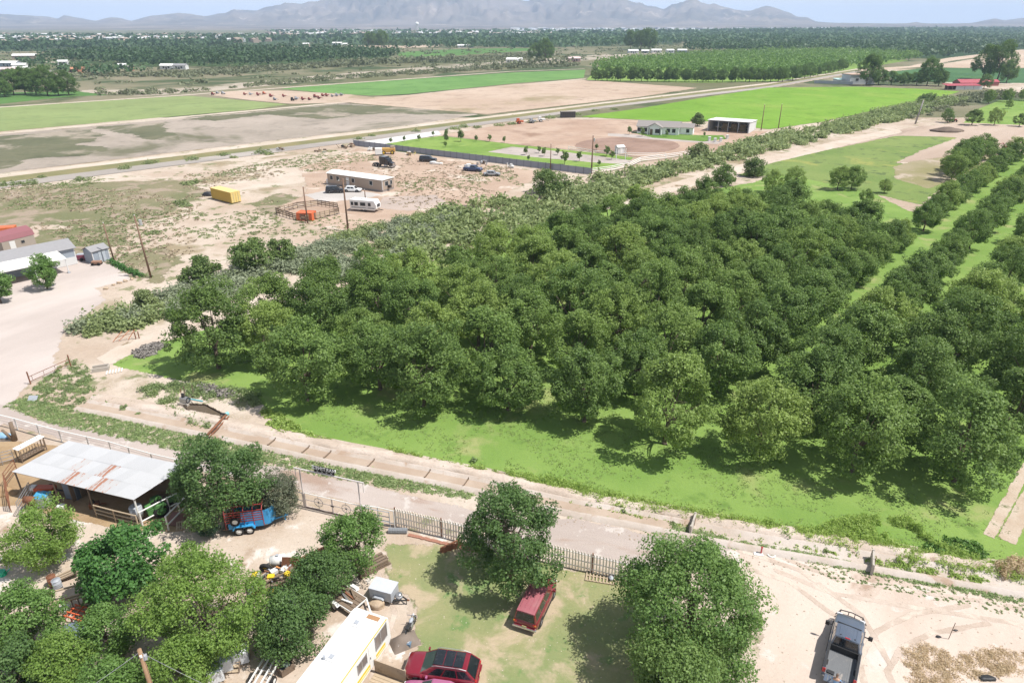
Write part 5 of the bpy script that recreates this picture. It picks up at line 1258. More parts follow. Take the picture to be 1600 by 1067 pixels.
# crates and bins before the second screen
for i, (x, y, sx, sy, sz, m, lab, nm, cat) in enumerate(((.1, -1.75, .6, .5, .45, m_gry, 'grey lidded bin by the second plywood screen', 'storage_bin', 'bin'), (-.55, -1.6, .55, .5, .5, m_wht, 'white plastic box among the bins beside the trailer home', 'storage_bin', 'bin'),
                                       (-.3, -2.4, .7, .6, .35, m_rust, 'rust-brown crate in front of the grey lidded bin', 'crate', 'crate'), (.15, -2.5, .4, .4, .5, plain('turquoise_plastic', (0.03, 0.35, 0.42, 1), .5), 'turquoise bucket among the bins beside the trailer home', 'bucket', 'bucket'))):
    p = rvp(x, -RW / 2 - abs(y) + .9)
    t = thing(nm, lab, cat, (p.x, p.y, 0), rv_rz + random.uniform(-.2, .2), 'boxes beside the trailer home')
    if nm == 'bucket':
        MB().tube((0, 0, 0), (0, 0, .42), .17, .21, n=14).build('body', m, t); MB().torus((0, 0, .42), .21, .02, 'Z').build('rim', m, t)
    else:
        MB().box((0, 0, sz / 2), (sx, sy, sz)).build('body', m, t, bevel=.03); MB().box((0, 0, sz + .025), (sx + .04, sy + .04, .05)).build('lid', m, t, bevel=.01)
        for s in (1, -1): MB().box((s * (sx / 2 + .015), 0, sz * .7), (.03, .16, .05)).build('handle', m_blk, t)
# motorbike and tarped heap at the lawn edge
p = at(642, 985); q = at(652, 972)
mb_ = thing('motorcycle', 'old grey motorcycle standing at the lawn edge beside the tarped heap', 'motorcycle', p, heading(p, q) + .2)
for x in (-.68, .68):
    w = MB(); w.torus((0, 0, 0), .27, .055, 'Y', 18, 8); wo = w.build('wheel', m_rub, mb_, (x, 0, .32), smooth=True)
    r_ = MB(); 
    for k in range(6): r_.bar((0, 0, 0), (.25 * math.cos(k * PI / 3), 0, .25 * math.sin(k * PI / 3)), .02, .02)
    r_.tube((0, -.05, 0), (0, .05, 0), .06, n=8); r_.build('spokes', m_chr, wo)
mbb = MB(); mbb.tube((.68, .07, .32), (.42, .07, .95), .03); mbb.tube((.68, -.07, .32), (.42, -.07, .95), .03); mbb.build('fork', m_chr, mb_)
MB().path([(.36, -.36, 1.02), (.42, -.12, 1.0), (.42, .12, 1.0), (.36, .36, 1.02)], .018).build('handlebar', m_chr, mb_)
MB().ball((.18, 0, .8), (.28, .15, .14), 10, 8).build('fuel_tank', m_gry, mb_, smooth=True)
MB().box((-.32, 0, .78), (.62, .26, .1)).build('seat', m_blk, mb_, bevel=.04)
eg = MB(); eg.box((.02, 0, .45), (.38, .3, .36)); eg.tube((-.1, .16, .4), (-.75, .18, .34), .045); eg.build('engine', m_alu, mb_, bevel=.02)
fr_ = MB(); fr_.path([(.4, 0, .9), (-.1, 0, .68), (-.68, 0, .32)], .025); fr_.path([(.4, 0, .85), (.2, 0, .25), (-.3, 0, .25), (-.45, 0, .75)], .025); fr_.build('frame', m_blk, mb_)
MB().ball((.58, 0, .92), .09, 8, 6).build('headlight', m_whl, mb_, smooth=True)
p = at(632, 1003)
hp = thing('tarped_heap', 'brown tarp draped over a low heap by the motorcycle', 'heap', p, .5)
n_ = 14; xs = np.linspace(-1, 1, n_); X, Y = np.meshgrid(xs, xs); Z = np.clip(.62 * (1 - np.abs(X) ** 2.2) * (1 - np.abs(Y) ** 2.2) + .13 * (fbm(X * 3 + 5, Y * 3 + 5, 4) - .5), 0.01, 1)
idx = np.arange(n_ * n_).reshape(n_, n_); F = np.stack([idx[:-1, :-1], idx[:-1, 1:], idx[1:, 1:], idx[1:, :-1]], -1).reshape(-1, 4)
link('tarp', np_mesh('tarp', np.stack([(X * .95).ravel(), (Y * .7).ravel(), Z.ravel()], -1), F, smooth=True), plain('brown_tarp', (0.2, 0.16, 0.13, 1), .8, var=.2), hp)
for i, (px_, py_, m, lab, nm, cat, d) in enumerate(((625, 1012, m_wht, 'white jug lying beside the tarped heap', 'jug', 'jug', (.3, .22, .34)), (636, 1008, plain('slate_blue_plastic', (0.13, 0.2, 0.28, 1), .5), 'slate-blue cooler open beside the tarped heap', 'cooler', 'cooler', (.62, .4, .36)), (640, 1000, m_blk, 'black battery case leaning on the tarped heap', 'battery_case', 'case', (.45, .3, .3)))):
    p = at(px_, py_); t = thing(nm, lab, cat, p, random.uniform(0, 3), 'odds and ends by the tarped heap')
    MB().box((0, 0, d[2] / 2), d).build('body', m, t, bevel=.05); MB().box((0, 0, d[2] + .02), (d[0] * .6, d[1] * .6, .05)).build('lid', m_gry, t, bevel=.02); MB().tube((-d[0] * .2, 0, d[2] + .07), (d[0] * .2, 0, d[2] + .07), .018).build('handle', m_blk, t)

# small grey box trailer with a gas bottle on its drawbar
ta, tb_ = at(583, 917, .8), at(617, 926, .8)
bt_rz = heading(ta, tb_)
bt = thing('box_trailer', 'small grey box trailer with a domed tank on its drawbar, at the lawn edge', 'trailer', (mid(ta, tb_)), bt_rz)
MB().box((0, 0, .82), (1.75, 1.15, .85)).build('box', m_gry, bt, bevel=.02)
MB().box((0, 0, 1.27), (1.82, 1.22, .05)).build('lid', plain('pale_grey_lid', (0.5, 0.52, 0.56, 1), .5), bt, bevel=.015)
for s in (1, -1): wheel(bt, -.1, s * .68, .33, .18, m_blk); MB().prism([(-.55, .62), (-.4, .74), (.2, .74), (.35, .62)], s * .6, s * .8).build('mudguard', m_gry, bt)
db = MB(); db.bar((.8, .4, .42), (1.9, 0, .42), .08, .08); db.bar((.8, -.4, .42), (1.9, 0, .42), .08, .08); db.build('drawbar', m_blk, bt)
MB().tube((1.2, 0, .46), (1.2, 0, .74), .25, n=16).build('tank', m_gry, bt, smooth=True); MB().ball((1.2, 0, .74), (.25, .25, .16), 14, 8).build('tank_dome', m_chr, bt, smooth=True)
MB().tube((1.75, 0, 0), (1.75, 0, .5), .03).build('jack', m_blk, bt)
MB().tube((1.85, 0, .45), (2.0, 0, .45), .06, n=8).build('coupler', m_rust, bt)

# white flatbed trailer with scrap
fa, fb = at(528, 925, .5), at(560, 945, .5)
fl = thing('flatbed_trailer', 'white flatbed trailer with triangular drawbar carrying rusty scrap', 'trailer', mid(fa, fb), heading(fa, fb))
f = MB(); 
for y in (-.75, .75): f.bar((-1.3, y, .5), (1.1, y, .5), .1, .12)
for x in (-1.3, -.5, .3, 1.1): f.bar((x, -.75, .5), (x, .75, .5), .1, .1)
f.bar((1.1, -.75, .5), (2.3, 0, .48), .1, .1); f.bar((1.1, .75, .5), (2.3, 0, .48), .1, .1); f.build('frame', m_wht, fl)
for k in range(5): MB().box((-.1, -.6 + k * .3, .585), (2.4, .26, .04)).build('plank', m_woodd, fl)
for s in (1, -1):
    wheel(fl, -.4, s * .95, .32, .18, m_wht); MB().prism([(-.85, .55), (-.7, .72), (-.1, .72), (.05, .55)], s * .82, s * 1.08).build('mudguard', m_wht, fl)
G_SC = 'scrap on the white flatbed trailer'
fm = Matrix.Translation(fl.location) @ Matrix.Rotation(fl.rotation_euler.z, 4, 'Z')
for i, (x, y, l, m, lab) in enumerate(((-.4, .2, 1.8, m_rust, 'rust-red pipe on the white flatbed trailer, longest of its scrap'), (-.2, -.1, 1.3, m_alu, 'dull metal rail lying across the white flatbed trailer'), (.3, -.35, .9, m_wht, 'short white steel bar on the white flatbed trailer'), (.1, .4, 1.0, m_woodd, 'dark timber offcut on the white flatbed trailer'))):
    a = random.uniform(-.5, .5); t = MB(); t.bar((-l / 2, 0, 0), (l / 2, 0, 0), .12, .1)
    o = t.build(['scrap_pipe', 'metal_rail', 'steel_bar', 'timber_offcut'][i], m, None, fm @ Vector((x, y, .66 + i * .03)), fl.rotation_euler.z + a)
    tag(o, lab, 'scrap', G_SC)
# sand coloured boulder by the trailer home corner
def lump(name, label, cat, loc, r, mat, seed, group=None):
    bm = bmesh.new(); bmesh.ops.create_icosphere(bm, subdivisions=3, radius=1)
    rr = np.random.default_rng(seed)
    ph = rr.random(6) * 6
    for v in bm.verts:
        k = 1 + .14 * math.sin(3 * v.co.x + ph[0]) + .12 * math.sin(4 * v.co.y + ph[1]) + .1 * math.sin(5 * v.co.z + ph[2]) + .06 * math.sin(9 * v.co.x + 7 * v.co.y + ph[3])
        v.co = Vector((v.co.x * r[0], v.co.y * r[1], v.co.z * r[2])) * k
    me = bpy.data.meshes.new(name); bm.to_mesh(me); bm.free(); me.polygons.foreach_set('use_smooth', [True] * len(me.polygons))
    o = link(name, me, mat, None, loc); tag(o, label, cat, group); return o
m_rock = ground_mat('tan_rock', (0.4, 0.3, 0.2, 1), (0.48, 0.38, 0.28, 1), 1.0, speck=.2, ss=6)
pp = at(588, 948); lump('boulder', 'tan rounded boulder at the far corner of the trailer home', 'boulder', (pp.x, pp.y, .2), (.6, .4, .35), m_rock, 3)

# dark beam trailer under the fruit tree by the lawn
p1, p2_ = at(572, 892), at(592, 882)
bm_ = thing('timber_stack', 'stack of dark weathered beams in the shade of the round tree by the lawn', 'timber stack', mid(p1, p2_), heading(p1, p2_))
for k in range(3):
    for j in range(4): MB().box((random.uniform(-.1, .1), -.45 + j * .3, .12 + k * .2), (2.6 - .2 * k, .2, .16)).build('beam', m_woodd, bm_)
for x in (-.8, .8): MB().box((x, 0, .0 + .02), (.15, 1.3, .04)).build('bearer', m_wood, bm_)

# junk trailer: scrap pile with wheels, rusty plate, white tank
j0 = at(428, 912)
jt = thing('junk_trailer', 'rust-brown flat trailer heaped with pipes and parts beside the biggest tree', 'trailer', j0, .45)
for y in (-.85, .85): MB().bar((-1.7, y, .5), (1.6, y, .5), .12, .14).build('side_rail', m_rust, jt)
for k in range(7): MB().box((-1.5 + k * .5, 0, .56), (.46, 1.66, .05)).build('plank', m_woodd, jt)
for s in (1, -1): wheel(jt, -.2, s * 1.0, .36, .2, m_yel)
G_J = 'junk heaped on the rust-brown trailer'
jm = Matrix.Translation(j0) @ Matrix.Rotation(.45, 4, 'Z')
jcols = [m_wht, m_rust, m_alu, m_woodd, m_gry, m_yel, m_wood, m_blk]
words_ = ['white', 'rusty', 'dull metal', 'dark timber', 'grey', 'yellow', 'pale timber', 'black']
places_ = ['at the near end of the junk trailer', 'in the middle of the junk trailer', 'at the far end of the junk trailer']
for i in range(24):
    k = i % 8; L_ = random.uniform(.7, 1.8); x = [-1.1, 0, 1.0][i // 8] + random.uniform(-.2, .2)
    m = MB()
    if k in (0, 5): m.box((0, 0, 0), (.5, .4, .3))
    else: m.bar((-L_ / 2, 0, 0), (L_ / 2, 0, random.uniform(-.1, .2)), .1, .08)
    o = m.build('scrap_box' if k in (0, 5) else 'scrap_bar', jcols[k], None, jm @ Vector((x, random.uniform(-.6, .6), .68 + .06 * (i % 4) + (.12 if k in (0, 5) else 0))), random.uniform(0, 3), bevel=.02 if k in (0, 5) else 0)
    tag(o, '%s scrap %s heaped %s' % (words_[k], 'box' if k in (0, 5) else 'bar', places_[i // 8]), 'scrap', G_J)
def loose_wheel(px, py, r, rimm, label, group, lie=False, tilt=.3):
    p = at(px, py); t = thing('loose_wheel', label, 'wheel', (p.x, p.y, 0), random.uniform(-.4, .4), group)
    w = wheel(t, 0, .12, r, .24, rimm)
    w.rotation_euler = (PI / 2 - .05 if lie else tilt, 0, 0); w.location.z = .13 if lie else r
loose_wheel(416, 897, .5, m_yel, 'big tractor wheel with yellow rim leaning by the junk trailer', 'loose wheels of the yard')
loose_wheel(438, 886, .45, m_gry, 'grey wheel lying under the white tank at the junk trailer', 'loose wheels of the yard', True)
p = at(436, 884)
tk = thing('water_tank', 'white round water tank at the head of the junk trailer', 'tank', p, .3)
MB().tube((-.5, 0, .6), (.5, 0, .6), .42, n=18).build('tank', m_wht, tk, smooth=True)
for s in (-1, 1): MB().ball((s * .5, 0, .6), (.14, .41, .41), 12, 8).build('end_cap', m_wht, tk, smooth=True)
MB().tube((0, 0, 1.0), (0, 0, 1.12), .12, n=10).build('filler_cap', m_gry, tk)
for x in (-.35, .35): MB().box((x, 0, .12), (.12, .8, .24)).build('cradle', m_rust, tk)
p = at(452, 892)
rp = thing('rusty_plate', 'two rusty steel plates propped up like a tent behind the white tank', 'steel plates', p, .2)
MB().slab([(-.6, -.1, 0), (.5, -.5, 0), (.7, -.05, 1.25), (-.4, .25, 1.25)], .03).build('plate', m_rust, rp)
MB().slab([(.5, -.4, 0), (1.1, .5, 0), (.9, .4, .8), (.6, -.1, 1.1)], .03).build('plate', m_rust, rp)
p = at(490, 872); o = MB().bar((-1, -.3, .25), (.9, .4, .5), .3, .25).build('rusty_beam', m_rust, None, p, .2); tag(o, 'long rust-brown box beam lying behind the dark fruit tree', 'beam')
p = at(453, 902); o = MB().bar((-1.2, .4, .5), (1.1, -.5, .35), .22, .2).build('orange_beam', plain('orange_rust', (0.5, 0.22, 0.07, 1), .7), None, p, -.1); tag(o, 'orange-brown channel beam lying across the junk by the rusty plates', 'beam')
# ------------------------------------------------------------------ corrugated shed and corral
FL, FR, BL = at(18, 737, 2.75), at(208, 781, 2.75), at(105, 690, 3.35)
ux = (FR - FL); ux.z = 0; SW = ux.length; ux.normalize()
uy = Vector((-ux.y, ux.x, 0)); dep = (BL - FL).dot(uy)
if dep < 0: uy = -uy; dep = -dep
skew = (BL - FL).dot(ux)
SW2 = SW
sh_rz = math.atan2(ux.y, ux.x)
print('shed', SW, dep, skew)
shed = thing('open_shed', 'long open-fronted shed with a pale corrugated roof streaked with rust', 'shed', (FL.x, FL.y, 0), sh_rz)
m_rsheet = plain('rusted_sheet', (0.34, 0.13, 0.075, 1), 0.8, var=0.3, scale=1.6, dirt=(0.5, 0.42, 0.37, 1), dirt_t=(0.56, 0.66))
m_gal2 = plain('pale_galvanised_sheet', (0.385, 0.39, 0.4, 1), 0.6, 0.1, var=0.1, scale=0.7, dirt=(0.5, 0.47, 0.44, 1), dirt_t=(0.6, 0.8))
m_gal3 = plain('dull_galvanised_sheet', (0.36, 0.365, 0.375, 1), 0.6, 0.1, var=0.1, scale=0.7, dirt=(0.42, 0.34, 0.28, 1), dirt_t=(0.62, 0.8))
m_mixs = plain('streaked_sheet', (0.38, 0.375, 0.37, 1), 0.55, 0.2, var=0.06, scale=1.2, dirt=(0.38, 0.17, 0.1, 1), dirt_t=(0.56, 0.62))
def corr_sheet(w, l, nw=8, amp=.018):
    V, F = [], []
    for i in range(nw * 2 + 1):
        x = w * i / (nw * 2); z = amp * (1 if i % 2 else -1)
        V += [(x, 0, z), (x + sk * l, l, z)]
    F = [(2 * i, 2 * i + 2, 2 * i + 3, 2 * i + 1) for i in range(nw * 2)]
    return V, F
def streak(name, base, rust, thr, off):
    t = NT(name); n = t.noise(1.0, 6, 0.65, t.coord(scale=(5, .55, 1)), .3)
    mp = t.n('ShaderNodeVectorMath', operation='ADD'); t.L(t.coord(scale=(4.5, .4, 1)), mp.inputs[0]); mp.inputs[1].default_value = (off, off * 2, 0)
    c = t.mix(t.ramp(t.noise(1.0, 6, 0.65, mp.outputs[0], .3), thr, thr + .07), base, rust)
    return t.done(t.bsdf(c, .7, 0.1))
m_rsheet = streak('rusted_sheet', (.37, .36, .355, 1), (.3, .14, .09, 1), .47, 3.1)
m_mixs = streak('streaked_sheet', (.385, .38, .38, 1), (.36, .18, .12, 1), .58, 8.3)
NS = 13; w_ = SW / NS
slope = math.atan2(.6, dep)
sk = skew / dep
me_cache = {}
for row in range(3):
    l_ = dep / 3 + .12
    for i in range(NS):
        mt = random.choice([m_gal2, m_gal2, m_gal3, m_gal2, m_gal3])
        if row == 0 and i in (5, 8): mt = m_rsheet
        if row == 0 and i in (6, 9): mt = m_mixs
        if row == 1 and i in (4, 7): mt = m_rsheet if i == 7 else m_mixs
        V, F = corr_sheet(w_ + .04, l_)
        key = (mt.name,)
        if key not in me_cache:
            me = bpy.data.meshes.new('roof_sheet'); me.from_pydata(V, [], F); me.materials.append(mt); me_cache[key] = me
        o = bpy.data.objects.new('roof_sheet', me_cache[key]); C.objects.link(o); o.parent = shed
        y0 = row * dep / 3
        o.location = (i * w_ + sk * y0, y0, 2.75 + y0 * math.tan(slope) + .03 + row * .012 + random.uniform(0, .012) + (i % 2) * .006)
        o.rotation_euler = (slope, 0, 0)
def spt(x, y, z=0): return Vector((x + sk * y, y, z))
for x in (0.1, SW * .33, SW * .62, SW - .12):
    MB().tube(spt(x, .15, 0), spt(x, .15, 2.74), .07, n=8).build('post', m_woodd if x < SW - 1 else m_wht, shed)
    MB().tube(spt(x, dep - .15, 0), spt(x, dep - .15, 3.28), .07, n=8).build('post', m_woodd, shed)
for y, z in ((.15, 2.68), (dep / 2, 2.98), (dep - .15, 3.27)):
    MB().bar(spt(0, y, z), spt(SW, y, z), .08, .1).build('purlin', m_woodd, shed)
for k in range(14):
    MB().box(spt(SW * (k + .5) / 14, dep - .05, 1.5), (SW / 14 - .02, .04, 3.0)).build('wall_board', m_woodd, shed)
for k in range(5):
    MB().box(spt(SW * .36, dep * (.25 + .16 * k), 1.3), (.05, dep * .155, 2.4)).build('partition_board', m_woodd, shed)
# pipe rails at the shed mouth and side
def pipe_rail(name, label, pts, h, rails, mat, r=.05, group=None, cat='fence', posts=True):
    base = Vector(pts[0]); base.z = 0
    t = thing(name, label, cat, base, 0, group)
    for a, b in zip(pts[:-1], pts[1:]):
        a, b = Vector(a) - base, Vector(b) - base
        for z in rails: MB().tube((a.x, a.y, z), (b.x, b.y, z), r, n=8).build('rail', mat, t)
    if posts:
        for a in pts:
            a = Vector(a) - base; MB().tube((a.x, a.y, 0), (a.x, a.y, h), r * 1.05, n=8).build('post', mat, t)
    return t
W_ = lambda x, y: Matrix.Translation((FL.x, FL.y, 0)) @ Matrix.Rotation(sh_rz, 4, 'Z') @ Vector((x + sk * y, y, 0))
pipe_rail('pipe_fence', 'white pipe rails closing the side of the open shed under its eave', [W_(SW + .1, .1), W_(SW + .15, 2.3), W_(SW + .2, dep * .7)], 1.5, (.5, 1.45), m_wht, .06, 'white pipe rails by the shed')
pipe_rail('pipe_fence', 'grey pipe rails across the last bay of the open shed front', [W_(SW * .66, -.1), W_(SW * .82, -.15), W_(SW, -.15)], 1.3, (.45, .85, 1.25), m_wood, .055, 'white pipe rails by the shed')
a_, b_ = at(264, 828), at(302, 789)
pipe_rail('pipe_fence', 'white pipe rail slanting from the pallet towards the elm tree', [a_, a_.lerp(b_, .5), b_], 1.45, (.55, 1.4), m_wht, .065, 'white pipe rails by the shed')
# things in the shade of the shed
G_H = 'gear kept under the corrugated shed'
def W3(x, y, z=0): v = W_(x, y); v.z = z; return v
t = thing('row_cart', 'orange and white two-wheeled cart under the near bay of the shed', 'cart', W3(1.5, 1.0), sh_rz + .3, G_H)
MB().box((0, 0, .7), (1.7, .7, .35)).build('body', plain('orange_red_paint', (0.5, 0.09, 0.03, 1), .5), t, bevel=.08); MB().box((-1.0, 0, .75), (.5, .5, .4)).build('hood', m_wht, t, bevel=.08)
for s in (1, -1): wheel(t, .2, s * .5, .4, .18, m_wht)
MB().bar((.8, 0, .6), (1.7, 0, .4), .08, .08).build('drawbar', m_blk, t)
pw_ = at(70, 790)
t = thing('water_tote', 'white tote with a blue tarp on top before the shed', 'tote', pw_, sh_rz + .25, G_H)
MB().box((0, 0, .62), (1.1, 1.0, 1.0)).build('tank', plain('milky_plastic', (0.5, 0.53, 0.56, 1), .5), t, bevel=.08); 
for z in (.3, .7, 1.1): 
    c_ = MB(); 
    for s in (1, -1): c_.bar((-.58, s * .53, z), (.58, s * .53, z), .03, .03); c_.bar((s * .58, -.53, z), (s * .58, .53, z), .03, .03)
    c_.build('cage_bar', m_alu, t)
MB().box((0, 0, .06), (1.2, 1.1, .12)).build('pallet_base', m_wood, t)
V_ = [(x * .62, y * .56, 1.16 + .05 * math.sin(7 * x + 3 * y)) for x in np.linspace(-1, 1, 7) for y in np.linspace(-1, 1, 7)]
tp = MB().add(V_, [(i * 7 + j, (i + 1) * 7 + j, (i + 1) * 7 + j + 1, i * 7 + j + 1) for i in range(6) for j in range(6)]).build('tarp', plain('blue_tarp', (0.06, 0.3, 0.5, 1), .5, var=.15), t, smooth=True)
p = at(66, 783)
t = thing('rusty_drum', 'rusty barrel lying in front of the white tote at the shed', 'drum', (p.x, p.y, 0), sh_rz + .2, G_H)
MB().tube((-.5, -1.0, .95), (.45, -1.0, .95), .3, n=16).build('barrel', m_rust, t, smooth=True)
for x in (-.5, -.18, .14, .45): MB().tube((x - .015, -1.0, .95), (x + .015, -1.0, .95), .315, n=16).build('hoop', m_rust, t)
for x in (-.3, .25): MB().bar((x, -1.25, 0), (x, -1.0, .7), .1, .1).build('stand_leg', m_rust, t); MB().bar((x, -.75, 0), (x, -1.0, .7), .1, .1).build('stand_leg', m_rust, t)
t = thing('grey_cabinet', 'dark blue-grey cabinet leaning in the shade behind the tote', 'cabinet', W3(SW * .31, 1.4), sh_rz + .1, G_H)
MB().box((0, 0, .9), (1.2, .6, 1.8)).build('body', plain('slate_steel', (0.13, 0.16, 0.2, 1), .5), t, bevel=.02)
for x in (-.3, .3): d1 = MB().box((x, -.31, .9), (.57, .03, 1.7)).build('door', plain('slate_steel_door', (0.17, 0.2, 0.24, 1), .5), t, bevel=.01)
t = thing('round_tank', 'grey round tank standing in the last bay of the shed', 'tank', W3(SW - .9, .55), 0, G_H)
MB().tube((0, 0, .5), (0, 0, 1.5), .5, n=20).build('shell', m_gry, t, smooth=True); MB().ball((0, 0, 1.5), (.5, .5, .16), 16, 6).build('dome', m_gry, t, smooth=True)
for k in range(3): MB().tube((.38 * math.cos(k * 2.1), .38 * math.sin(k * 2.1), 0), (.38 * math.cos(k * 2.1), .38 * math.sin(k * 2.1), .55), .04).build('leg', m_blk, t)
t = thing('engine_block', 'red-brown engine parts on the ground in the middle bay of the shed', 'engine parts', W3(SW * .55, .8), .4, G_H)
MB().box((0, 0, .35), (.8, .5, .5)).build('block', m_rust, t, bevel=.05); MB().tube((-.1, 0, .55), (-.1, 0, .85), .16, n=10).build('flywheel', m_blk, t); MB().tube((.5, -.1, .4), (.9, -.1, .3), .06).build('pipe', m_rust, t)
p = at(96, 795); o = MB().tube((0, 0, 0), (0, 0, .35), .3, .34, n=16).build('white_tub', m_wht, None, p); tag(o, 'pale round tub on the ground beside the white tote', 'tub', G_H)
a_, b_ = at(33, 808), at(52, 775)
pipe_rail('metal_gate', 'grey tubular farm gate standing open before the tote', [a_, b_], 1.5, (.35, .65, .95, 1.25, 1.5), m_alu, .03, cat='gate')
# stump posts, feed trough with roof, corral panels
t = thing('stump_posts', 'pair of old split wooden posts leaning together in the corral', 'posts', at(23, 688), .1)
MB().tube((.05, 0, 0), (.2, 0, 2.1), .24, .18, n=9).build('post', m_woodd, t, smooth=True); MB().tube((-.1, 0, 0), (-.75, -.1, 1.35), .17, .13, n=9).build('post', m_woodd, t, smooth=True)
a_, b_ = at(33, 722), at(70, 702)
t = thing('feed_rack', 'hay feed rack with a pale sheet roof at the corral end of the shed', 'feed rack', mid(a_, b_), heading(a_, b_))
MB().box((0, 0, 1.5), (2.6, .8, .05)).build('roof', m_rvw, t)
for k in range(3): MB().box((-.8 + k * .8, -.05, 1.535), (.12, .12, .02)).build('rust_spot', m_rust, t)
for x in (-1.2, 1.2):
    for y in (-.3, .3): MB().tube((x, y, 0), (x, y, 1.48), .05).build('post', m_woodd, t)
for k in range(9): MB().bar((-1.1 + k * .275, -.32, .45), (-1.1 + k * .275, -.36, 1.3), .06, .05).build('slat', m_woodd, t)
MB().box((0, -.05, .38), (2.4, .6, .12)).build('trough', m_woodd, t)
pipe_rail('corral_panel', 'rust-brown corral panel along the shed side of the hay ground', [at(18, 800), at(12, 760), at(28, 738)], 1.5, (.4, .75, 1.1, 1.45), m_rust, .035, 'corral panels', 'panel')
pipe_rail('corral_panel', 'grey corral panel at the frame edge by the hay ground', [at(-30, 735), at(5, 727), at(24, 722)], 1.4, (.4, .75, 1.1, 1.4), m_alu, .035, 'corral panels', 'panel')
p = at(3, 683); hl_ = lump('blue_tarp_heap', 'light blue tarp bundle by the stump posts', 'tarp', (p.x, p.y, .2), (.9, .4, .3), plain('pale_blue_tarp', (0.25, 0.42, 0.58, 1), .6, var=.2), 5)
p = at(10, 770); lump('hay_heap', 'brown heap of stable straw beside the corral panel', 'straw heap', (p.x, p.y, .1), (1.0, .7, .5), plain('straw', (0.33, 0.22, 0.12, 1), .95, var=.3, scale=8), 6)
# white pipe and mesh fence along the road
fpts = [at(x, y) for x, y in ((-60, 648), (0, 664), (28, 671), (63, 681), (97, 690), (140, 700), (175, 708), (205, 717), (240, 727), (300, 741), (380, 762))]
t = pipe_rail('road_fence', 'long white pipe-topped wire fence along the dirt road behind the shed', fpts, 1.35, (1.33,), m_wht, .06)
for a, b in zip(fpts[:-1], fpts[1:]):
    a, b = a - fpts[0], b - fpts[0]
    for z in (.3, .65, 1.0): MB().tube((a.x, a.y, z), (b.x, b.y, z), .012, n=4).build('wire', m_alu, t)
# ------------------------------------------------------------------ blue livestock trailer, tractor, pallet
a_, b_ = at(372, 808, .8), at(408, 806, .8)
bl_rz = heading(a_, b_) + .12
m_blue = plain('bright_blue_paint', (0.035, 0.27, 0.55, 1), 0.4, var=0.1, dirt=(0.1, 0.3, 0.5, 1))
st_ = thing('stock_trailer', 'bright blue livestock trailer with rounded nose, rusty red slats and a spare wheel', 'trailer', mid(a_, b_), bl_rz)
st_.scale = (1.2,) * 3
n_ = 10
prof_ = [(-.35, -.85)] + [(1.0 + .75 * math.sin(k / n_ * PI), -.85 * math.cos(k / n_ * PI)) for k in range(n_ + 1)] + [(-.35, .85)]
V_ = [(x, y, .45) for x, y in prof_] + [(x, y, 1.7) for x, y in prof_]
k_ = len(prof_)
MB().add(V_, [(i, i + 1, k_ + i + 1, k_ + i) for i in range(k_ - 1)]).build('nose_shell', m_blue, st_, smooth=True)
MB().box((-.1, -.85, .68), (2.3, .04, .46)).build('side_panel', m_blue, st_); MB().box((-.1, .85, .68), (2.3, .04, .46)).build('side_panel', m_blue, st_)
MB().box((-.2, 0, .47), (2.9, 1.68, .06)).build('floor', m_woodd, st_)
m_rred = plain('rusty_red_slat', (0.34, 0.05, 0.045, 1), .6, var=.3)
for z in (1.0, 1.2, 1.4, 1.6, 1.8):
    for s in (1, -1): MB().bar((-1.4, s * .85, z), (1.05, s * .85, z), .03, .07).build('slat', m_rred, st_)
for x in np.linspace(-1.4, 1.05, 5):
    MB().path([(x, -.86, .5), (x, -.86, 1.82), (x, -.6, 2.0), (x, .6, 2.0), (x, .86, 1.82), (x, .86, .5)], .03).build('hoop', m_rred, st_)
for y in (-.5, 0, .5): MB().bar((-1.4, y, 2.0), (1.0, y, 2.0), .06, .03).build('slat', m_rred, st_)
for s in (1, -1):
    MB().prism([(-1.0, .5), (-.85, .78), (.35, .78), (.5, .5), (.4, .5), (.28, .7), (-.78, .7), (-.9, .5)], s * .88, s * 1.14).build('mudguard', m_blue, st_, bevel=.02)
    for x in (-.6, .1): wheel(st_, x, s * 1.0, .32, .2, m_wht)
tg2 = MB(); 
for y in (-.6, 0, .6): tg2.bar((-1.42, y, .5), (-1.42, y, 1.8), .05, .05)
for z in (.6, 1.2, 1.75): tg2.bar((-1.42, -.8, z), (-1.42, .8, z), .04, .06)
tg2.build('rear_gate', m_gry, st_)
sp_ = MB(); sp_.torus((0, 0, 0), .26, .085, 'Y', 18, 8); so = sp_.build('spare_wheel', m_rub, st_, (-.75, -.98, 1.12), smooth=True); MB().tube((0, -.03, 0), (0, .05, 0), .18, n=14).build('rim', m_wht, so)
dw = MB(); dw.bar((1.5, .35, .45), (2.5, 0, .45), .09, .09); dw.bar((1.5, -.35, .45), (2.5, 0, .45), .09, .09); dw.tube((2.3, 0, 0), (2.3, 0, .75), .035); dw.build('drawbar', m_blue, st_)
p = at(381, 826)
o = thing('rolled_sack', 'white rolled sack with brown end lying before the blue trailer wheels', 'sack', p, .15)
MB().tube((-.55, 0, .19), (.45, 0, .2), .19, n=12).build('roll', m_rvw, o, smooth=True); MB().ball((.5, 0, .22), (.15, .15, .15), 8, 6).build('tied_end', m_tan, o, smooth=True)
p = at(262, 796)
gt = thing('tractor', 'small green tractor beside the open end of the shed', 'tractor', (p.x, p.y, 0), .75)
m_grn = plain('tractor_green', (0.08, 0.2, 0.06, 1), 0.45, var=.15)
MB().prism([(.1, .75), (1.35, .7), (1.4, 1.05), (.1, 1.2)], -.27, .27).build('hood', m_grn, gt, bevel=.05)
MB().box((.2, 0, .6), (2.0, .34, .35)).build('chassis', m_blk, gt)
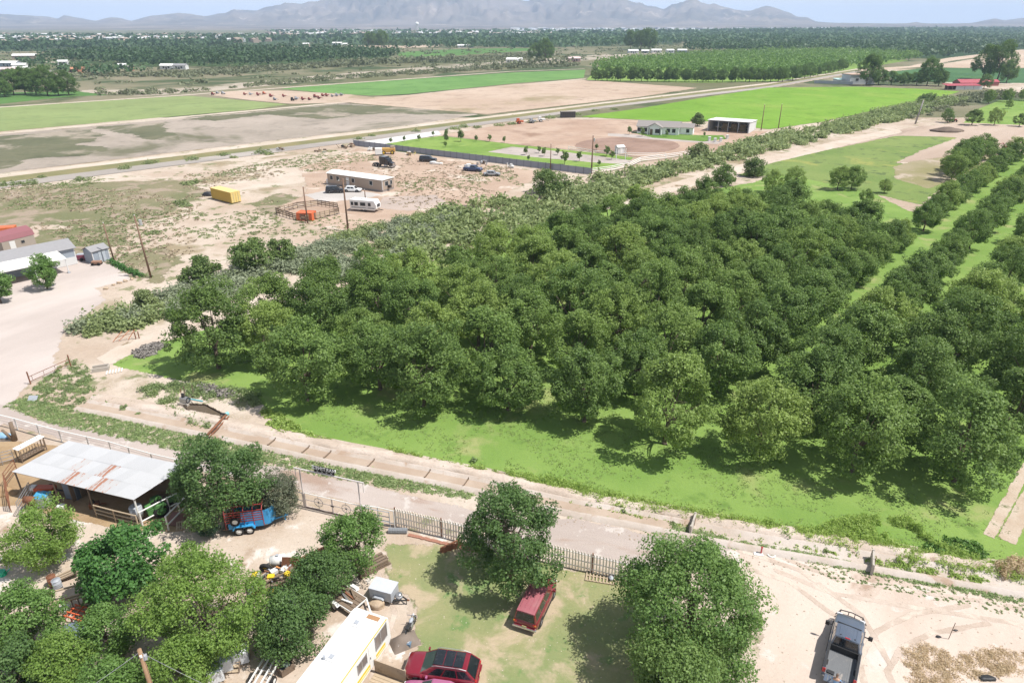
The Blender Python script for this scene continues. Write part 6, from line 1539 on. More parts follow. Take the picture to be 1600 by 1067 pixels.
for s in (1, -1): wheel(gt, -.6, s * .62, .62, .34, m_grn); wheel(gt, 1.1, s * .5, .33, .2, m_grn); MB().prism([(-1.1, 1.0), (-.9, 1.32), (-.3, 1.32), (-.1, 1.05)], s * .42, s * .82).build('fender', m_grn, gt, bevel=.03)
MB().box((-.55, 0, 1.05), (.42, .42, .1)).build('seat', m_blk, gt, bevel=.03); MB().box((-.76, 0, 1.25), (.08, .42, .35)).build('seat_back', m_blk, gt, bevel=.03)
MB().torus((-.1, 0, 1.35), .19, .02, 'Z').build('steering_wheel', m_blk, gt); MB().tube((.05, 0, 1.15), (-.1, 0, 1.35), .02).build('steering_column', m_blk, gt)
MB().tube((.95, .12, 1.05), (.95, .12, 1.65), .035).build('exhaust', m_rust, gt)
MB().box((-1.35, 0, .75), (.5, 1.2, .6)).build('box_blade', m_grn, gt, bevel=.03)
def pallet(label, px, py, rz, mat=None, group=None, tilt=0.0, w=1.2, l=1.0, n=7, h=0.0):
    p = at(px, py); t = thing('wooden_pallet', label, 'pallet', (p.x, p.y, h), rz, group); t.rotation_euler = (tilt, 0, rz)
    mat = mat or m_wood
    for k in range(n): MB().box((-w / 2 + .06 + k * (w - .12) / (n - 1), 0, .13), (.1, l, .022)).build('slat', mat, t)
    for y in (-l / 2 + .05, 0, l / 2 - .05): MB().box((0, y, .07), (w, .09, .09)).build('stringer', mat, t)
    for k in (0, n // 2, n - 1): MB().box((-w / 2 + .06 + k * (w - .12) / (n - 1), 0, .012), (.1, l, .02)).build('slat', mat, t)
    return t
pallet('wooden pallet tilted against a brown panel by the white pipe rail', 288, 822, .35, tilt=.35, group='wooden pallets')
p = at(276, 815); o = MB().slab([(-.7, -.5, .15), (.5, -.6, .05), (.7, .5, .5), (-.5, .6, .6)], .05).build('maroon_board', plain('maroon_panel', (0.2, 0.1, 0.08, 1), .7), None, p); tag(o, 'dark maroon board leaning beside the tilted pallet', 'board')
pallet('long wooden pallet lying on the lawn edge against the picket fence', 938, 903, -.22, w=2.2, l=1.1, n=9, group='wooden pallets')
p = at(955, 906); o = lump('pallet_stone', 'grey stone lying on the end of the long pallet', 'stone', (p.x, p.y, .24), (.22, .18, .13), m_gry, 8)

# ------------------------------------------------------------------ arched entrance, gates, picket fence
m_pale = plain('pale_pink_pipe', (0.62, 0.56, 0.54, 1), 0.5, var=.08)
gA, gB = at(477, 792), at(566, 813)
g_rz = heading(gA, gB); gl = (gB - gA).length
AH = 4.0
en = thing('entrance_arch', 'pale pipe entrance arch over the yard gate', 'arch', gA, g_rz)
for x in (0, gl):
    MB().tube((x, 0, 0), (x, 0, AH), .055, n=10).build('post', m_pale, en)
    MB().tube((x + (-.45 if x == 0 else .45), 0, AH - .02), (x + (-.45 if x == 0 else .45), 0, AH - .95), .03, n=8).build('hanging_rod', m_pale, en)
MB().tube((-.55, 0, AH), (gl + .55, 0, AH), .06, n=10).build('crossbar', m_pale, en)
# the sign reads from the road, so from the yard it is seen from behind, mirrored
sg = thing('ranch_sign', 'black cut-out name sign on the entrance arch, seen mirrored from behind', 'sign', gA + Vector((math.cos(g_rz), math.sin(g_rz), 0)) * 2.45 + Vector((0, 0, AH + .09)), g_rz)
SGW, SGH = 1.95, .62
m_let = plain('white_letter', (0.85, 0.84, 0.82, 1), .6)
# white cut letters and a row of small emblems standing through the plate, written for the road: the yard sees them reversed
MB().box((0, 0, SGH / 2), (SGW, .03, SGH)).build('plate', plain('black_sign_plate', (0.012, 0.012, 0.012, 1), .5), sg)
cu = bpy.data.curves.new('lettering', 'FONT'); cu.body = 'MARTINEZ'; cu.size = .42; cu.align_x = 'CENTER'; cu.align_y = 'CENTER'; cu.extrude = .035; cu.space_character = 1.15; cu.offset = .012
cut = bpy.data.objects.new('tool', cu); C.objects.link(cut); bpy.context.view_layer.update()
me_ = bpy.data.meshes.new_from_object(cut.evaluated_get(bpy.context.evaluated_depsgraph_get())); bpy.data.objects.remove(cut)
me_.materials.clear()
link('lettering', me_, m_let, sg, (0, 0, SGH * .66), (PI / 2, 0, PI))
for x in (-.66, -.22, .22, .66): MB().ball((x, 0, .13), (.12, .03, .04), 8, 6).build('emblem', m_let, sg)
# double leaf gate with wheel ornaments
gz = 1.55
for i, (x0, x1) in enumerate(((.12, gl / 2 - .03), (gl / 2 + .03, gl - .12))):
    b0 = gA + Vector((math.cos(g_rz), math.sin(g_rz), 0)) * x0
    t = thing('yard_gate', ['pale gate leaf with a wagon-wheel ornament nearer the tamarisk', 'pale gate leaf with a wagon-wheel ornament nearer the round fruit tree'][i], 'gate', b0, g_rz, 'leaves of the arched gate')
    w = x1 - x0
    for z in (.12, .85, gz): MB().tube((0, 0, z), (w, 0, z), .04 if z > 1 else .025, n=8).build('rail', m_wht if z > 1 else m_pale, t)
    for x in (0, w): MB().tube((x, 0, .1), (x, 0, gz), .035, n=8).build('stile', m_pale, t)
    wl = MB(); wl.torus((w / 2, 0, .85), .42, .028, 'Y', 22, 6); wl.tube((w / 2, 0, .12), (w / 2, 0, gz), .018); 
    for k in range(4): wl.tube((w / 2, 0, .85), (w / 2 + .42 * math.cos(k * PI / 4), 0, .85 + .42 * math.sin(k * PI / 4)), .012); wl.tube((w / 2, 0, .85), (w / 2 - .42 * math.cos(k * PI / 4), 0, .85 - .42 * math.sin(k * PI / 4)), .012)
    wo = wl.build('wagon_wheel', m_alu, t); MB().ball((w / 2, 0, .85), .07, 8, 6).build('hub', m_blk, wo)
    MB().bar((0, .0, .1), (w, 0, .1), .06, .06).build('bottom_rail', m_rust, t)
p_ = gA + Vector((math.cos(g_rz), math.sin(g_rz), 0)) * (gl / 2); o = MB().box((0, 0, 0), (.3, .08, .14)).build('gate_latch', m_blk, None, (p_.x, p_.y, .8), g_rz, bevel=.02); tag(o, 'black latch plate where the two gate leaves meet', 'latch')
# tubular gate leaning by the arch, wing rails
a_, b_ = at(570, 818), at(610, 826)
pipe_rail('metal_gate', 'dark tubular gate leaning beside the arch behind the round tree', [a_, b_], 1.75, (.3, .75, 1.2, 1.7), m_gry, .035, cat='gate')
a_, b_, c_ = at(567, 815), at(592, 818), at(617, 824)
pipe_rail('wing_fence', 'white pipe rail joining the arch to the picket fence', [a_, b_, c_], 1.75, (.4, 1.72), m_wht, .045)
a_, b_ = at(452, 782), at(475, 790)
pipe_rail('wing_fence', 'short pipe rail joining the arch to the tamarisk', [a_, b_], 1.4, (.5, 1.35), m_alu, .035)
pA, pB = at(618, 822), at(1010, 916)
pf_rz = heading(pA, pB); pl = (pB - pA).length
pf = thing('picket_fence', 'long pale steel picket fence with pointed pickets along the dirt road', 'fence', pA, pf_rz)
m_pick = plain('pale_tan_picket', (0.8, 0.74, 0.66, 1), 0.55, var=.1, dirt=(0.5, 0.3, 0.16, 1), dirt_t=(0.62, 0.75))
pm = MB(); pm.prism([(-.05, .08), (.05, .08), (.05, 1.82), (0, 1.95), (-.05, 1.82)], -.03, .03)
p0 = pm.build('picket', m_pick, pf)
npk = int(pl / .235)
for k in range(npk):
    o = p0 if k == 0 else p0.copy()
    if k: C.objects.link(o)
    o.location = (.1 + k * .235, 0, random.uniform(-.02, .02))
    o.rotation_euler = (0, random.uniform(-.012, .012), 0)
for z, m in ((.35, m_alu), (.95, m_alu), (1.62, m_wht)): MB().box((pl / 2, .045, z), (pl, .05, .06)).build('rail', m, pf)
for k in range(6): MB().box((k * pl / 5, .09, .95), (.09, .09, 1.9)).build('post', m_rust, pf)
# bricks set along the fence foot
bk = thing('brick_edging', 'row of rust-red bricks laid along the foot of the picket fence', 'edging', at(643, 832), pf_rz)
for k in range(24): MB().box((k * .235, -.35 + random.uniform(-.03, .03), .05), (.22, .3, .1)).build('brick', plain('brick_red', (0.33, 0.16, 0.11, 1), .85) if k == 0 else bpy.data.materials['brick_red'], bk)
p = at(622, 832); t = thing('wire_roll', 'grey roll of wire mesh lying by the picket fence start', 'wire roll', p, -.02)
r_ = MB()
for k in range(12): r_.torus((-.75 + k * .136, 0, .24), .22, .012, 'X', 14, 4)
for k in range(10): r_.tube((-.78, .22 * math.cos(k * .628), .24 + .22 * math.sin(k * .628)), (.78, .22 * math.cos(k * .628), .24 + .22 * math.sin(k * .628)), .01, n=4)
r_.build('mesh', m_gry, t); MB().tube((-.75, 0, .24), (.75, 0, .24), .19, n=14).build('core', plain('mesh_grey', (0.22, 0.23, 0.24, 1), .6), t)
p = at(705, 858); t = thing('rusty_plough', 'rust-brown disc plough by the fence in the shade of the yard pecan', 'plough', p, .5)
MB().bar((-.9, 0, .5), (.9, .2, .5), .12, .1).build('beam', m_rust, t)
for k in range(4): MB().tube((-.7 + k * .45, -.12, .3), (-.66 + k * .45, .0, .3), .32, .26, n=14).build('disc', m_rust, t)
# ------------------------------------------------------------------ ditch furniture
m_postc = plain('grey_concrete_post', (0.42, 0.38, 0.33, 1), .9, var=.12)
for i, (px, py, lab) in enumerate(((1083, 826, 'pale concrete headgate board standing on the ditch behind the huge ash tree'), (1363, 886, 'pale concrete headgate board standing on the ditch above the sandy yard'))):
    p = at(px, py); t = thing('headgate', lab, 'headgate', p, math.radians(65), 'headgates of the ditch')
    MB().slab([(-1.0, 0, .1), (1.0, 0, .1), (.95, 0, .95), (-.95, 0, .75)], .14).build('board', m_postc, t)
    for x in (-.9, .9): MB().box((x, .1, .5), (.14, .16, 1.0)).build('pier', m_postc, t)
    MB().tube((0, -.07, .4), (0, -.07, 1.15), .025).build('lift_rod', m_rust, t)
G_C = 'check gates in the ditch'
for i, (px, py) in enumerate(((478, 706), (512, 714), (580, 727), (668, 744), (728, 757), (425, 694))):
    p = at(px, py); t = thing('check_gate', 'small dark check gate in the ditch, %s from the elm tree' % ['second', 'third', 'fourth', 'fifth', 'last', 'nearest'][i], 'ditch gate', p, math.radians(70), G_C)
    MB().box((0, 0, .2), (1.1, .04, .3)).build('plate', m_woodd, t)
    for x in (-.62, .62): MB().box((x, 0, .2), (.06, .08, .4)).build('guide', m_woodd, t)
# pump pit, pump engine, discharge pipe
m_pit = plain('dark_pit_wall', (0.1, 0.075, 0.05, 1), .95, var=.3)
pq = [at(*q) for q in ((285, 633), (302, 652), (336, 662), (352, 650), (322, 634))]
pit = thing('pump_pit', 'dark timber-lined pump pit on the bank', 'pit', pq[0], 0)
for a, b in zip(pq, pq[1:] + pq[:1]):
    n = max(2, int((b - a).length / .35))
    for k in range(n):
        q0, q1 = a.lerp(b, k / n) - pq[0], a.lerp(b, (k + .9) / n) - pq[0]
        MB().slab([(q0.x, q0.y, 0), (q1.x, q1.y, 0), (q1.x, q1.y, .22 + random.uniform(0, .15)), (q0.x, q0.y, .22)], .06).build('board', m_pit, pit)
fl_ = MB().poly([tuple(q - pq[0] + Vector((0, 0, .06))) for q in pq]).build('pit_bottom', m_pit, pit)
p = at(290, 632); t = thing('pump_engine', 'old grey pump engine standing at the pit edge', 'pump', p, -.3)
MB().box((0, 0, .6), (.9, .55, .6)).build('block', m_alu, t, bevel=.06); MB().tube((-.1, 0, .9), (-.1, 0, 1.35), .16, n=12).build('air_filter', m_blk, t); MB().torus((.5, 0, .65), .3, .05, 'X').build('flywheel', m_blk, t); MB().tube((-.35, .1, .9), (-.35, .1, 1.9), .04).build('exhaust', m_rust, t)
MB().box((0, 0, .15), (1.2, .8, .3)).build('plinth', m_postc, t)
a_, b_ = at(297, 630), at(318, 633)
d = b_ - a_; o = MB().tube((0, 0, .55), (d.x, d.y, .5), .09, n=10).build('teal_pipe', plain('teal_paint', (0.16, 0.42, 0.45, 1), .5), None, a_); tag(o, 'teal suction pipe running from the pump engine', 'pipe')
for i, (x, y, lab) in enumerate(((290, 622, 'thin dark post behind the pump engine'), (303, 620, 'thin dark post further along the bank from the pump engine'))):
    p = at(x, y); o = MB().tube((0, 0, 0), (.05, 0, 1.5), .05, n=7).build('bank_post', m_woodd, None, p); tag(o, lab, 'post', 'posts by the pump')
a_, b_ = at(323, 678, .6), at(354, 648, .7)
t = thing('discharge_pipe', 'rusty discharge pipe with a teal valve slanting from the pit to the ditch', 'pipe', (a_.x, a_.y, 0))
d = b_ - a_
MB().tube((0, 0, .45), (d.x, d.y, .75), .13, n=12).build('pipe', m_rust, t, smooth=True); MB().tube((.25, -.1, .3), (d.x + .25, d.y - .1, .55), .08, n=10).build('pipe', m_rust, t)
MB().tube((d.x - .1, d.y, .75), (d.x + .1, d.y + .25, .75), .2, n=12).build('valve', plain('teal_valve', (0.2, 0.5, 0.52, 1), .5), t); MB().tube((d.x - .7, d.y + .2, .7), (d.x, d.y + .1, .7), .12, n=10).build('elbow', m_blk, t)
for f in (.2, .8): MB().tube((d.x * f, d.y * f, 0), (d.x * f, d.y * f, .5), .05).build('support', m_rust, t)
# pipe gate on the drive, leaning rails by the sage
a_, b_ = at(48, 600), at(111, 573)
pipe_rail('drive_gate', 'long low rusty pipe gate beside the gravel drive', [a_, b_], 1.6, (), m_rust, .07)
t = thing('gate_leaf', 'thin brown gate leaf hung between the two drive posts', 'gate', a_, heading(a_, b_))
gl2 = (b_ - a_).length
MB().path([(.1, .08, .9), (gl2 - .1, .08, 1.0)], .035).build('rail', m_rust, t); MB().path([(.1, .08, .3), (gl2 - .1, .08, .45)], .035).build('rail', m_rust, t)
for k in range(4): MB().tube((.4 + k * (gl2 - .8) / 3, .08, .33), (.4 + k * (gl2 - .8) / 3, .08, .95), .025).build('bar', m_rust, t)
t = thing('pipe_trestle', 'orange-brown pipe frame leaning on the bank track by the sagebrush', 'frame', at(198, 532), .4)
for x0, x1 in ((-1.6, -.3), (-.9, .6), (.2, 1.2)): MB().tube((x0, 0, .1), (x1, .2, 1.3), .05).build('pipe', plain('orange_pipe', (0.5, 0.2, 0.1, 1), .7), t)
MB().tube((-1.2, .1, .6), (1.0, .1, .9), .04).build('pipe', m_rust, t)
for x in (1.1, 1.5): MB().tube((x, 0, 0), (x, 0, 1.0), .07).build('post', m_rust, t)
t = thing('log_stack', 'row of pale cut stakes lying by the corner weeds', 'stakes', at(178, 582), .5)
for k in range(6): MB().tube((k * .32 - .8, -.35, .1), (k * .32 - .65, .35, .22), .07, n=8).build('stake', m_wht, t)
o = MB().slab([(-.5, -.3, .0), (.5, -.3, 0), (.5, .25, .45), (-.5, .25, .45)], .05).build('grey_sign_board', m_gry, None, at(52, 625)); tag(o, 'small grey board leaning in the corner weeds by the road bend', 'board')
t = thing('concrete_box', 'pale concrete turnout box half hidden by weeds near the cut stakes', 'turnout box', at(158, 578), .4)
for y in (-.45, .45): MB().box((0, y, .25), (1.8, .14, .5)).build('wall', m_postc, t)
MB().box((.85, 0, .22), (.12, .8, .44)).build('wall', m_postc, t)
# red marker and white slab in the yard, stake, odds
p = at(1187, 866); t = thing('well_marker', 'red marker post on a white slab at the edge of the dirt road', 'marker', p, -.2)
MB().box((-.1, 0, .04), (.7, .4, .08)).build('slab', m_wht, t); MB().tube((.1, .1, .08), (.1, .1, .62), .06, n=10).build('post', paint('marker_red', (0.42, 0.02, 0.03, 1), .4), t); MB().ball((.1, .1, .64), .09, 8, 6).build('cap', paint('marker_red2', (0.42, 0.02, 0.03, 1), .4), t)
o = MB().torus((0, 0, .05), .28, .06, 'Z').build('white_ring', m_wht, None, at(1205, 867)); tag(o, 'pale concrete ring lying beside the red marker', 'ring')
o = MB().tube((0, 0, 0), (.06, 0, 1.5), .025, n=6).build('thin_stake', m_woodd, None, at(1482, 998)); tag(o, 'thin wooden stake standing in the sandy yard', 'stake')
for i, (x, y, lab, s) in enumerate(((1466, 995, 'black shoe-like scrap lying on the sand near the thin stake', .2), (1542, 1060, 'black twisted rubber scrap at the edge of the dry weeds', .5), (1493, 985, 'small dark clod just beyond the thin stake', .16))):
    p = at(x, y); lump('dark_scrap', lab, 'scrap', (p.x, p.y, .05), (s, s * .5, s * .3), m_blk, 20 + i, 'dark scraps on the sand')
# ------------------------------------------------------------------ lower-left junk: frames, red rack, totes, pole
p = at(108, 945); t = thing('timber_crate', 'open box frame of pale timber standing in the junk under the yard trees', 'frame', p, .45)
for x in (-1.1, 1.1):
    for y in (-.7, .7): MB().bar((x, y, 0), (x, y, 1.0), .12, .12).build('post', m_wood, t)
for z in (.12, 1.0):
    for y in (-.7, .7): MB().bar((-1.15, y, z), (1.15, y, z), .12, .1).build('rail', m_wood, t)
    for x in (-1.1, 1.1): MB().bar((x, -.75, z + .01), (x, .75, z + .01), .12, .1).build('rail', m_wood, t)
for k in range(5): MB().bar((-.8 + k * .4, -.72, .15), (-.8 + k * .4, -.72, .95), .07, .05).build('slat', m_woodd, t)
p = at(128, 966); t = thing('steel_rack', 'bright orange-red steel rack lying on its side under the yard trees', 'rack', p, -.25)
m_or = plain('orange_red_steel', (0.62, 0.13, 0.05, 1), .5, var=.12)
for y in (-.5, -.15, .2, .55): MB().bar((-.95, y, .55), (.95, y, .45), .08, .08).build('bar', m_or, t)
for x in (-.9, -.3, .3, .9): MB().bar((x, -.5, .4), (x, .6, .4), .07, .07).build('bar', m_or, t); MB().bar((x, -.5, 0), (x, -.5, .5), .07, .07).build('leg', m_or, t)
for i, (px, py, m, lab, nm) in enumerate(((84, 914, m_rust, 'upright rusty drum beside the leaning planks', 'rusty_drum'), (92, 920, m_gry, 'grey-blue plastic drum tucked under the mulberry tree', 'plastic_drum'))):
    p = at(px, py); t = thing(nm, lab, 'drum', p, 0, 'drums under the trees')
    MB().tube((0, 0, 0), (0, 0, .88), .29, n=18).build('body', m, t, smooth=True); 
    for z in (.02, .3, .6, .87): MB().torus((0, 0, z), .295, .018, 'Z').build('hoop', m, t)
p = at(102, 905); t = thing('plank_pile', 'leaning pile of weathered planks behind the rusty drum', 'planks', p, .5)
for k in range(6): MB().bar((-1.1 + .1 * k, -.3 + k * .13, .15 + .02 * k), (1.0 + random.uniform(-.2, .2), -.3 + k * .13, .55), .13, .05).build('plank', m_wood if k % 2 else m_woodd, t)
p = at(118, 985); o = lump('tarp_sheet', 'crumpled blue-grey tarp spread below the orange-red rack', 'tarp', (p.x, p.y, .06), (1.1, .7, .16), plain('blue_grey_tarp', (0.16, 0.2, 0.27, 1), .6, var=.25), 12)
p = at(102, 955); o = lump('white_sack', 'white sack slumped inside the timber frame', 'sack', (p.x, p.y, .25), (.4, .3, .28), m_rvw, 13)
p = at(143, 948); t = thing('plank_pile', 'scattered pale offcuts beside the timber frame', 'planks', p, -.3)
for k in range(7): MB().bar((random.uniform(-.8, 0), random.uniform(-.5, .5), .08 + .05 * k), (random.uniform(.2, .9), random.uniform(-.5, .5), .12 + .05 * k), .12, .05).build('plank', m_wood, t)
p = at(5, 898); t = thing('garden_can', 'green watering can on the bare ground at the frame edge', 'can', p, .3)
MB().tube((0, 0, 0), (0, 0, .4), .28, .24, n=14).build('body', plain('mint_green_plastic', (0.02, 0.4, 0.22, 1), .4), t); MB().tube((.2, 0, .12), (.6, 0, .48), .04).build('spout', bpy.data.materials['mint_green_plastic'], t); MB().torus((-.1, 0, .45), .17, .025, 'Y').build('handle', bpy.data.materials['mint_green_plastic'], t)
p = at(17, 874); t = thing('kayak', 'black and white plastic kayak hull lying in the yard at the frame edge', 'kayak', p, .5)
hull([(-.95, .05, .2, .3, 0), (-.6, .24, .05, .32, 0), (0, .33, 0, .34, 0), (.6, .24, .05, .32, 0), (.95, .05, .2, .3, 0)], SEC).build('hull', m_blk, t, smooth=True); MB().box((0, 0, .36), (1.2, .34, .04)).build('deck', m_rvw, t, bevel=.015)
# totes, crates and rails by the trailer home
for i, (px, py, lab) in enumerate(((378, 1032, 'white plastic-wrapped tote nearest the white trailer rails'), (352, 1045, 'white plastic-wrapped tote behind the wooden steps'), (338, 1062, 'white plastic-wrapped tote at the bottom of the junk yard'))):
    p = at(px, py); t = thing('wrapped_tote', lab, 'tote', p, .35 + .1 * i, 'wrapped totes by the steps')
    MB().box((0, 0, .62), (1.0, .9, 1.0)).build('load', plain('milky_wrap', (0.6, 0.62, 0.64, 1), .35, var=.1) if i == 0 else bpy.data.materials['milky_wrap'], t, bevel=.1, seg=3)
    for k in range(5): MB().box((-.45 + k * .22, 0, .06), (.1, .95, .1)).build('slat', m_wood, t)
p = at(366, 1044); t = thing('wooden_steps', 'small wooden steps in front of the wrapped totes', 'steps', p, .1)
for k in range(4): MB().box((0, -.3 + k * .22, .14 + k * .17), (.85, .24, .05)).build('tread', m_wood, t)
for x in (-.42, .42): MB().bar((x, -.4, .1), (x, .45, .72), .05, .18).build('stringer', m_woodd, t)
a_, b_ = at(405, 1064, .5), at(425, 1030, .5)
t = thing('boat_trailer', 'white rail trailer with long parallel bars beside the wrapped totes', 'trailer', mid(a_, b_), heading(a_, b_))
for y in (-.55, -.2, .2, .55): MB().bar((-1.9, y, .55), (1.7, y, .55), .09, .1).build('rail', m_wht, t)
for x in (-1.6, 0, 1.5): MB().bar((x, -.6, .47), (x, .6, .47), .08, .08).build('cross_member', m_alu, t)
for s in (1, -1): wheel(t, -.5, s * .75, .3, .18, m_wht)
MB().box((1.2, 0, .72), (.7, .7, .3)).build('tool_box', m_gry, t, bevel=.03)
t = thing('metal_crate', 'open grey-green metal crate on the grass by the trailer home', 'crate', at(447, 1047), .8)
for s in (1, -1): MB().box((0, s * .35, .3), (.9, .05, .6)).build('side', m_woodd, t); MB().box((s * .43, 0, .3), (.05, .65, .6)).build('side', m_woodd, t)
MB().box((0, 0, .05), (.85, .65, .06)).build('floor', m_gry, t); MB().box((.1, 0, .3), (.4, .4, .4)).build('cover', plain('sage_plastic', (0.3, 0.36, 0.3, 1), .6), t, bevel=.03)
# utility pole with wires at the bottom
up_ = at(218, 1016, 6.5); 
t = thing('utility_pole', 'brown utility pole with white insulators rising from the yard trees', 'utility pole', (up_.x, up_.y, 0), .5)
MB().tube((0, 0, 0), (0, 0, 6.6), .15, .11, n=10).build('pole', m_woodd if False else plain('tan_pole_wood', (0.3, 0.19, 0.11, 1), .9, var=.2), t, smooth=True)
for z, y in ((6.4, .14), (6.2, -.14)): MB().tube((0, y, z - .07), (0, y, z + .07), .07, n=8).build('insulator', m_rvw, t)
MB().box((.16, 0, 5.9), (.2, .2, .3)).build('meter_box', m_gry, t)
pole_b = t
def wire(label, p, q, sag, r=.012, mat=None):
    p, q = Vector(p), Vector(q); pts = [p.lerp(q, k / 12) - Vector((0, 0, sag * 4 * (k / 12) * (1 - k / 12))) for k in range(13)]
    o = MB().path([tuple(v - p) for v in pts], r, n=5).build('overhead_wire', mat or m_alu, None, p); tag(o, label, 'wire', 'overhead wires')
q0 = Vector((up_.x, up_.y, 6.4))
wire('pale overhead wire running from the yard pole towards the trailer home', q0, rvp(-3.5, 0, 3.1), .25)
wire('pale overhead wire running from the yard pole out of view', q0, Vector((q0.x - 8, q0.y - 9, 6.2)), .4)
# ------------------------------------------------------------------ compound with the grey barn
m_wallg = plain('blue_grey_siding', (0.3, 0.34, 0.39, 1), .7, var=.05)
m_walll = plain('white_siding', (0.62, 0.62, 0.61, 1), .7, var=.04)
m_rfg = plain('grey_shingle_roof', (0.27, 0.265, 0.27, 1), .85, var=.12, scale=2)
m_rfm = plain('maroon_metal_roof', (0.25, 0.1, 0.11, 1), .5, var=.06)
m_wallt = plain('taupe_siding', (0.33, 0.285, 0.24, 1), .8, var=.05)
m_wnd = plain('dark_window_glass', (0.03, 0.035, 0.04, 1), .15)
m_cream = plain('cream_metal_roof', (0.74, 0.72, 0.66, 1), .5, var=.03)
def gable(root, L, W, h, rise, wm, rm, over=.25, name='wall', roof=True):
    """Gable building centred on root, ridge along x."""
    for s in (1, -1): MB().box((0, s * (W / 2 - .06), h / 2), (L, .12, h)).build(name, wm, root)
    for s in (1, -1): MB().add([(s * (L / 2 - .0), -W / 2 + .12, 0), (s * (L / 2), W / 2 - .12, 0), (s * L / 2, W / 2 - .12, h), (s * L / 2, 0, h + rise - .08), (s * L / 2, -W / 2 + .12, h),
        (s * (L / 2 - .12), -W / 2 + .12, 0), (s * (L / 2 - .12), W / 2 - .12, 0), (s * (L / 2 - .12), W / 2 - .12, h), (s * (L / 2 - .12), 0, h + rise - .08), (s * (L / 2 - .12), -W / 2 + .12, h)],
        [(0, 1, 2, 3, 4), (9, 8, 7, 6, 5), (0, 5, 6, 1), (1, 6, 7, 2), (2, 7, 8, 3), (3, 8, 9, 4), (4, 9, 5, 0)]).build(name, wm, root)
    sl = rise / (W / 2)
    if roof:
        for s in (1, -1):
            q = [(-L / 2 - over, 0, h + rise + .02), (L / 2 + over, 0, h + rise + .02), (L / 2 + over, s * (W / 2 + over), h - sl * over + .02), (-L / 2 - over, s * (W / 2 + over), h - sl * over + .02)]
            MB().slab(q if s < 0 else q[::-1], .07 if s < 0 else .07).build('roof', rm, root)
def win(root, x, y, z, w, h, ax='x', fm=None, gm=None):
    """Framed window on a wall facing +-y (ax x) or +-x (ax y)."""
    fm = fm or m_walll; gm = gm or m_wnd
    d = (w + .14, .1, h + .14) if ax == 'x' else (.1, w + .14, h + .14); g = (w, .13, h) if ax == 'x' else (.13, w, h)
    f = MB().box((x, y, z), d).build('window', fm, root); MB().box((x, y, z), g).build('pane', gm, f)
# barn: long building behind, canopy in front
e1, e2 = at(122, 412), at(-60, 452)
bz = heading(e2, e1)
BLn = 24.0
bd = Vector((math.cos(bz), math.sin(bz), 0)); bn = Vector((-bd.y, bd.x, 0))
bc = e1 - bd * BLn / 2 + bn * 2.8
bar = thing('grey_barn', 'long low blue-grey barn with a wide cream canopy along its front', 'barn', bc, bz)
gable(bar, BLn, 5.6, 2.9, 1.0, m_wallg, m_rfg, .3)
for x in (-10, -7): win(bar, x, -2.8, 1.6, 1.0, .9)
MB().box((11.93, -2.72, 1.45), (.16, .2, 2.9)).build('corner_trim', m_walll, bar); MB().box((9.9, -2.86, .7), (4.0, .08, 1.3)).build('wainscot', m_walll, bar)
can = [(-12.5, -2.9, 2.95), (9.4, -2.9, 2.95), (9.4, -7.2, 2.5), (-12.5, -7.2, 2.5)]
MB().slab(can[::-1], .1).build('canopy', m_cream, bar)
for x in (-11.5, -6, -.5, 4.6, 9.2): MB().box((x, -7.0, 1.2), (.14, .14, 2.42)).build('canopy_post', m_walll, bar)
MB().box((9.2, -7.0, .12), (.4, .4, .24)).build('footing', m_gry, bar)
for x, l, w, z, nm, lab in ((-7, 3.6, 1.6, 1.3, 'parked_car', 'dark car in the deep shade of the cream canopy'), (-1, 2.2, 1.2, .9, 'work_bench', 'dark work bench in the deep shade of the cream canopy')):
    p = bc + bd * x - bn * 5.0
    if nm == 'parked_car': car(nm, lab, 'car', p, bz + 1.4, 4.3, 1.75, 1.45, paint('black_paint_canopy', (.02, .022, .026, 1)), belt=.9, trunk=.15, detail=False)
    else:
        t = thing(nm, lab, 'bench', p, bz); MB().box((0, 0, .85), (2.2, .9, .08)).build('top', m_woodd, t)
        for sx in (-1, 1):
            for sy in (-.35, .35): MB().box((sx, sy, .41), (.1, .1, .81)).build('leg', m_woodd, t)
s1, s2 = at(8, 398), at(58, 385)
t = thing('brown_shed', 'taupe shed with a maroon gambrel roof and white door behind the grey barn', 'shed', mid(s1, s2) , heading(s1, s2))
sL = (s2 - s1).length
for s in (1, -1): MB().box((0, s * 1.84 + 1.9, 1.1), (sL, .12, 2.2)).build('wall', m_wallt, t)
prg = [(-1.9, 2.2), (-1.55, 3.1), (0, 3.75), (1.55, 3.1), (1.9, 2.2)]
for s in (1, -1): MB().add([(s * sL / 2, y + 1.9, z) for y, z in [(-1.78, 0)] + prg + [(1.78, 0)]] + [(s * (sL / 2 - .12), y + 1.9, z) for y, z in [(-1.78, 0)] + prg + [(1.78, 0)]], [tuple(range(7)), tuple(range(13, 6, -1))] + [(i, (i + 1) % 7, 7 + (i + 1) % 7, 7 + i) for i in range(7)]).build('gable_wall', m_wallt, t)
for (y0, z0), (y1, z1) in zip(prg[:-1], prg[1:]):
    MB().slab([(-sL / 2 - .2, y0 + 1.9, z0 + .06), (sL / 2 + .2, y0 + 1.9, z0 + .06), (sL / 2 + .2, y1 + 1.9, z1 + .06), (-sL / 2 - .2, y1 + 1.9, z1 + .06)], .05).build('roof', m_rfm, t)
MB().box((-sL * .2, .0, 1.05), (.95, .1, 2.0)).build('door', m_walll, t); win(t, sL * .12, 0, 1.5, .6, .5, fm=m_wallt)
p = at(8, 372); t = thing('orange_loader', 'orange machine body showing behind the maroon roof at the frame edge', 'loader', p, .3)
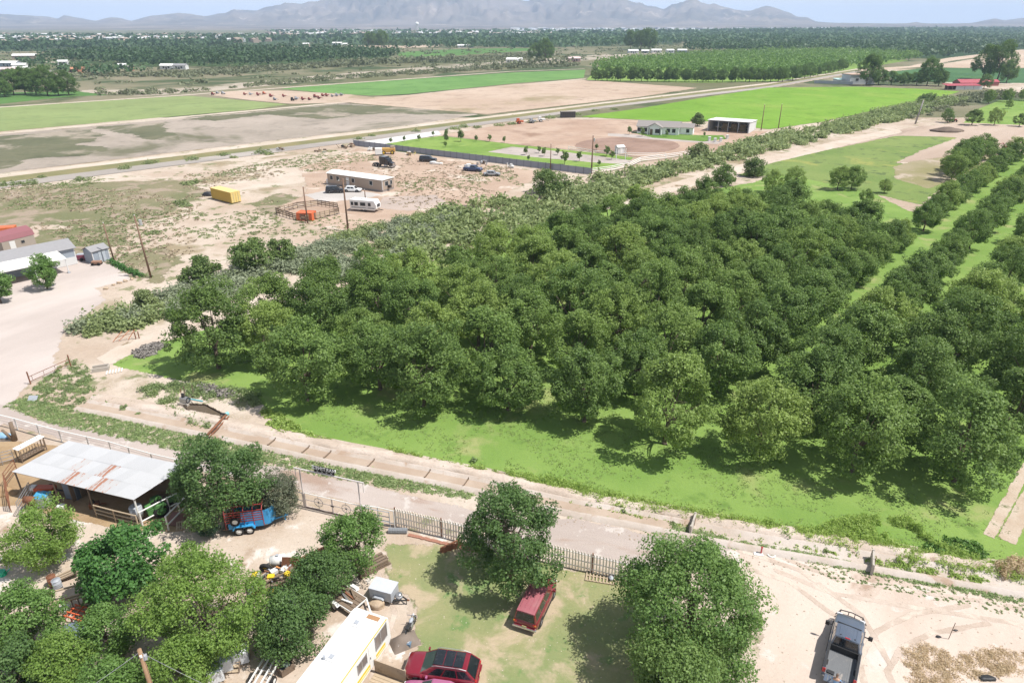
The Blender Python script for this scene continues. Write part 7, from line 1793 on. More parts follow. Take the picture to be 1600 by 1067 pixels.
MB().box((0, 0, 1.5), (4.4, 2, 1.5)).build('body', plain('orange_paint', (0.55, 0.14, 0.05, 1), .5), t, bevel=.1); MB().box((2.9, 0, 1.0), (1.4, 1.6, 1.2)).build('cab', m_blk, t, bevel=.1)
for x in (-1.5, 1.7):
    for s in (1, -1): wheel(t, x, s * 1.0, .6, .4, m_blk)
s1, s2 = at(141, 411), at(166, 404)
t = thing('garden_shed', 'small blue-grey shed with white corner boards at the drive end', 'shed', mid(s1, s2), heading(s1, s2))
sl_ = (s2 - s1).length
gable(t, sl_, 2.6, 2.2, .6, m_wallg, m_rfg, .2)
for x in (-sl_ / 2 + .02, sl_ / 2 - .02): MB().box((x, -1.3, 1.1), (.14, .1, 2.2)).build('corner_trim', m_walll, t)
MB().box((.2, -1.31, 1.0), (1.2, .08, 1.9)).build('door', plain('pale_grey_door', (0.42, 0.46, 0.5, 1), .6), t)
t = thing('wooden_cart', 'small brown wooden cart standing before the small shed', 'cart', at(152, 414), .1)
MB().box((0, 0, .5), (1.5, .9, .4)).build('box', plain('red_brown_wood', (0.28, 0.16, 0.11, 1), .8), t, bevel=.03)
for s in (1, -1):
    for x in (-.5, .5): wheel(t, x, s * .5, .25, .12, m_blk)
t = thing('maroon_car', 'maroon covered cart half hidden between the grey barn and the small shed', 'cart', at(130, 406), .2)
MB().box((0, 0, .6), (1.8, 1.2, .8)).build('body', plain('maroon_paint', (0.25, 0.07, 0.1, 1), .5), t, bevel=.08); MB().box((0, 0, 1.05), (1.6, 1.0, .1)).build('lid', m_gry, t)
for s in (1, -1): wheel(t, 0, s * .62, .28, .14, m_blk)
for i, (x, y) in enumerate(((166, 452), (177, 446), (187, 443), (196, 440), (206, 437), (215, 434))):
    p = at(x, y); r_ = random.uniform(.25, .4); lump('edge_stone', 'tan stone edging the gravel drive, %s from the drive bend' % ORD[i], 'stone', (p.x, p.y, .12), (r_, r_ * .8, r_ * .7), m_rock, 40 + i, 'stones edging the gravel drive')
# ------------------------------------------------------------------ poles
m_pole = plain('brown_pole_wood', (0.2, 0.125, 0.085, 1), .9, var=.2)
m_poleg = plain('grey_pole_wood', (0.28, 0.26, 0.25, 1), .9, var=.15)
def pole(px, py, top, label, r=.15, arm=False, mat=None, lean=(0, 0), can=False, group='wooden utility poles'):
    b = at(px, py); 
    # height from where its top shows
    dist = b.y; hgt = CAM_H - dist * math.tan(CAM_PITCH + math.atan((top - 533.5) / FOC)) 
    t = thing('utility_pole', label, 'utility pole', b, .3, group)
    MB().tube((0, 0, 0), (lean[0], lean[1], hgt), r * 1.15, r * .8, n=8).build('pole', mat or m_pole, t, smooth=True)
    if arm: MB().box((lean[0], lean[1], hgt - .5), (2.0, .12, .12)).build('crossarm', m_woodd, t)
    for s in ((-.8, .8) if arm else (.0,)): MB().tube((lean[0] + s, lean[1], hgt - .45 if arm else hgt - .02), (lean[0] + s, lean[1], hgt - .2 if arm else hgt + .2), .06, n=7).build('insulator', m_rvw, t)
    if can: MB().tube((.35, 0, hgt - 1.6), (.35, 0, hgt - .7), .24, n=10).build('transformer', m_gal, t)
    return b, hgt
pole(236, 434, 337, 'tall leaning pole with a grey transformer nearest the brush-lined drain', .15, can=True, lean=(-.3, 0))
pole(179, 410, 349, 'shorter brown pole at the near end of the green hedge', .13, lean=(-.2, 0))
pole(481, 349, 292, 'brown pole standing beside the orange tarp of the small corral', .15)
pole(544, 361, 279, 'tallest brown pole between the small corral and the white camper', .17, arm=True)
pole(571, 312, 297, 'stubby dark pole behind the white camper', .12)
pole(860, 266, 225, 'shorter brown pole before the young trees on the lawn', .14)
pole(924, 272, 212, 'tall dark brown pole by the white pipe fence corner', .2, can=True)
pole(791, 269, 256, 'thin short pole at the metal fence near the grey sedan', .08)
pole(1189, 204, 164, 'slender pole at the edge of the vivid crop beside the open hay barn', .16, group='poles of the far fields')
pole(1216, 201, 163, 'slender pole a little apart from the hay barn at the vivid crop', .16, group='poles of the far fields')
pole(1430, 194, 157, 'thick grey leaning pole on the farm yard by the willow belt', .3, mat=m_poleg, lean=(1.4, 0), group='poles of the far fields')
# ------------------------------------------------------------------ lot beyond the drain
c1, c2 = at(332, 311), at(362, 319)
t = thing('shipping_container', 'yellow shipping container standing alone in the weedy lot', 'container', mid(c1, c2), heading(c1, c2))
CL = 8.5; m_yc = plain('ochre_container_paint', (0.52, 0.35, 0.07, 1), .55, var=.08, dirt=(0.36, 0.24, 0.1, 1), dirt_t=(.62, .75)); m_yl = plain('light_ochre_paint', (0.68, 0.52, 0.2, 1), .55, var=.06)
MB().box((0, 1.2, 1.4), (CL, 2.44, 2.4)).build('body', m_yc, t)
MB().box((0, 1.2, 2.63), (CL + .04, 2.5, .06)).build('roof', m_yl, t)
for k in range(30): MB().box((-CL / 2 + .2 + k * (CL - .4) / 29, -.03, 1.4), (.12, .05, 2.2)).build('corrugation', m_yc, t)
for s in (.6, 1.8): 
    d0 = MB().box((CL / 2 + .03, s, 1.4), (.06, 1.1, 2.3)).build('door', m_yl, t); MB().tube((CL / 2 + .09, s, .3), (CL / 2 + .09, s, 2.5), .03).build('lock_rod', m_alu, d0)
for x in (-CL / 2 + .4, 0, CL / 2 - .4): MB().box((x, 1.2, .1), (.3, 2.4, .2)).build('skid', m_blk, t)
p = at(325, 306); o = lump('rubbish_heap', 'dark rubbish heap at the far end of the yellow container', 'rubbish', (p.x, p.y, .3), (1.2, .8, .7), m_blk, 50)
h1, h2 = at(514, 288.5), at(597, 300.5)
mh = thing('mobile_home', 'long tan mobile home with a white roof in the dirt lot', 'mobile home', mid(h1, h2), heading(h1, h2))
ML = (h2 - h1).length + .6; MWd = 4.4
m_mhw = plain('tan_mobile_siding', (0.36, 0.285, 0.225, 1), .75, var=.06)
m_mhr = plain('white_mobile_roof', (0.78, 0.77, 0.74, 1), .5, var=.03)
MB().box((0, MWd / 2, 1.75), (ML, MWd, 2.5)).build('wall', m_mhw, mh)
MB().prism([(-.2, 2.98), (MWd / 2, 3.45), (MWd + .2, 2.98), (MWd + .2, 2.9), (-.2, 2.9)], 0, 1, Matrix(((0, 1, 0, 0), (1, 0, 0, 0), (0, 0, 1, 0), (0, 0, 0, 1))) @ Matrix.Diagonal((1, ML + .4, 1, 1)) @ Matrix.Translation((0, -.5, 0))).build('roof', m_mhr, mh)
MB().box((0, MWd / 2, .26), (ML - .1, MWd - .1, .5)).build('skirt', plain('grey_skirt', (0.28, 0.25, 0.23, 1), .8), mh)
for x in (-ML * .42, -ML * .3, -ML * .02, ML * .3): win(mh, x, 0, 1.9, .9, 1.0)
dd = MB().box((-ML * .12, -.02, 1.5), (.95, .1, 2.0)).build('door', m_walll, mh); MB().box((-ML * .12 + .35, -.09, 1.5), (.08, .05, .16)).build('handle', m_blk, dd)
stp = MB(); stp.box((-ML * .12, -.7, .22), (1.6, 1.3, .44)); stp.build('steps', m_woodd, mh)
win(mh, ML / 2, MWd * .35, 1.9, 1.2, 1.0, 'y'); win(mh, ML / 2, MWd * .75, 1.9, .7, 1.0, 'y')
MB().box((ML / 2 - .05, -.02, 1.75), (.2, .1, 2.5)).build('corner_trim', m_walll, mh)
MB().box((ML / 2 + .4, MWd * .5, 1.1), (.7, .7, .6)).build('air_conditioner', m_blk, mh)
MB().tube((-ML / 2 - .8, 1, 0), (-ML / 2 - .8, 1, 1.1), .5, n=12).build('gas_tank', m_rvw, mh)
m_bk = paint('black_paint', (0.012, 0.013, 0.016, 1), .2, .05, .6); m_wp = paint('white_car_paint', (0.72, 0.72, 0.71, 1), .3, .05); m_nav = paint('navy_paint', (0.03, 0.05, 0.12, 1), .3, .08); m_sil = paint('grey_car_paint', (0.26, 0.27, 0.28, 1), .3, .1)
a_, b_ = at(513, 298, .6), at(535, 297, .6)
car('parked_suv', 'black suv parked on the pale gravel before the tan mobile home', 'suv', mid(a_, b_), heading(a_, b_) - .1, 4.6, 1.9, 1.75, m_bk, 'vehicles of the dirt lot', belt=1.05, hood=.26, detail=False)
a_, b_ = at(541, 296, .6), at(561, 296, .6)
car('parked_car', 'white car parked on the pale gravel before the tan mobile home', 'car', mid(a_, b_), heading(a_, b_) - .1, 4.5, 1.8, 1.45, m_wp, 'vehicles of the dirt lot', belt=.88, hood=.27, trunk=.15, detail=False)
# camper
a_, b_ = at(548, 330), at(588, 333)
ct = thing('camper_trailer', 'white camper trailer with dark windows near the drain brush', 'camper', mid(a_, b_), heading(a_, b_))
cl = 6.4
b = MB(); b.prism([(-cl / 2, .45), (cl / 2 - .5, .45), (cl / 2, .9), (cl / 2, 1.7), (cl / 2 - .5, 2.6), (-cl / 2 + .15, 2.65), (-cl / 2, 2.4)], 0, 2.3); b.build('body', m_rvw, ct, bevel=.08)
for x, w in ((-2.6, .5), (-1.6, .8), (0, 1.2), (1.6, .6)): win(ct, x, -.01, 1.75, w, .7, fm=m_alu)
MB().box((0, -.02, .95), (cl - .8, .06, .22)).build('stripe', m_sil, ct); dd = MB().box((.95, -.02, 1.4), (.6, .07, 1.7)).build('door', m_walll, ct)
win(ct, cl / 2 - .02, 1.15, 1.5, 1.3, .6, 'y', fm=m_alu)
MB().box((-.5, 1.15, 2.75), (.8, .7, .22)).build('air_conditioner', m_rvw, ct, bevel=.04)
for x in (-.4, .4):
    for y in (.1, 2.2): wheel(ct, x, 1.15 + (y - 1.15), .33, .2, m_blk)
dw = MB(); dw.bar((cl / 2 - .4, .6, .5), (cl / 2 + 1.1, 1.15, .45), .08, .08); dw.bar((cl / 2 - .4, 1.7, .5), (cl / 2 + 1.1, 1.15, .45), .08, .08); dw.build('drawbar', m_blk, ct)
# small corral with orange tarp
cp = [at(*q) for q in ((432, 335), (458, 343), (478, 347), (530, 335), (528, 327), (497, 322), (465, 326))]
t = thing('small_corral', 'small corral of mismatched boards with an orange tarp corner', 'corral', cp[0])
for i, (a, b) in enumerate(zip(cp, cp[1:] + cp[:1])):
    n = max(2, int((b - a).length / 1.2))
    for k in range(n + 1):
        q = a.lerp(b, k / n) - cp[0]; MB().tube((q.x, q.y, 0), (q.x, q.y, 1.5), .07, n=6).build('post', m_woodd, t)
    for k in range(n):
        q0, q1 = a.lerp(b, k / n) - cp[0], a.lerp(b, (k + 1) / n) - cp[0]
        for z in (.35, .75, 1.15):
            MB().slab([(q0.x, q0.y, z), (q1.x, q1.y, z), (q1.x, q1.y, z + random.uniform(.2, .32)), (q0.x, q0.y, z + .28)], .04).build('board', random.choice([m_woodd, m_woodd, m_tan, m_wood]), t)
a_, b_ = at(464, 345), at(488, 346)
t = thing('orange_tarp_pen', 'orange-red tarp box tied over the corner of the small corral', 'tarp pen', mid(a_, b_), heading(a_, b_))
tl = (b_ - a_).length; m_ot = plain('orange_red_tarp', (0.62, 0.14, 0.05, 1), .6, var=.12)
for s in (0, 2.4): MB().slab([(-tl / 2, s, .05), (tl / 2, s, .05), (tl / 2, s, 1.7), (-tl / 2, s, 1.7)], .03).build('tarp_wall', m_ot, t)
for s in (-1, 1): MB().slab([(s * tl / 2, 0, .05), (s * tl / 2, 2.4, .05), (s * tl / 2, 2.4, 1.7), (s * tl / 2, 0, 1.7)], .03).build('tarp_wall', m_ot, t)
MB().slab([(-tl / 2, 0, 1.72), (tl / 2, 0, 1.72), (tl / 2, 2.4, 1.62), (-tl / 2, 2.4, 1.62)], .03).build('tarp_roof', m_ot, t)
# metal fence round the lawn
f1, f2 = at(553, 228), at(924, 273.5)
m_fn = plain('blue_grey_fence_panel', (0.25, 0.265, 0.31, 1), .6, var=.06); m_fp = plain('dark_fence_post', (0.1, 0.1, 0.12, 1), .6)
mf = thing('metal_fence', 'long blue-grey sheet metal fence in front of the planted lawn', 'fence', f1, heading(f1, f2))
fl2 = (f2 - f1).length; nf = int(fl2 / 2.4)
pme = None
for k in range(nf):
    if pme is None: pme = MB().box((0, 0, .95), (fl2 / nf - .08, .05, 1.8)).build('panel', m_fn, mf)
    o = pme if k == 0 else pme.copy()
    if k: C.objects.link(o)
    o.location = ((k + .5) * fl2 / nf, 0, 0)
    q = MB().box((k * fl2 / nf, -.03, 1.0), (.09, .09, 2.0)).build('post', m_fp, mf) if k == 0 else None
    if q is not None: qp = q
    else:
        o = qp.copy(); C.objects.link(o); o.location = (k * fl2 / nf, 0, 0)
# white pipe fence zigzag
wf = [at(*q) for q in ((924, 272), (955, 268), (984, 262), (1000, 254), (1040, 249), (1080, 243))]
pipe_rail('pipe_fence', 'white pipe fence joining the metal fence to the reddish yard', wf, 1.5, (.5, 1.0, 1.45), m_rvw, .09)
t = thing('guard_shed', 'small white guard shed with peaked roof at the riding arena', 'shed', at(968, 240), .35)
gable(t, 2.4, 2.2, 2.1, .5, m_walll, m_rvw, .15); MB().box((0, -1.12, 1.0), (.8, .06, 1.8)).build('door', m_rvw, t)
t = thing('gate_posts', 'pair of tall white gate posts beside the guard shed', 'gate posts', at(970, 250), .1)
for x in (-1.5, 1.4): MB().box((x, 0, 1.7), (.2, .2, 3.4)).build('post', m_rvw, t)
pipe_rail('arena_rail', 'white rail along the near side of the riding arena', [at(888, 235), at(930, 242), at(980, 246), at(1040, 246)], 1.3, (.7, 1.25), m_rvw, .07)
for i, (x, y) in enumerate(((1108, 221), (1117, 223), (1126, 222), (1136, 218))):
    t = thing('white_post', 'white square stone post by the house drive, %s from the guard shed' % ORD[i], 'post', at(x, y), .2, 'white stone posts of the house drive')
    MB().box((0, 0, .7), (.7, .7, 1.4)).build('shaft', m_walll, t); MB().box((0, 0, 1.45), (.9, .9, .12)).build('cap', m_rvw, t)
# white house
h1, h2 = at(995, 209), at(1060, 212)
hz_ = heading(h1, h2)
ho = thing('white_house', 'white ranch house with dark roof and gabled porch beyond the riding arena', 'house', mid(h1, h2), hz_)
HL = (h2 - h1).length
m_hw = plain('white_house_wall', (0.82, 0.82, 0.82, 1), .7, var=.03); m_hr = plain('grey_brown_roof', (0.26, 0.235, 0.22, 1), .85, var=.1)
sub = bpy.data.objects.new('main_block', None); 
def gab_at(root, cx, cy_, L, W, h, rise, wm, rm, rot=0):
    """walls and roof as parts, shifted (ridge along x, or along y when rot)."""
    M = Matrix.Translation((cx, cy_, 0)) @ Matrix.Rotation(rot, 4, 'Z')
    w = MB(); w.add([(-L / 2, -W / 2, 0), (L / 2, -W / 2, 0), (L / 2, W / 2, 0), (-L / 2, W / 2, 0), (-L / 2, -W / 2, h), (L / 2, -W / 2, h), (L / 2, W / 2, h), (-L / 2, W / 2, h), (-L / 2, 0, h + rise), (L / 2, 0, h + rise)],
                    [(0, 1, 5, 4), (2, 3, 7, 6), (1, 2, 6, 9, 5), (3, 0, 4, 8, 7), (4, 5, 9, 8), (6, 7, 8, 9)], M)
    w.build('wall', wm, root)
    o = .4; sl = rise / (W / 2)
    for s in (1, -1):
        q = [(-L / 2 - o, 0, h + rise + .1), (L / 2 + o, 0, h + rise + .1), (L / 2 + o, s * (W / 2 + o), h - sl * o + .1), (-L / 2 - o, s * (W / 2 + o), h - sl * o + .1)]
        q = [tuple(M @ Vector(v)) for v in (q if s < 0 else q[::-1])]
        MB().slab(q, .12).build('roof', rm, root)
bpy.data.objects.remove(sub)
gab_at(ho, 0, 4.2, HL, 8.4, 2.7, 1.6, m_hw, m_hr)
gab_at(ho, -1.0, -.1, 4.0, 5.2, 2.75, 1.3, m_hw, m_hr, PI / 2)
gab_at(ho, HL / 2 + 2.4, 5.6, 5.0, 6.0, 2.5, 1.1, m_hw, m_hr)
for x in (-HL * .45, -HL * .3, HL * .25, HL * .38): win(ho, x, -.02, 1.55, 1.1, 1.2, fm=m_blk)
win(ho, .2, -2.12, 1.5, 1.7, 1.3, fm=m_blk); MB().box((-2.1, -2.12, 1.1), (.95, .1, 2.1)).build('door', m_woodd, ho)
for x in (-3.0, 1.0): MB().box((x, -2.15, 1.3), (.2, .2, 2.6)).build('porch_post', m_blk, ho)
win(ho, HL / 2 + .02, 2.2, 1.5, 1.0, 1.2, 'y', fm=m_blk); win(ho, HL / 2 + 3.0, 2.58, 1.4, 1.0, 1.1, fm=m_blk)
# open hay barn
h1, h2 = at(1105, 205), at(1169, 209.5)
hb = thing('open_barn', 'white open-fronted hay barn with dark interior beside the vivid crop', 'barn', mid(h1, h2), heading(h1, h2))
bl_ = (h2 - h1).length; bdp = 13.0
MB().slab([(-bl_ / 2 - .3, -.5, 4.3), (bl_ / 2 + .3, -.5, 4.3), (bl_ / 2 + .3, bdp, 3.7), (-bl_ / 2 - .3, bdp, 3.7)], .2).build('roof', m_mhr, hb)
MB().box((0, bdp - .1, 1.85), (bl_, .1, 3.6)).build('wall', m_walll, hb)
for s in (1, -1): MB().box((s * (bl_ / 2), bdp / 2, 1.95), (.12, bdp - .2, 3.7)).build('wall', m_walll, hb)
for k in range(5): MB().box((-bl_ / 2 + .2 + k * (bl_ - .4) / 4, 0, 2.05), (.2, .2, 4.1)).build('post', m_gry, hb)
for k in range(3):
    p = mid(h1, h2); v = Matrix.Translation(p) @ Matrix.Rotation(heading(h1, h2), 4, 'Z') @ Vector((-bl_ * .15 + k * bl_ * .22, 6, 0))
    t = thing('hay_stack', 'dark hay stack deep inside the open barn, %s from its open end wall' % ORD[k], 'hay stack', v, heading(h1, h2), 'hay stacks in the open barn')
    for j in range(3): MB().box((0, 0, .45 + j * .85), (2.4 - .2 * j, 2.2, .82)).build('bale', plain('dark_brown_hay', (0.2, 0.15, 0.08, 1), .95, var=.3) if (k == 0 and j == 0) else bpy.data.materials['dark_brown_hay'], t, bevel=.05)  # bales in a mottled dark brown
c1 = at(887, 184)
t = thing('dark_container', 'dark grey storage container at the corner of the vivid crop', 'container', c1, .12)
MB().box((0, 0, 1.35), (6.4, 2.5, 2.5)).build('body', plain('dark_steel', (0.06, 0.055, 0.05, 1), .6), t); MB().box((0, 0, 2.64), (6.5, 2.6, .08)).build('roof', plain('dusty_steel_roof', (0.3, 0.27, 0.23, 1), .7), t)
for k in range(8): MB().box((-2.9 + k * .8, -1.27, 1.35), (.12, .06, 2.3)).build('rib', m_blk, t)
def implement(px, py, col, label, group, s=1.0, rz=0.2, nm='farm_implement', cat='farm machine'):
    t = thing(nm, label, cat, at(px, py), rz, group); m = col
    MB().box((0, 0, .9 * s), (2.6 * s, 1.1 * s, .5 * s)).build('frame', m, t, bevel=.06)
    MB().box((-.6 * s, 0, 1.5 * s), (1.0 * s, .9 * s, .8 * s)).build('hopper', m, t, bevel=.08)
    MB().bar((1.2 * s, 0, .8 * s), (2.6 * s, 0, .5 * s), .12, .12).build('drawbar', m_blk, t)
    for y in (1, -1): wheel(t, -.3 * s, y * .75 * s, .55 * s, .25, m)
    return t
m_ored = plain('orange_machine_paint', (0.5, 0.1, 0.03, 1), .5)
m_mred = plain('red_machine_paint', (0.25, 0.06, 0.05, 1), .6, var=.2)
implement(812, 194, m_ored, 'orange farm implement at the far edge of the reddish yard', 'machines at the edge of the reddish yard', 1.2)
implement(832, 193, m_sil, 'grey farm implement next to the orange one at the reddish yard', 'machines at the edge of the reddish yard', 1.1, .5)
implement(846, 191, m_wht, 'white-topped implement nearest the dark container at the reddish yard', 'machines at the edge of the reddish yard', 1.2, .1)
# semi tractor
s1, s2 = at(587, 259.5), at(612, 262.5)
sm = thing('semi_tractor', 'black semi tractor unit with tall sleeper cab in the dirt lot', 'truck', mid(s1, s2), heading(s1, s2), 'vehicles of the dirt lot')
MB().box((-.4, 0, .95), (7.4, .9, .25)).build('chassis', m_blk, sm)
MB().box((.5, 0, 2.3), (2.4, 2.4, 2.6)).build('sleeper', m_bk, sm, bevel=.15); MB().prism([(1.7, 1.0), (3.0, 1.0), (2.95, 2.2), (2.5, 3.0), (1.7, 3.2)], -1.15, 1.15).build('cab', m_bk, sm, bevel=.08)
MB().prism([(2.9, .7), (4.4, .7), (4.4, 1.7), (2.9, 2.1)], -.9, .9).build('hood', m_bk, sm, bevel=.12)
sm.scale = (.86,) * 3
MB().slab([(2.99, -1.0, 2.25), (2.99, 1.0, 2.25), (2.56, 1.0, 2.95), (2.56, -1.0, 2.95)], .02).build('windshield', m_glass, sm)
for s in (1, -1):
    MB().tube((-.8, s * 1.05, 1.0), (-.8, s * 1.05, 3.9), .09).build('exhaust_stack', m_chr, sm); MB().tube((1.2, s * 1.0, .75), (2.4, s * 1.0, .75), .32, n=12).build('fuel_tank', m_chr, sm)
    wheel(sm, 3.6, s * 1.0, .52, .3, m_chr); wheel(sm, -2.2, s * .95, .52, .5, m_chr); wheel(sm, -3.4, s * .95, .52, .5, m_chr)
MB().box((4.45, 0, .65), (.2, 2.2, .4)).build('bumper', m_chr, sm, bevel=.04); MB().box((4.42, 0, 1.25), (.06, 1.1, .8)).build('grille', m_chr, sm)
MB().tube((-2.8, 0, 1.1), (-2.8, 0, 1.22), .5, n=14).build('fifth_wheel', m_blk, sm)
a_, b_ = at(659, 249, .7), at(679, 249.5, .7)
car('parked_suv', 'black suv near the metal fence between the truck and the blue pickup', 'suv', mid(a_, b_), heading(a_, b_), 5.2, 2.0, 1.85, m_bk, 'vehicles of the dirt lot', belt=1.1, detail=False)
a_, b_ = at(728, 263, .7), at(750, 264.5, .7)
tkk = car('loaded_pickup', 'navy pickup with a white load on its bed near the metal fence', 'pickup', mid(a_, b_), heading(a_, b_), 5.4, 1.95, 1.75, m_nav, 'vehicles of the dirt lot', belt=1.1, trunk=.38, hood=.25, detail=False)
for i, (x, y, z, d) in enumerate(((-1.4, .3, 1.5, (1.2, .9, .8)), (-2.0, -.3, 1.4, (.8, .8, .6)))):
    v = Matrix.Translation(tkk.location) @ Matrix.Rotation(tkk.rotation_euler.z, 4, 'Z') @ Vector((x, y, z)); o = MB().box((0, 0, 0), d).build('load_box', [m_rvw, m_gry][i], None, v, .3, bevel=.05); tag(o, ['white box loaded on the navy pickup bed', 'grey box loaded on the navy pickup bed'][i], 'box', 'load of the navy pickup')
a_, b_ = at(760, 271.5, .6), at(777, 271.5, .6)
car('parked_car', 'grey sedan standing apart near the thin pole by the metal fence', 'car', mid(a_, b_), heading(a_, b_), 4.6, 1.8, 1.42, m_sil, 'vehicles of the dirt lot', belt=.88, trunk=.17, detail=False)
p = at(682, 257); t = thing('small_boat', 'white and tan upturned boat on the bare lot below the black suv', 'boat', p, -.3)
hull([(-2.0, .5, .1, .75, 0), (-1, .8, .0, .8, .05), (.3, .8, 0, .7, .05), (1.5, .45, .1, .55, .03), (2.1, .08, .25, .45, 0)], SEC).build('hull', m_rvw, t, smooth=True); MB().box((.6, 0, .8), (1.6, .7, .1)).build('deck', m_tan, t, bevel=.03)
# scrap along the metal fence
G_L = 'scrap along the metal fence'
def heap(px, py, label, mats, n, s, seed, nm='scrap_heap'):
    r = random.Random(seed); t = thing(nm, label, 'scrap heap', at(px, py), r.random() * 3, G_L)
    for k in range(n):
        a = r.random() * 6.3; d = r.random() * s
        if k % 3 == 0: MB().box((d * math.cos(a), d * math.sin(a), .3 + r.random() * .5), (r.uniform(.4, 1.2), r.uniform(.4, 1), r.uniform(.4, .9)), r.random() * 3).build('scrap_box', r.choice(mats), t)
        else: MB().bar((d * math.cos(a), d * math.sin(a), .1), (d * math.cos(a) + r.uniform(-1.5, 1.5), d * math.sin(a) + r.uniform(-1, 1), r.uniform(.2, 1.4)), .15, .12).build('scrap_bar', r.choice(mats), t)
heap(536, 232, 'dark brown brush and scrap heap at the far corner of the metal fence', [m_woodd, m_blk, m_wood], 12, 1.6, 1)
heap(550, 230, 'tall mixed scrap heap beside the far corner of the metal fence', [m_woodd, m_rust, m_tan], 14, 1.6, 2)
heap(580, 236, 'heap with a white sheet on top along the metal fence', [m_woodd, m_wht, m_gry], 12, 1.8, 3)
heap(440, 236, 'low dark scrap heap out on the open lot', [m_woodd, m_tan, m_gal], 10, 2.2, 4)
heap(500, 238, 'low scrap heap with a teal piece on the open lot', [m_woodd, m_tan, plain('teal_scrap', (.15, .35, .33, 1), .6)], 10, 2.0, 5)
heap(690, 243, 'reddish scrap heap behind the black suv at the metal fence', [m_rust, m_blk, m_woodd], 10, 1.4, 6)
heap(755, 257, 'grey metal heap along the fence behind the grey sedan', [m_gry, m_alu, m_woodd], 14, 2.4, 7)
heap(798, 262, 'pale scrap heap at the frame pole end of the metal fence', [m_wht, m_tan], 8, 1.2, 8)
heap(640, 243, 'yellow and pale scrap strip along the metal fence', [plain('faded_yellow', (.6, .48, .15, 1), .6), m_wht, m_tan], 10, 2.2, 9)
t = thing('white_tank', 'white square tank standing behind the semi tractor', 'tank', at(592, 243), .2, G_L)
MB().box((0, 0, 1.3), (2.2, 1.6, 2.0)).build('tank', m_rvw, t, bevel=.15); MB().box((0, 0, .15), (2.2, 1.6, .3)).build('skid', m_blk, t)
t = thing('yellow_loader', 'ochre yellow loader body parked along the metal fence', 'loader', at(607, 241), .1, G_L)
MB().box((0, 0, 1.3), (4.4, 1.8, 1.3)).build('body', plain('ochre_machine', (.5, .3, .08, 1), .6, var=.15), t, bevel=.2); MB().box((1.4, 0, 2.1), (1.3, 1.5, .8)).build('cab', m_tan, t, bevel=.1)
for x in (-1.4, 1.3):
    for s in (1, -1): wheel(t, x, s * .95, .6, .4, m_yel)
# machine park on the far lot
pk_ = [(383, 149, m_mred), (392, 149, m_gry), (404, 150, m_mred), (413, 148, m_ored), (424, 152, m_mred), (444, 152, m_mred), (430, 157, m_gry), (458, 158, m_blk), (464, 156, m_gry), (474, 157, m_mred), (484, 157, m_mred), (493, 153, m_mred), (499, 155, m_mred), (505, 151, m_mred), (511, 151, m_mred), (520, 152, m_sil), (527, 151, m_gry), (534, 150, m_sil), (340, 147, m_gry), (333, 149, m_mred), (349, 148, m_gry)]
cn = {m_mred.name: 'rust-red', m_gry.name: 'grey', m_ored.name: 'orange', m_blk.name: 'dark', m_sil.name: 'steel-grey'}
cnt = {}
for i, (x, y, m) in enumerate(pk_):
    cnt[m.name] = cnt.get(m.name, 0) + 1
    implement(x, y, m, '%s farm machine in the far machine park, %s of its colour from the sage-green field' % (cn[m.name], ORD[cnt[m.name] - 1]), 'machines in the far machine park', random.uniform(.75, 1.0), random.uniform(-.6, .8))
# farm yard machines at right
t = thing('canopied_tractor', 'small dark tractor with a pale canopy under the first grove tree', 'tractor', at(1489, 191), .2)
MB().box((.4, 0, .9), (2.2, .7, .7)).build('hood', m_mred, t, bevel=.08); MB().box((-.8, 0, 2.4), (1.9, 1.6, .08)).build('canopy', plain('pale_blue_canopy', (.6, .66, .72, 1), .5), t)
for x in (-1.5, -.1):
    for y in (-.6, .6): MB().tube((x, y, .9), (x, y, 2.4), .04).build('canopy_post', m_blk, t)
for s in (1, -1): wheel(t, -.9, s * .8, .7, .35, m_blk); wheel(t, 1.1, s * .65, .4, .25, m_blk)
MB().box((-.9, 0, 1.15), (.5, .5, .4)).build('seat', m_blk, t)
p = at(1481, 206); lump('soil_mound', 'dark brown soil mound on the farm yard', 'mound', (p.x, p.y, .0), (6.5, 2.6, 1.5), ground_mat('dark_soil', (.13, .1, .08, 1), (.18, .14, .11, 1), .3, speck=.3, ss=2), 60)
t = thing('backhoe_tractor', 'dark teal tractor with loader parked beyond the outer orchard row', 'tractor', at(1549, 240), .15)
m_teal = plain('dark_teal_paint', (.05, .12, .12, 1), .5)
MB().box((.8, 0, 1.2), (2.0, .9, .9)).build('hood', m_teal, t, bevel=.1); MB().box((-.6, 0, 1.9), (1.4, 1.3, 1.5)).build('cab', m_blk, t, bevel=.1); MB().box((-.6, 0, 2.7), (1.6, 1.5, .1)).build('roof', m_wht, t)
MB().bar((.4, .7, 1.4), (2.4, .7, .6), .12, .2).build('loader_arm', m_gry, t); MB().bar((.4, -.7, 1.4), (2.4, -.7, .6), .12, .2).build('loader_arm', m_gry, t); MB().prism([(2.3, .1), (3.0, .15), (2.6, .9), (2.3, .8)], -.95, .95).build('bucket', m_blk, t)
for s in (1, -1): wheel(t, -.7, s * .85, .75, .4, m_wht); wheel(t, 1.3, s * .7, .45, .28, m_wht)
t = thing('mower_implement', 'red-brown boom implement next to the teal tractor', 'farm machine', at(1572, 234), .3)
MB().box((0, 0, .8), (2.6, 1.2, .5)).build('frame', m_mred, t, bevel=.05); MB().path([(-1.0, 0, 1.0), (-2.0, 0, 2.2), (-3.4, 0, 2.0), (-4.2, 0, 1.0)], .12).build('boom', m_mred, t)
for s in (1, -1): wheel(t, .2, s * .8, .4, .22, m_blk)
MB().bar((1.2, 0, .9), (2.6, .2, 1.5), .2, .2).build('chute', m_blk, t)
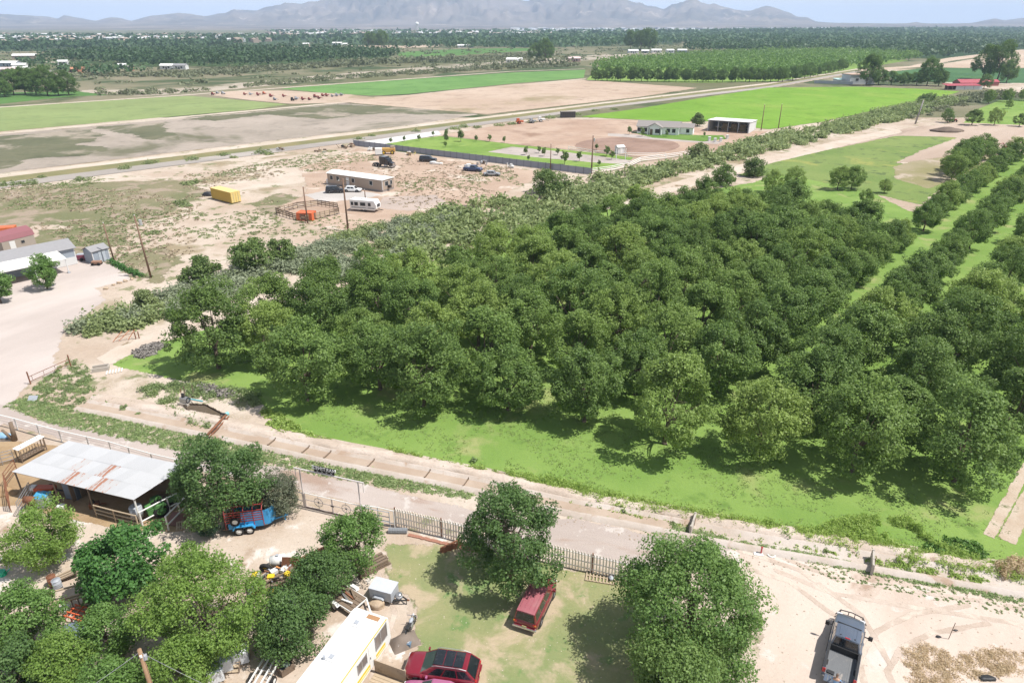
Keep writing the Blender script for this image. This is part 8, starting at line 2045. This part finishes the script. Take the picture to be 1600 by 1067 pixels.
# ------------------------------------------------------------------ far buildings
m_rred = plain('red_metal_roof', (0.36, 0.06, 0.075, 1), .5, var=.05)
t = thing('red_roof_barn', 'low white stable with a long red metal roof beyond the vivid crop', 'stable', at(1506, 140), .06); t.scale = (.68,) * 3
MB().slab([(-20, -5, 3.6), (13, -5, 3.6), (13, 4, 4.8), (-20, 4, 4.8)], .2).build('roof', m_rred, t)
for k in range(3): MB().box((-7 + k * 8.5, -4.4, 1.75), (8.1, .2, 3.4)).build('wall', m_walll, t)
for x in (-19, -14.5): MB().box((x, -4.6, 1.8), (.4, .4, 3.6)).build('post', m_woodd, t)
MB().box((-1, 4, 2.2), (30, .3, 4.4)).build('back_wall', m_woodd, t)
t = thing('red_roof_house', 'house with red hipped roof rising behind the long red stable roof', 'house', at(1520, 135.5), .06); t.scale = (.6,) * 3
gab_at(t, 0, 8, 28, 14, 3.6, 3.2, plain('red_brown_wall', (.3, .12, .1, 1), .8), m_rred); gab_at(t, 22, 10, 22, 10, 4.2, 2.0, plain('red_brown_wall2', (.3, .12, .1, 1), .8), m_rred)
win(t, -6, .9, 2, 2, 1.6); win(t, 6, .9, 2, 2, 1.6)
t = thing('beige_house', 'flat-roofed beige house with blue-grey walls at the vivid crop edge', 'house', at(1346, 132), .1)
MB().box((0, 5, 3.0), (18, 11, 6.0)).build('wall', plain('pale_blue_wall', (.5, .52, .55, 1), .8), t); MB().box((0, 5, 6.1), (18.6, 11.6, .5)).build('parapet', plain('tan_parapet', (.46, .33, .25, 1), .8), t); win(t, -4, -.55, 3, 2, 1.6); win(t, 3, -.55, 3, 2, 1.6)
t = thing('teal_roof_shed', 'low shed with pale teal roof next to the flat-roofed beige house', 'shed', at(1321, 131), .1)
MB().box((0, 3, 1.3), (12, 6, 2.6)).build('wall', m_walll, t); MB().slab([(-6.5, -.5, 2.7), (6.5, -.5, 2.7), (6.5, 6.5, 3.2), (-6.5, 6.5, 3.2)], .15).build('roof', plain('pale_teal_roof', (.4, .58, .54, 1), .5), t)
yw = [at(1272, 130.5), at(1300, 131.5), at(1332, 132.5)]
t = thing('yard_wall', 'grey block wall in front of the teal-roofed shed', 'wall', yw[0], heading(yw[0], yw[2])); MB().box(((yw[2] - yw[0]).length / 2, 0, .9), ((yw[2] - yw[0]).length, .3, 1.8)).build('block_wall', m_gry, t); MB().box(((yw[2] - yw[0]).length / 2, 0, 1.86), ((yw[2] - yw[0]).length + .1, .4, .1)).build('coping', m_walll, t)
wc = {'white': m_walll, 'tan': m_mhw, 'pink': plain('pink_wall', (.5, .33, .3, 1), .8), 'grey': m_wallg, 'orange-brown': plain('terracotta_wall', (.45, .2, .12, 1), .8)}
rc_ = {'white': m_mhr, 'grey': m_rfg, 'brown': m_hr, 'orange': plain('orange_tile_roof', (.5, .24, .14, 1), .8), 'pink': plain('pinkish_roof', (.6, .47, .46, 1), .7)}
fh = [(1333, 86, 14, 8, 'white', 'white', 'half hidden by the far orchard, first of the row'), (1349, 83, 12, 8, 'white', 'grey', 'among the far orchard trees, second of the row'), (1371, 84, 18, 9, 'white', 'white', 'among the far orchard trees, third and longest'), (1385, 82, 14, 9, 'white', 'white', 'beside the longest one in the far orchard'), (1398, 86, 9, 8, 'tan', 'white', 'with a tall front in the far orchard gap'), (1428, 86, 12, 8, 'white', 'white', 'by the road through the far orchard'), (1268, 79, 14, 9, 'white', 'pink', 'in the woods behind the far orchard'),
      (897, 97, 22, 12, 'pink', 'pink', 'beside the clumped dark trees by the river'), (803, 99, 26, 14, 'white', 'white', 'in the river scrub at the alfalfa end'), (812, 101, 12, 8, 'grey', 'grey', 'next to the big shed in the river scrub'), (990, 84, 22, 12, 'white', 'white', 'below the poplar-like trees, wide one'), (1008, 84, 16, 10, 'grey', 'white', 'below the poplar-like trees, narrower one'), (1026, 83, 22, 10, 'white', 'white', 'right of the poplar-like trees'), (1048, 83, 17, 10, 'white', 'white', 'long one farther right of the poplar-like trees'), (1066, 83, 20, 10, 'grey', 'white', 'longest one at the woods edge'), (1200, 84, 12, 8, 'white', 'grey', 'peeping from the front of the far woods'),
      (38, 119, 16, 9, 'orange-brown', 'orange', 'with terracotta walls by the left pasture trees'), (30, 114, 22, 10, 'white', 'white', 'next behind the terracotta one'), (12, 105, 26, 14, 'grey', 'white', 'big metal shed at the left frame edge'), (30, 108, 18, 10, 'white', 'white', 'below the big metal shed'), (10, 116, 24, 12, 'tan', 'pink', 'wide low one at the left frame edge'), (38, 93, 40, 12, 'tan', 'white', 'long shed at the end of the left wood'), (98, 102, 14, 9, 'white', 'white', 'white wall showing among the left trees'), (115, 115, 16, 9, 'orange-brown', 'orange', 'half hidden by bushes beside the yellow patch'), (125, 114, 9, 8, 'tan', 'orange', 'small one beside the bushes'), (75, 120, 14, 8, 'tan', 'brown', 'with dark roof among the left bushes'), (190, 108, 12, 8, 'white', 'white', 'at the corner of the left wood'), (260, 109, 18, 8, 'white', 'white', 'on the pale track below the left wood, left one'), (280, 109, 20, 8, 'white', 'grey', 'on the pale track below the left wood, right one'), (203, 111, 10, 7, 'orange-brown', 'brown', 'red-brown one below the corner of the left wood'),
      (526, 71, 30, 12, 'white', 'white', 'white one on the far tan field'), (540, 72, 14, 9, 'white', 'white', 'small one on the far tan field'), (722, 75, 24, 12, 'white', 'white', 'in the trees beside the far green field'), (735, 75, 14, 10, 'grey', 'brown', 'brown roofed in the trees beside the far green field'), (478, 72, 18, 10, 'tan', 'white', 'at the wood end of the far tan field')]
for i, (x, y, L, W, wl, rf, lab) in enumerate(fh):
    p = at(x, y); t = thing('far_house', '%s-walled far building %s' % (wl, lab), 'house', p, random.uniform(-.2, .3), 'far houses of the valley')
    L, W = L * .62, W * .7
    gab_at(t, 0, W / 2, L, W, 2.8 + .04 * L, 1.0 + .03 * L, wc[wl], rc_[rf])
    for k in range(2): win(t, -L * .2 + k * L * .4, -.05, 1.8, 1.6, 1.5)
    MB().box((0, -.04, 1.1), (1.2, .12, 2.2)).build('door', m_blk, t)
# town at the foot of the mountains: hundreds of specks
tv = MB(); r = random.Random(5)
def town(n, xa, xb, ya, yb, smin, smax, seed):
    r = random.Random(seed); m = MB()
    for _ in range(n):
        p = at(r.uniform(xa, xb), r.uniform(ya, yb)); w, d, h = r.uniform(smin, smax), r.uniform(smin, smax), r.uniform(4, 8)
        a = r.random() * 3; m.box((p.x, p.y, h / 2), (w, d, h), a)
        m.add([(-w / 2, 0, h + 2), (w / 2, 0, h + 2), (w / 2, -d / 2, h), (-w / 2, -d / 2, h), (w / 2, d / 2, h), (-w / 2, d / 2, h)], [(0, 1, 2, 3), (1, 0, 5, 4)], Matrix.Translation((p.x, p.y, .05)) @ Matrix.Rotation(a, 4, 'Z'))
    return m
for i, (args, mt) in enumerate((((140, -50, 420, 57, 66, 10, 26, 1), m_walll), ((110, -50, 420, 56, 68, 10, 24, 2), m_mhw), ((260, 420, 860, 50, 56.5, 14, 40, 3), m_walll), ((160, 420, 900, 50, 57, 14, 40, 4), m_mhw), ((220, 800, 1300, 46, 52, 20, 60, 5), m_walll), ((150, 800, 1250, 46, 52, 20, 55, 6), m_wallg), ((90, 1250, 1500, 43.5, 46.5, 30, 90, 7), m_walll))):
    o = town(*args).build('distant_town', mt); o['kind'] = 'stuff'
far_wood('distant_woods', P([(-60, 69), (420, 67), (420, 57), (-60, 58)]), 42, 12, 11, 7, 9, 49)
far_wood('distant_woods', P([(420, 58), (900, 56), (1000, 49.5), (420, 51)]), 90, 24, 12, 6, 18, 50)
for px_, h_, lab in ((652, 38, 'white water tower standing in the far town below the mountains'),):
    p = at(px_, 50); t = thing('water_tower', lab, 'water tower', p, 0)
    for k in range(4): MB().tube((7 * math.cos(k * 1.57), 7 * math.sin(k * 1.57), 0), (5 * math.cos(k * 1.57), 5 * math.sin(k * 1.57), h_ - 10), 1.2, n=6).build('leg', m_walll, t)
    MB().ball((0, 0, h_ - 4), (9, 9, 8), 12, 8).build('tank', m_rvw, t, smooth=True)
# pebbles, clods and litter of the yards
def scatter_stones(name, poly, n, r0, r1, mat, seed):
    r = np.random.default_rng(seed); q = scatter(poly, n, r); V, F = [], []
    base = np.array([(1, 0, 0), (0, 1, 0), (-1, 0, 0), (0, -1, 0), (0, 0, .8), (0, 0, -.3)], float)
    f = np.array([(0, 1, 4), (1, 2, 4), (2, 3, 4), (3, 0, 4)])
    s = r.uniform(r0, r1, len(q)) ; j = 1 + .35 * r.normal(size=(len(q), 6, 3))
    V = (base[None] * j * s[:, None, None]); V[:, :, :2] += q[:, None, :]; V[:, :, 2] += s[:, None] * .2
    F = (f[None] + 6 * np.arange(len(q))[:, None, None]).reshape(-1, 3)
    o = link(name, np_mesh(name, V.reshape(-1, 3), F), mat); o['kind'] = 'stuff'
m_peb = plain('pale_pebble', (.5, .42, .35, 1), .9, var=.3, scale=.5); m_clod = plain('brown_clod', (.34, .27, .21, 1), .95, var=.3, scale=.5)
allyard = P([(0, 800), (300, 800), (480, 790), (700, 840), (1000, 895), (1130, 870), (1600, 930), (1700, 1080), (-50, 1080)])
scatter_stones('pebbles', allyard, 2600, .02, .06, m_peb, 1); scatter_stones('clods', allyard, 1600, .02, .07, m_clod, 2)
scatter_stones('clods', strip([tuple(p) for p in CANR], 2.6), 1800, .03, .11, m_clod, 3)
scatter_stones('pebbles', P([(170, 590), (250, 598), (420, 640), (440, 680), (300, 662), (140, 632)]), 700, .03, .1, m_peb, 4)
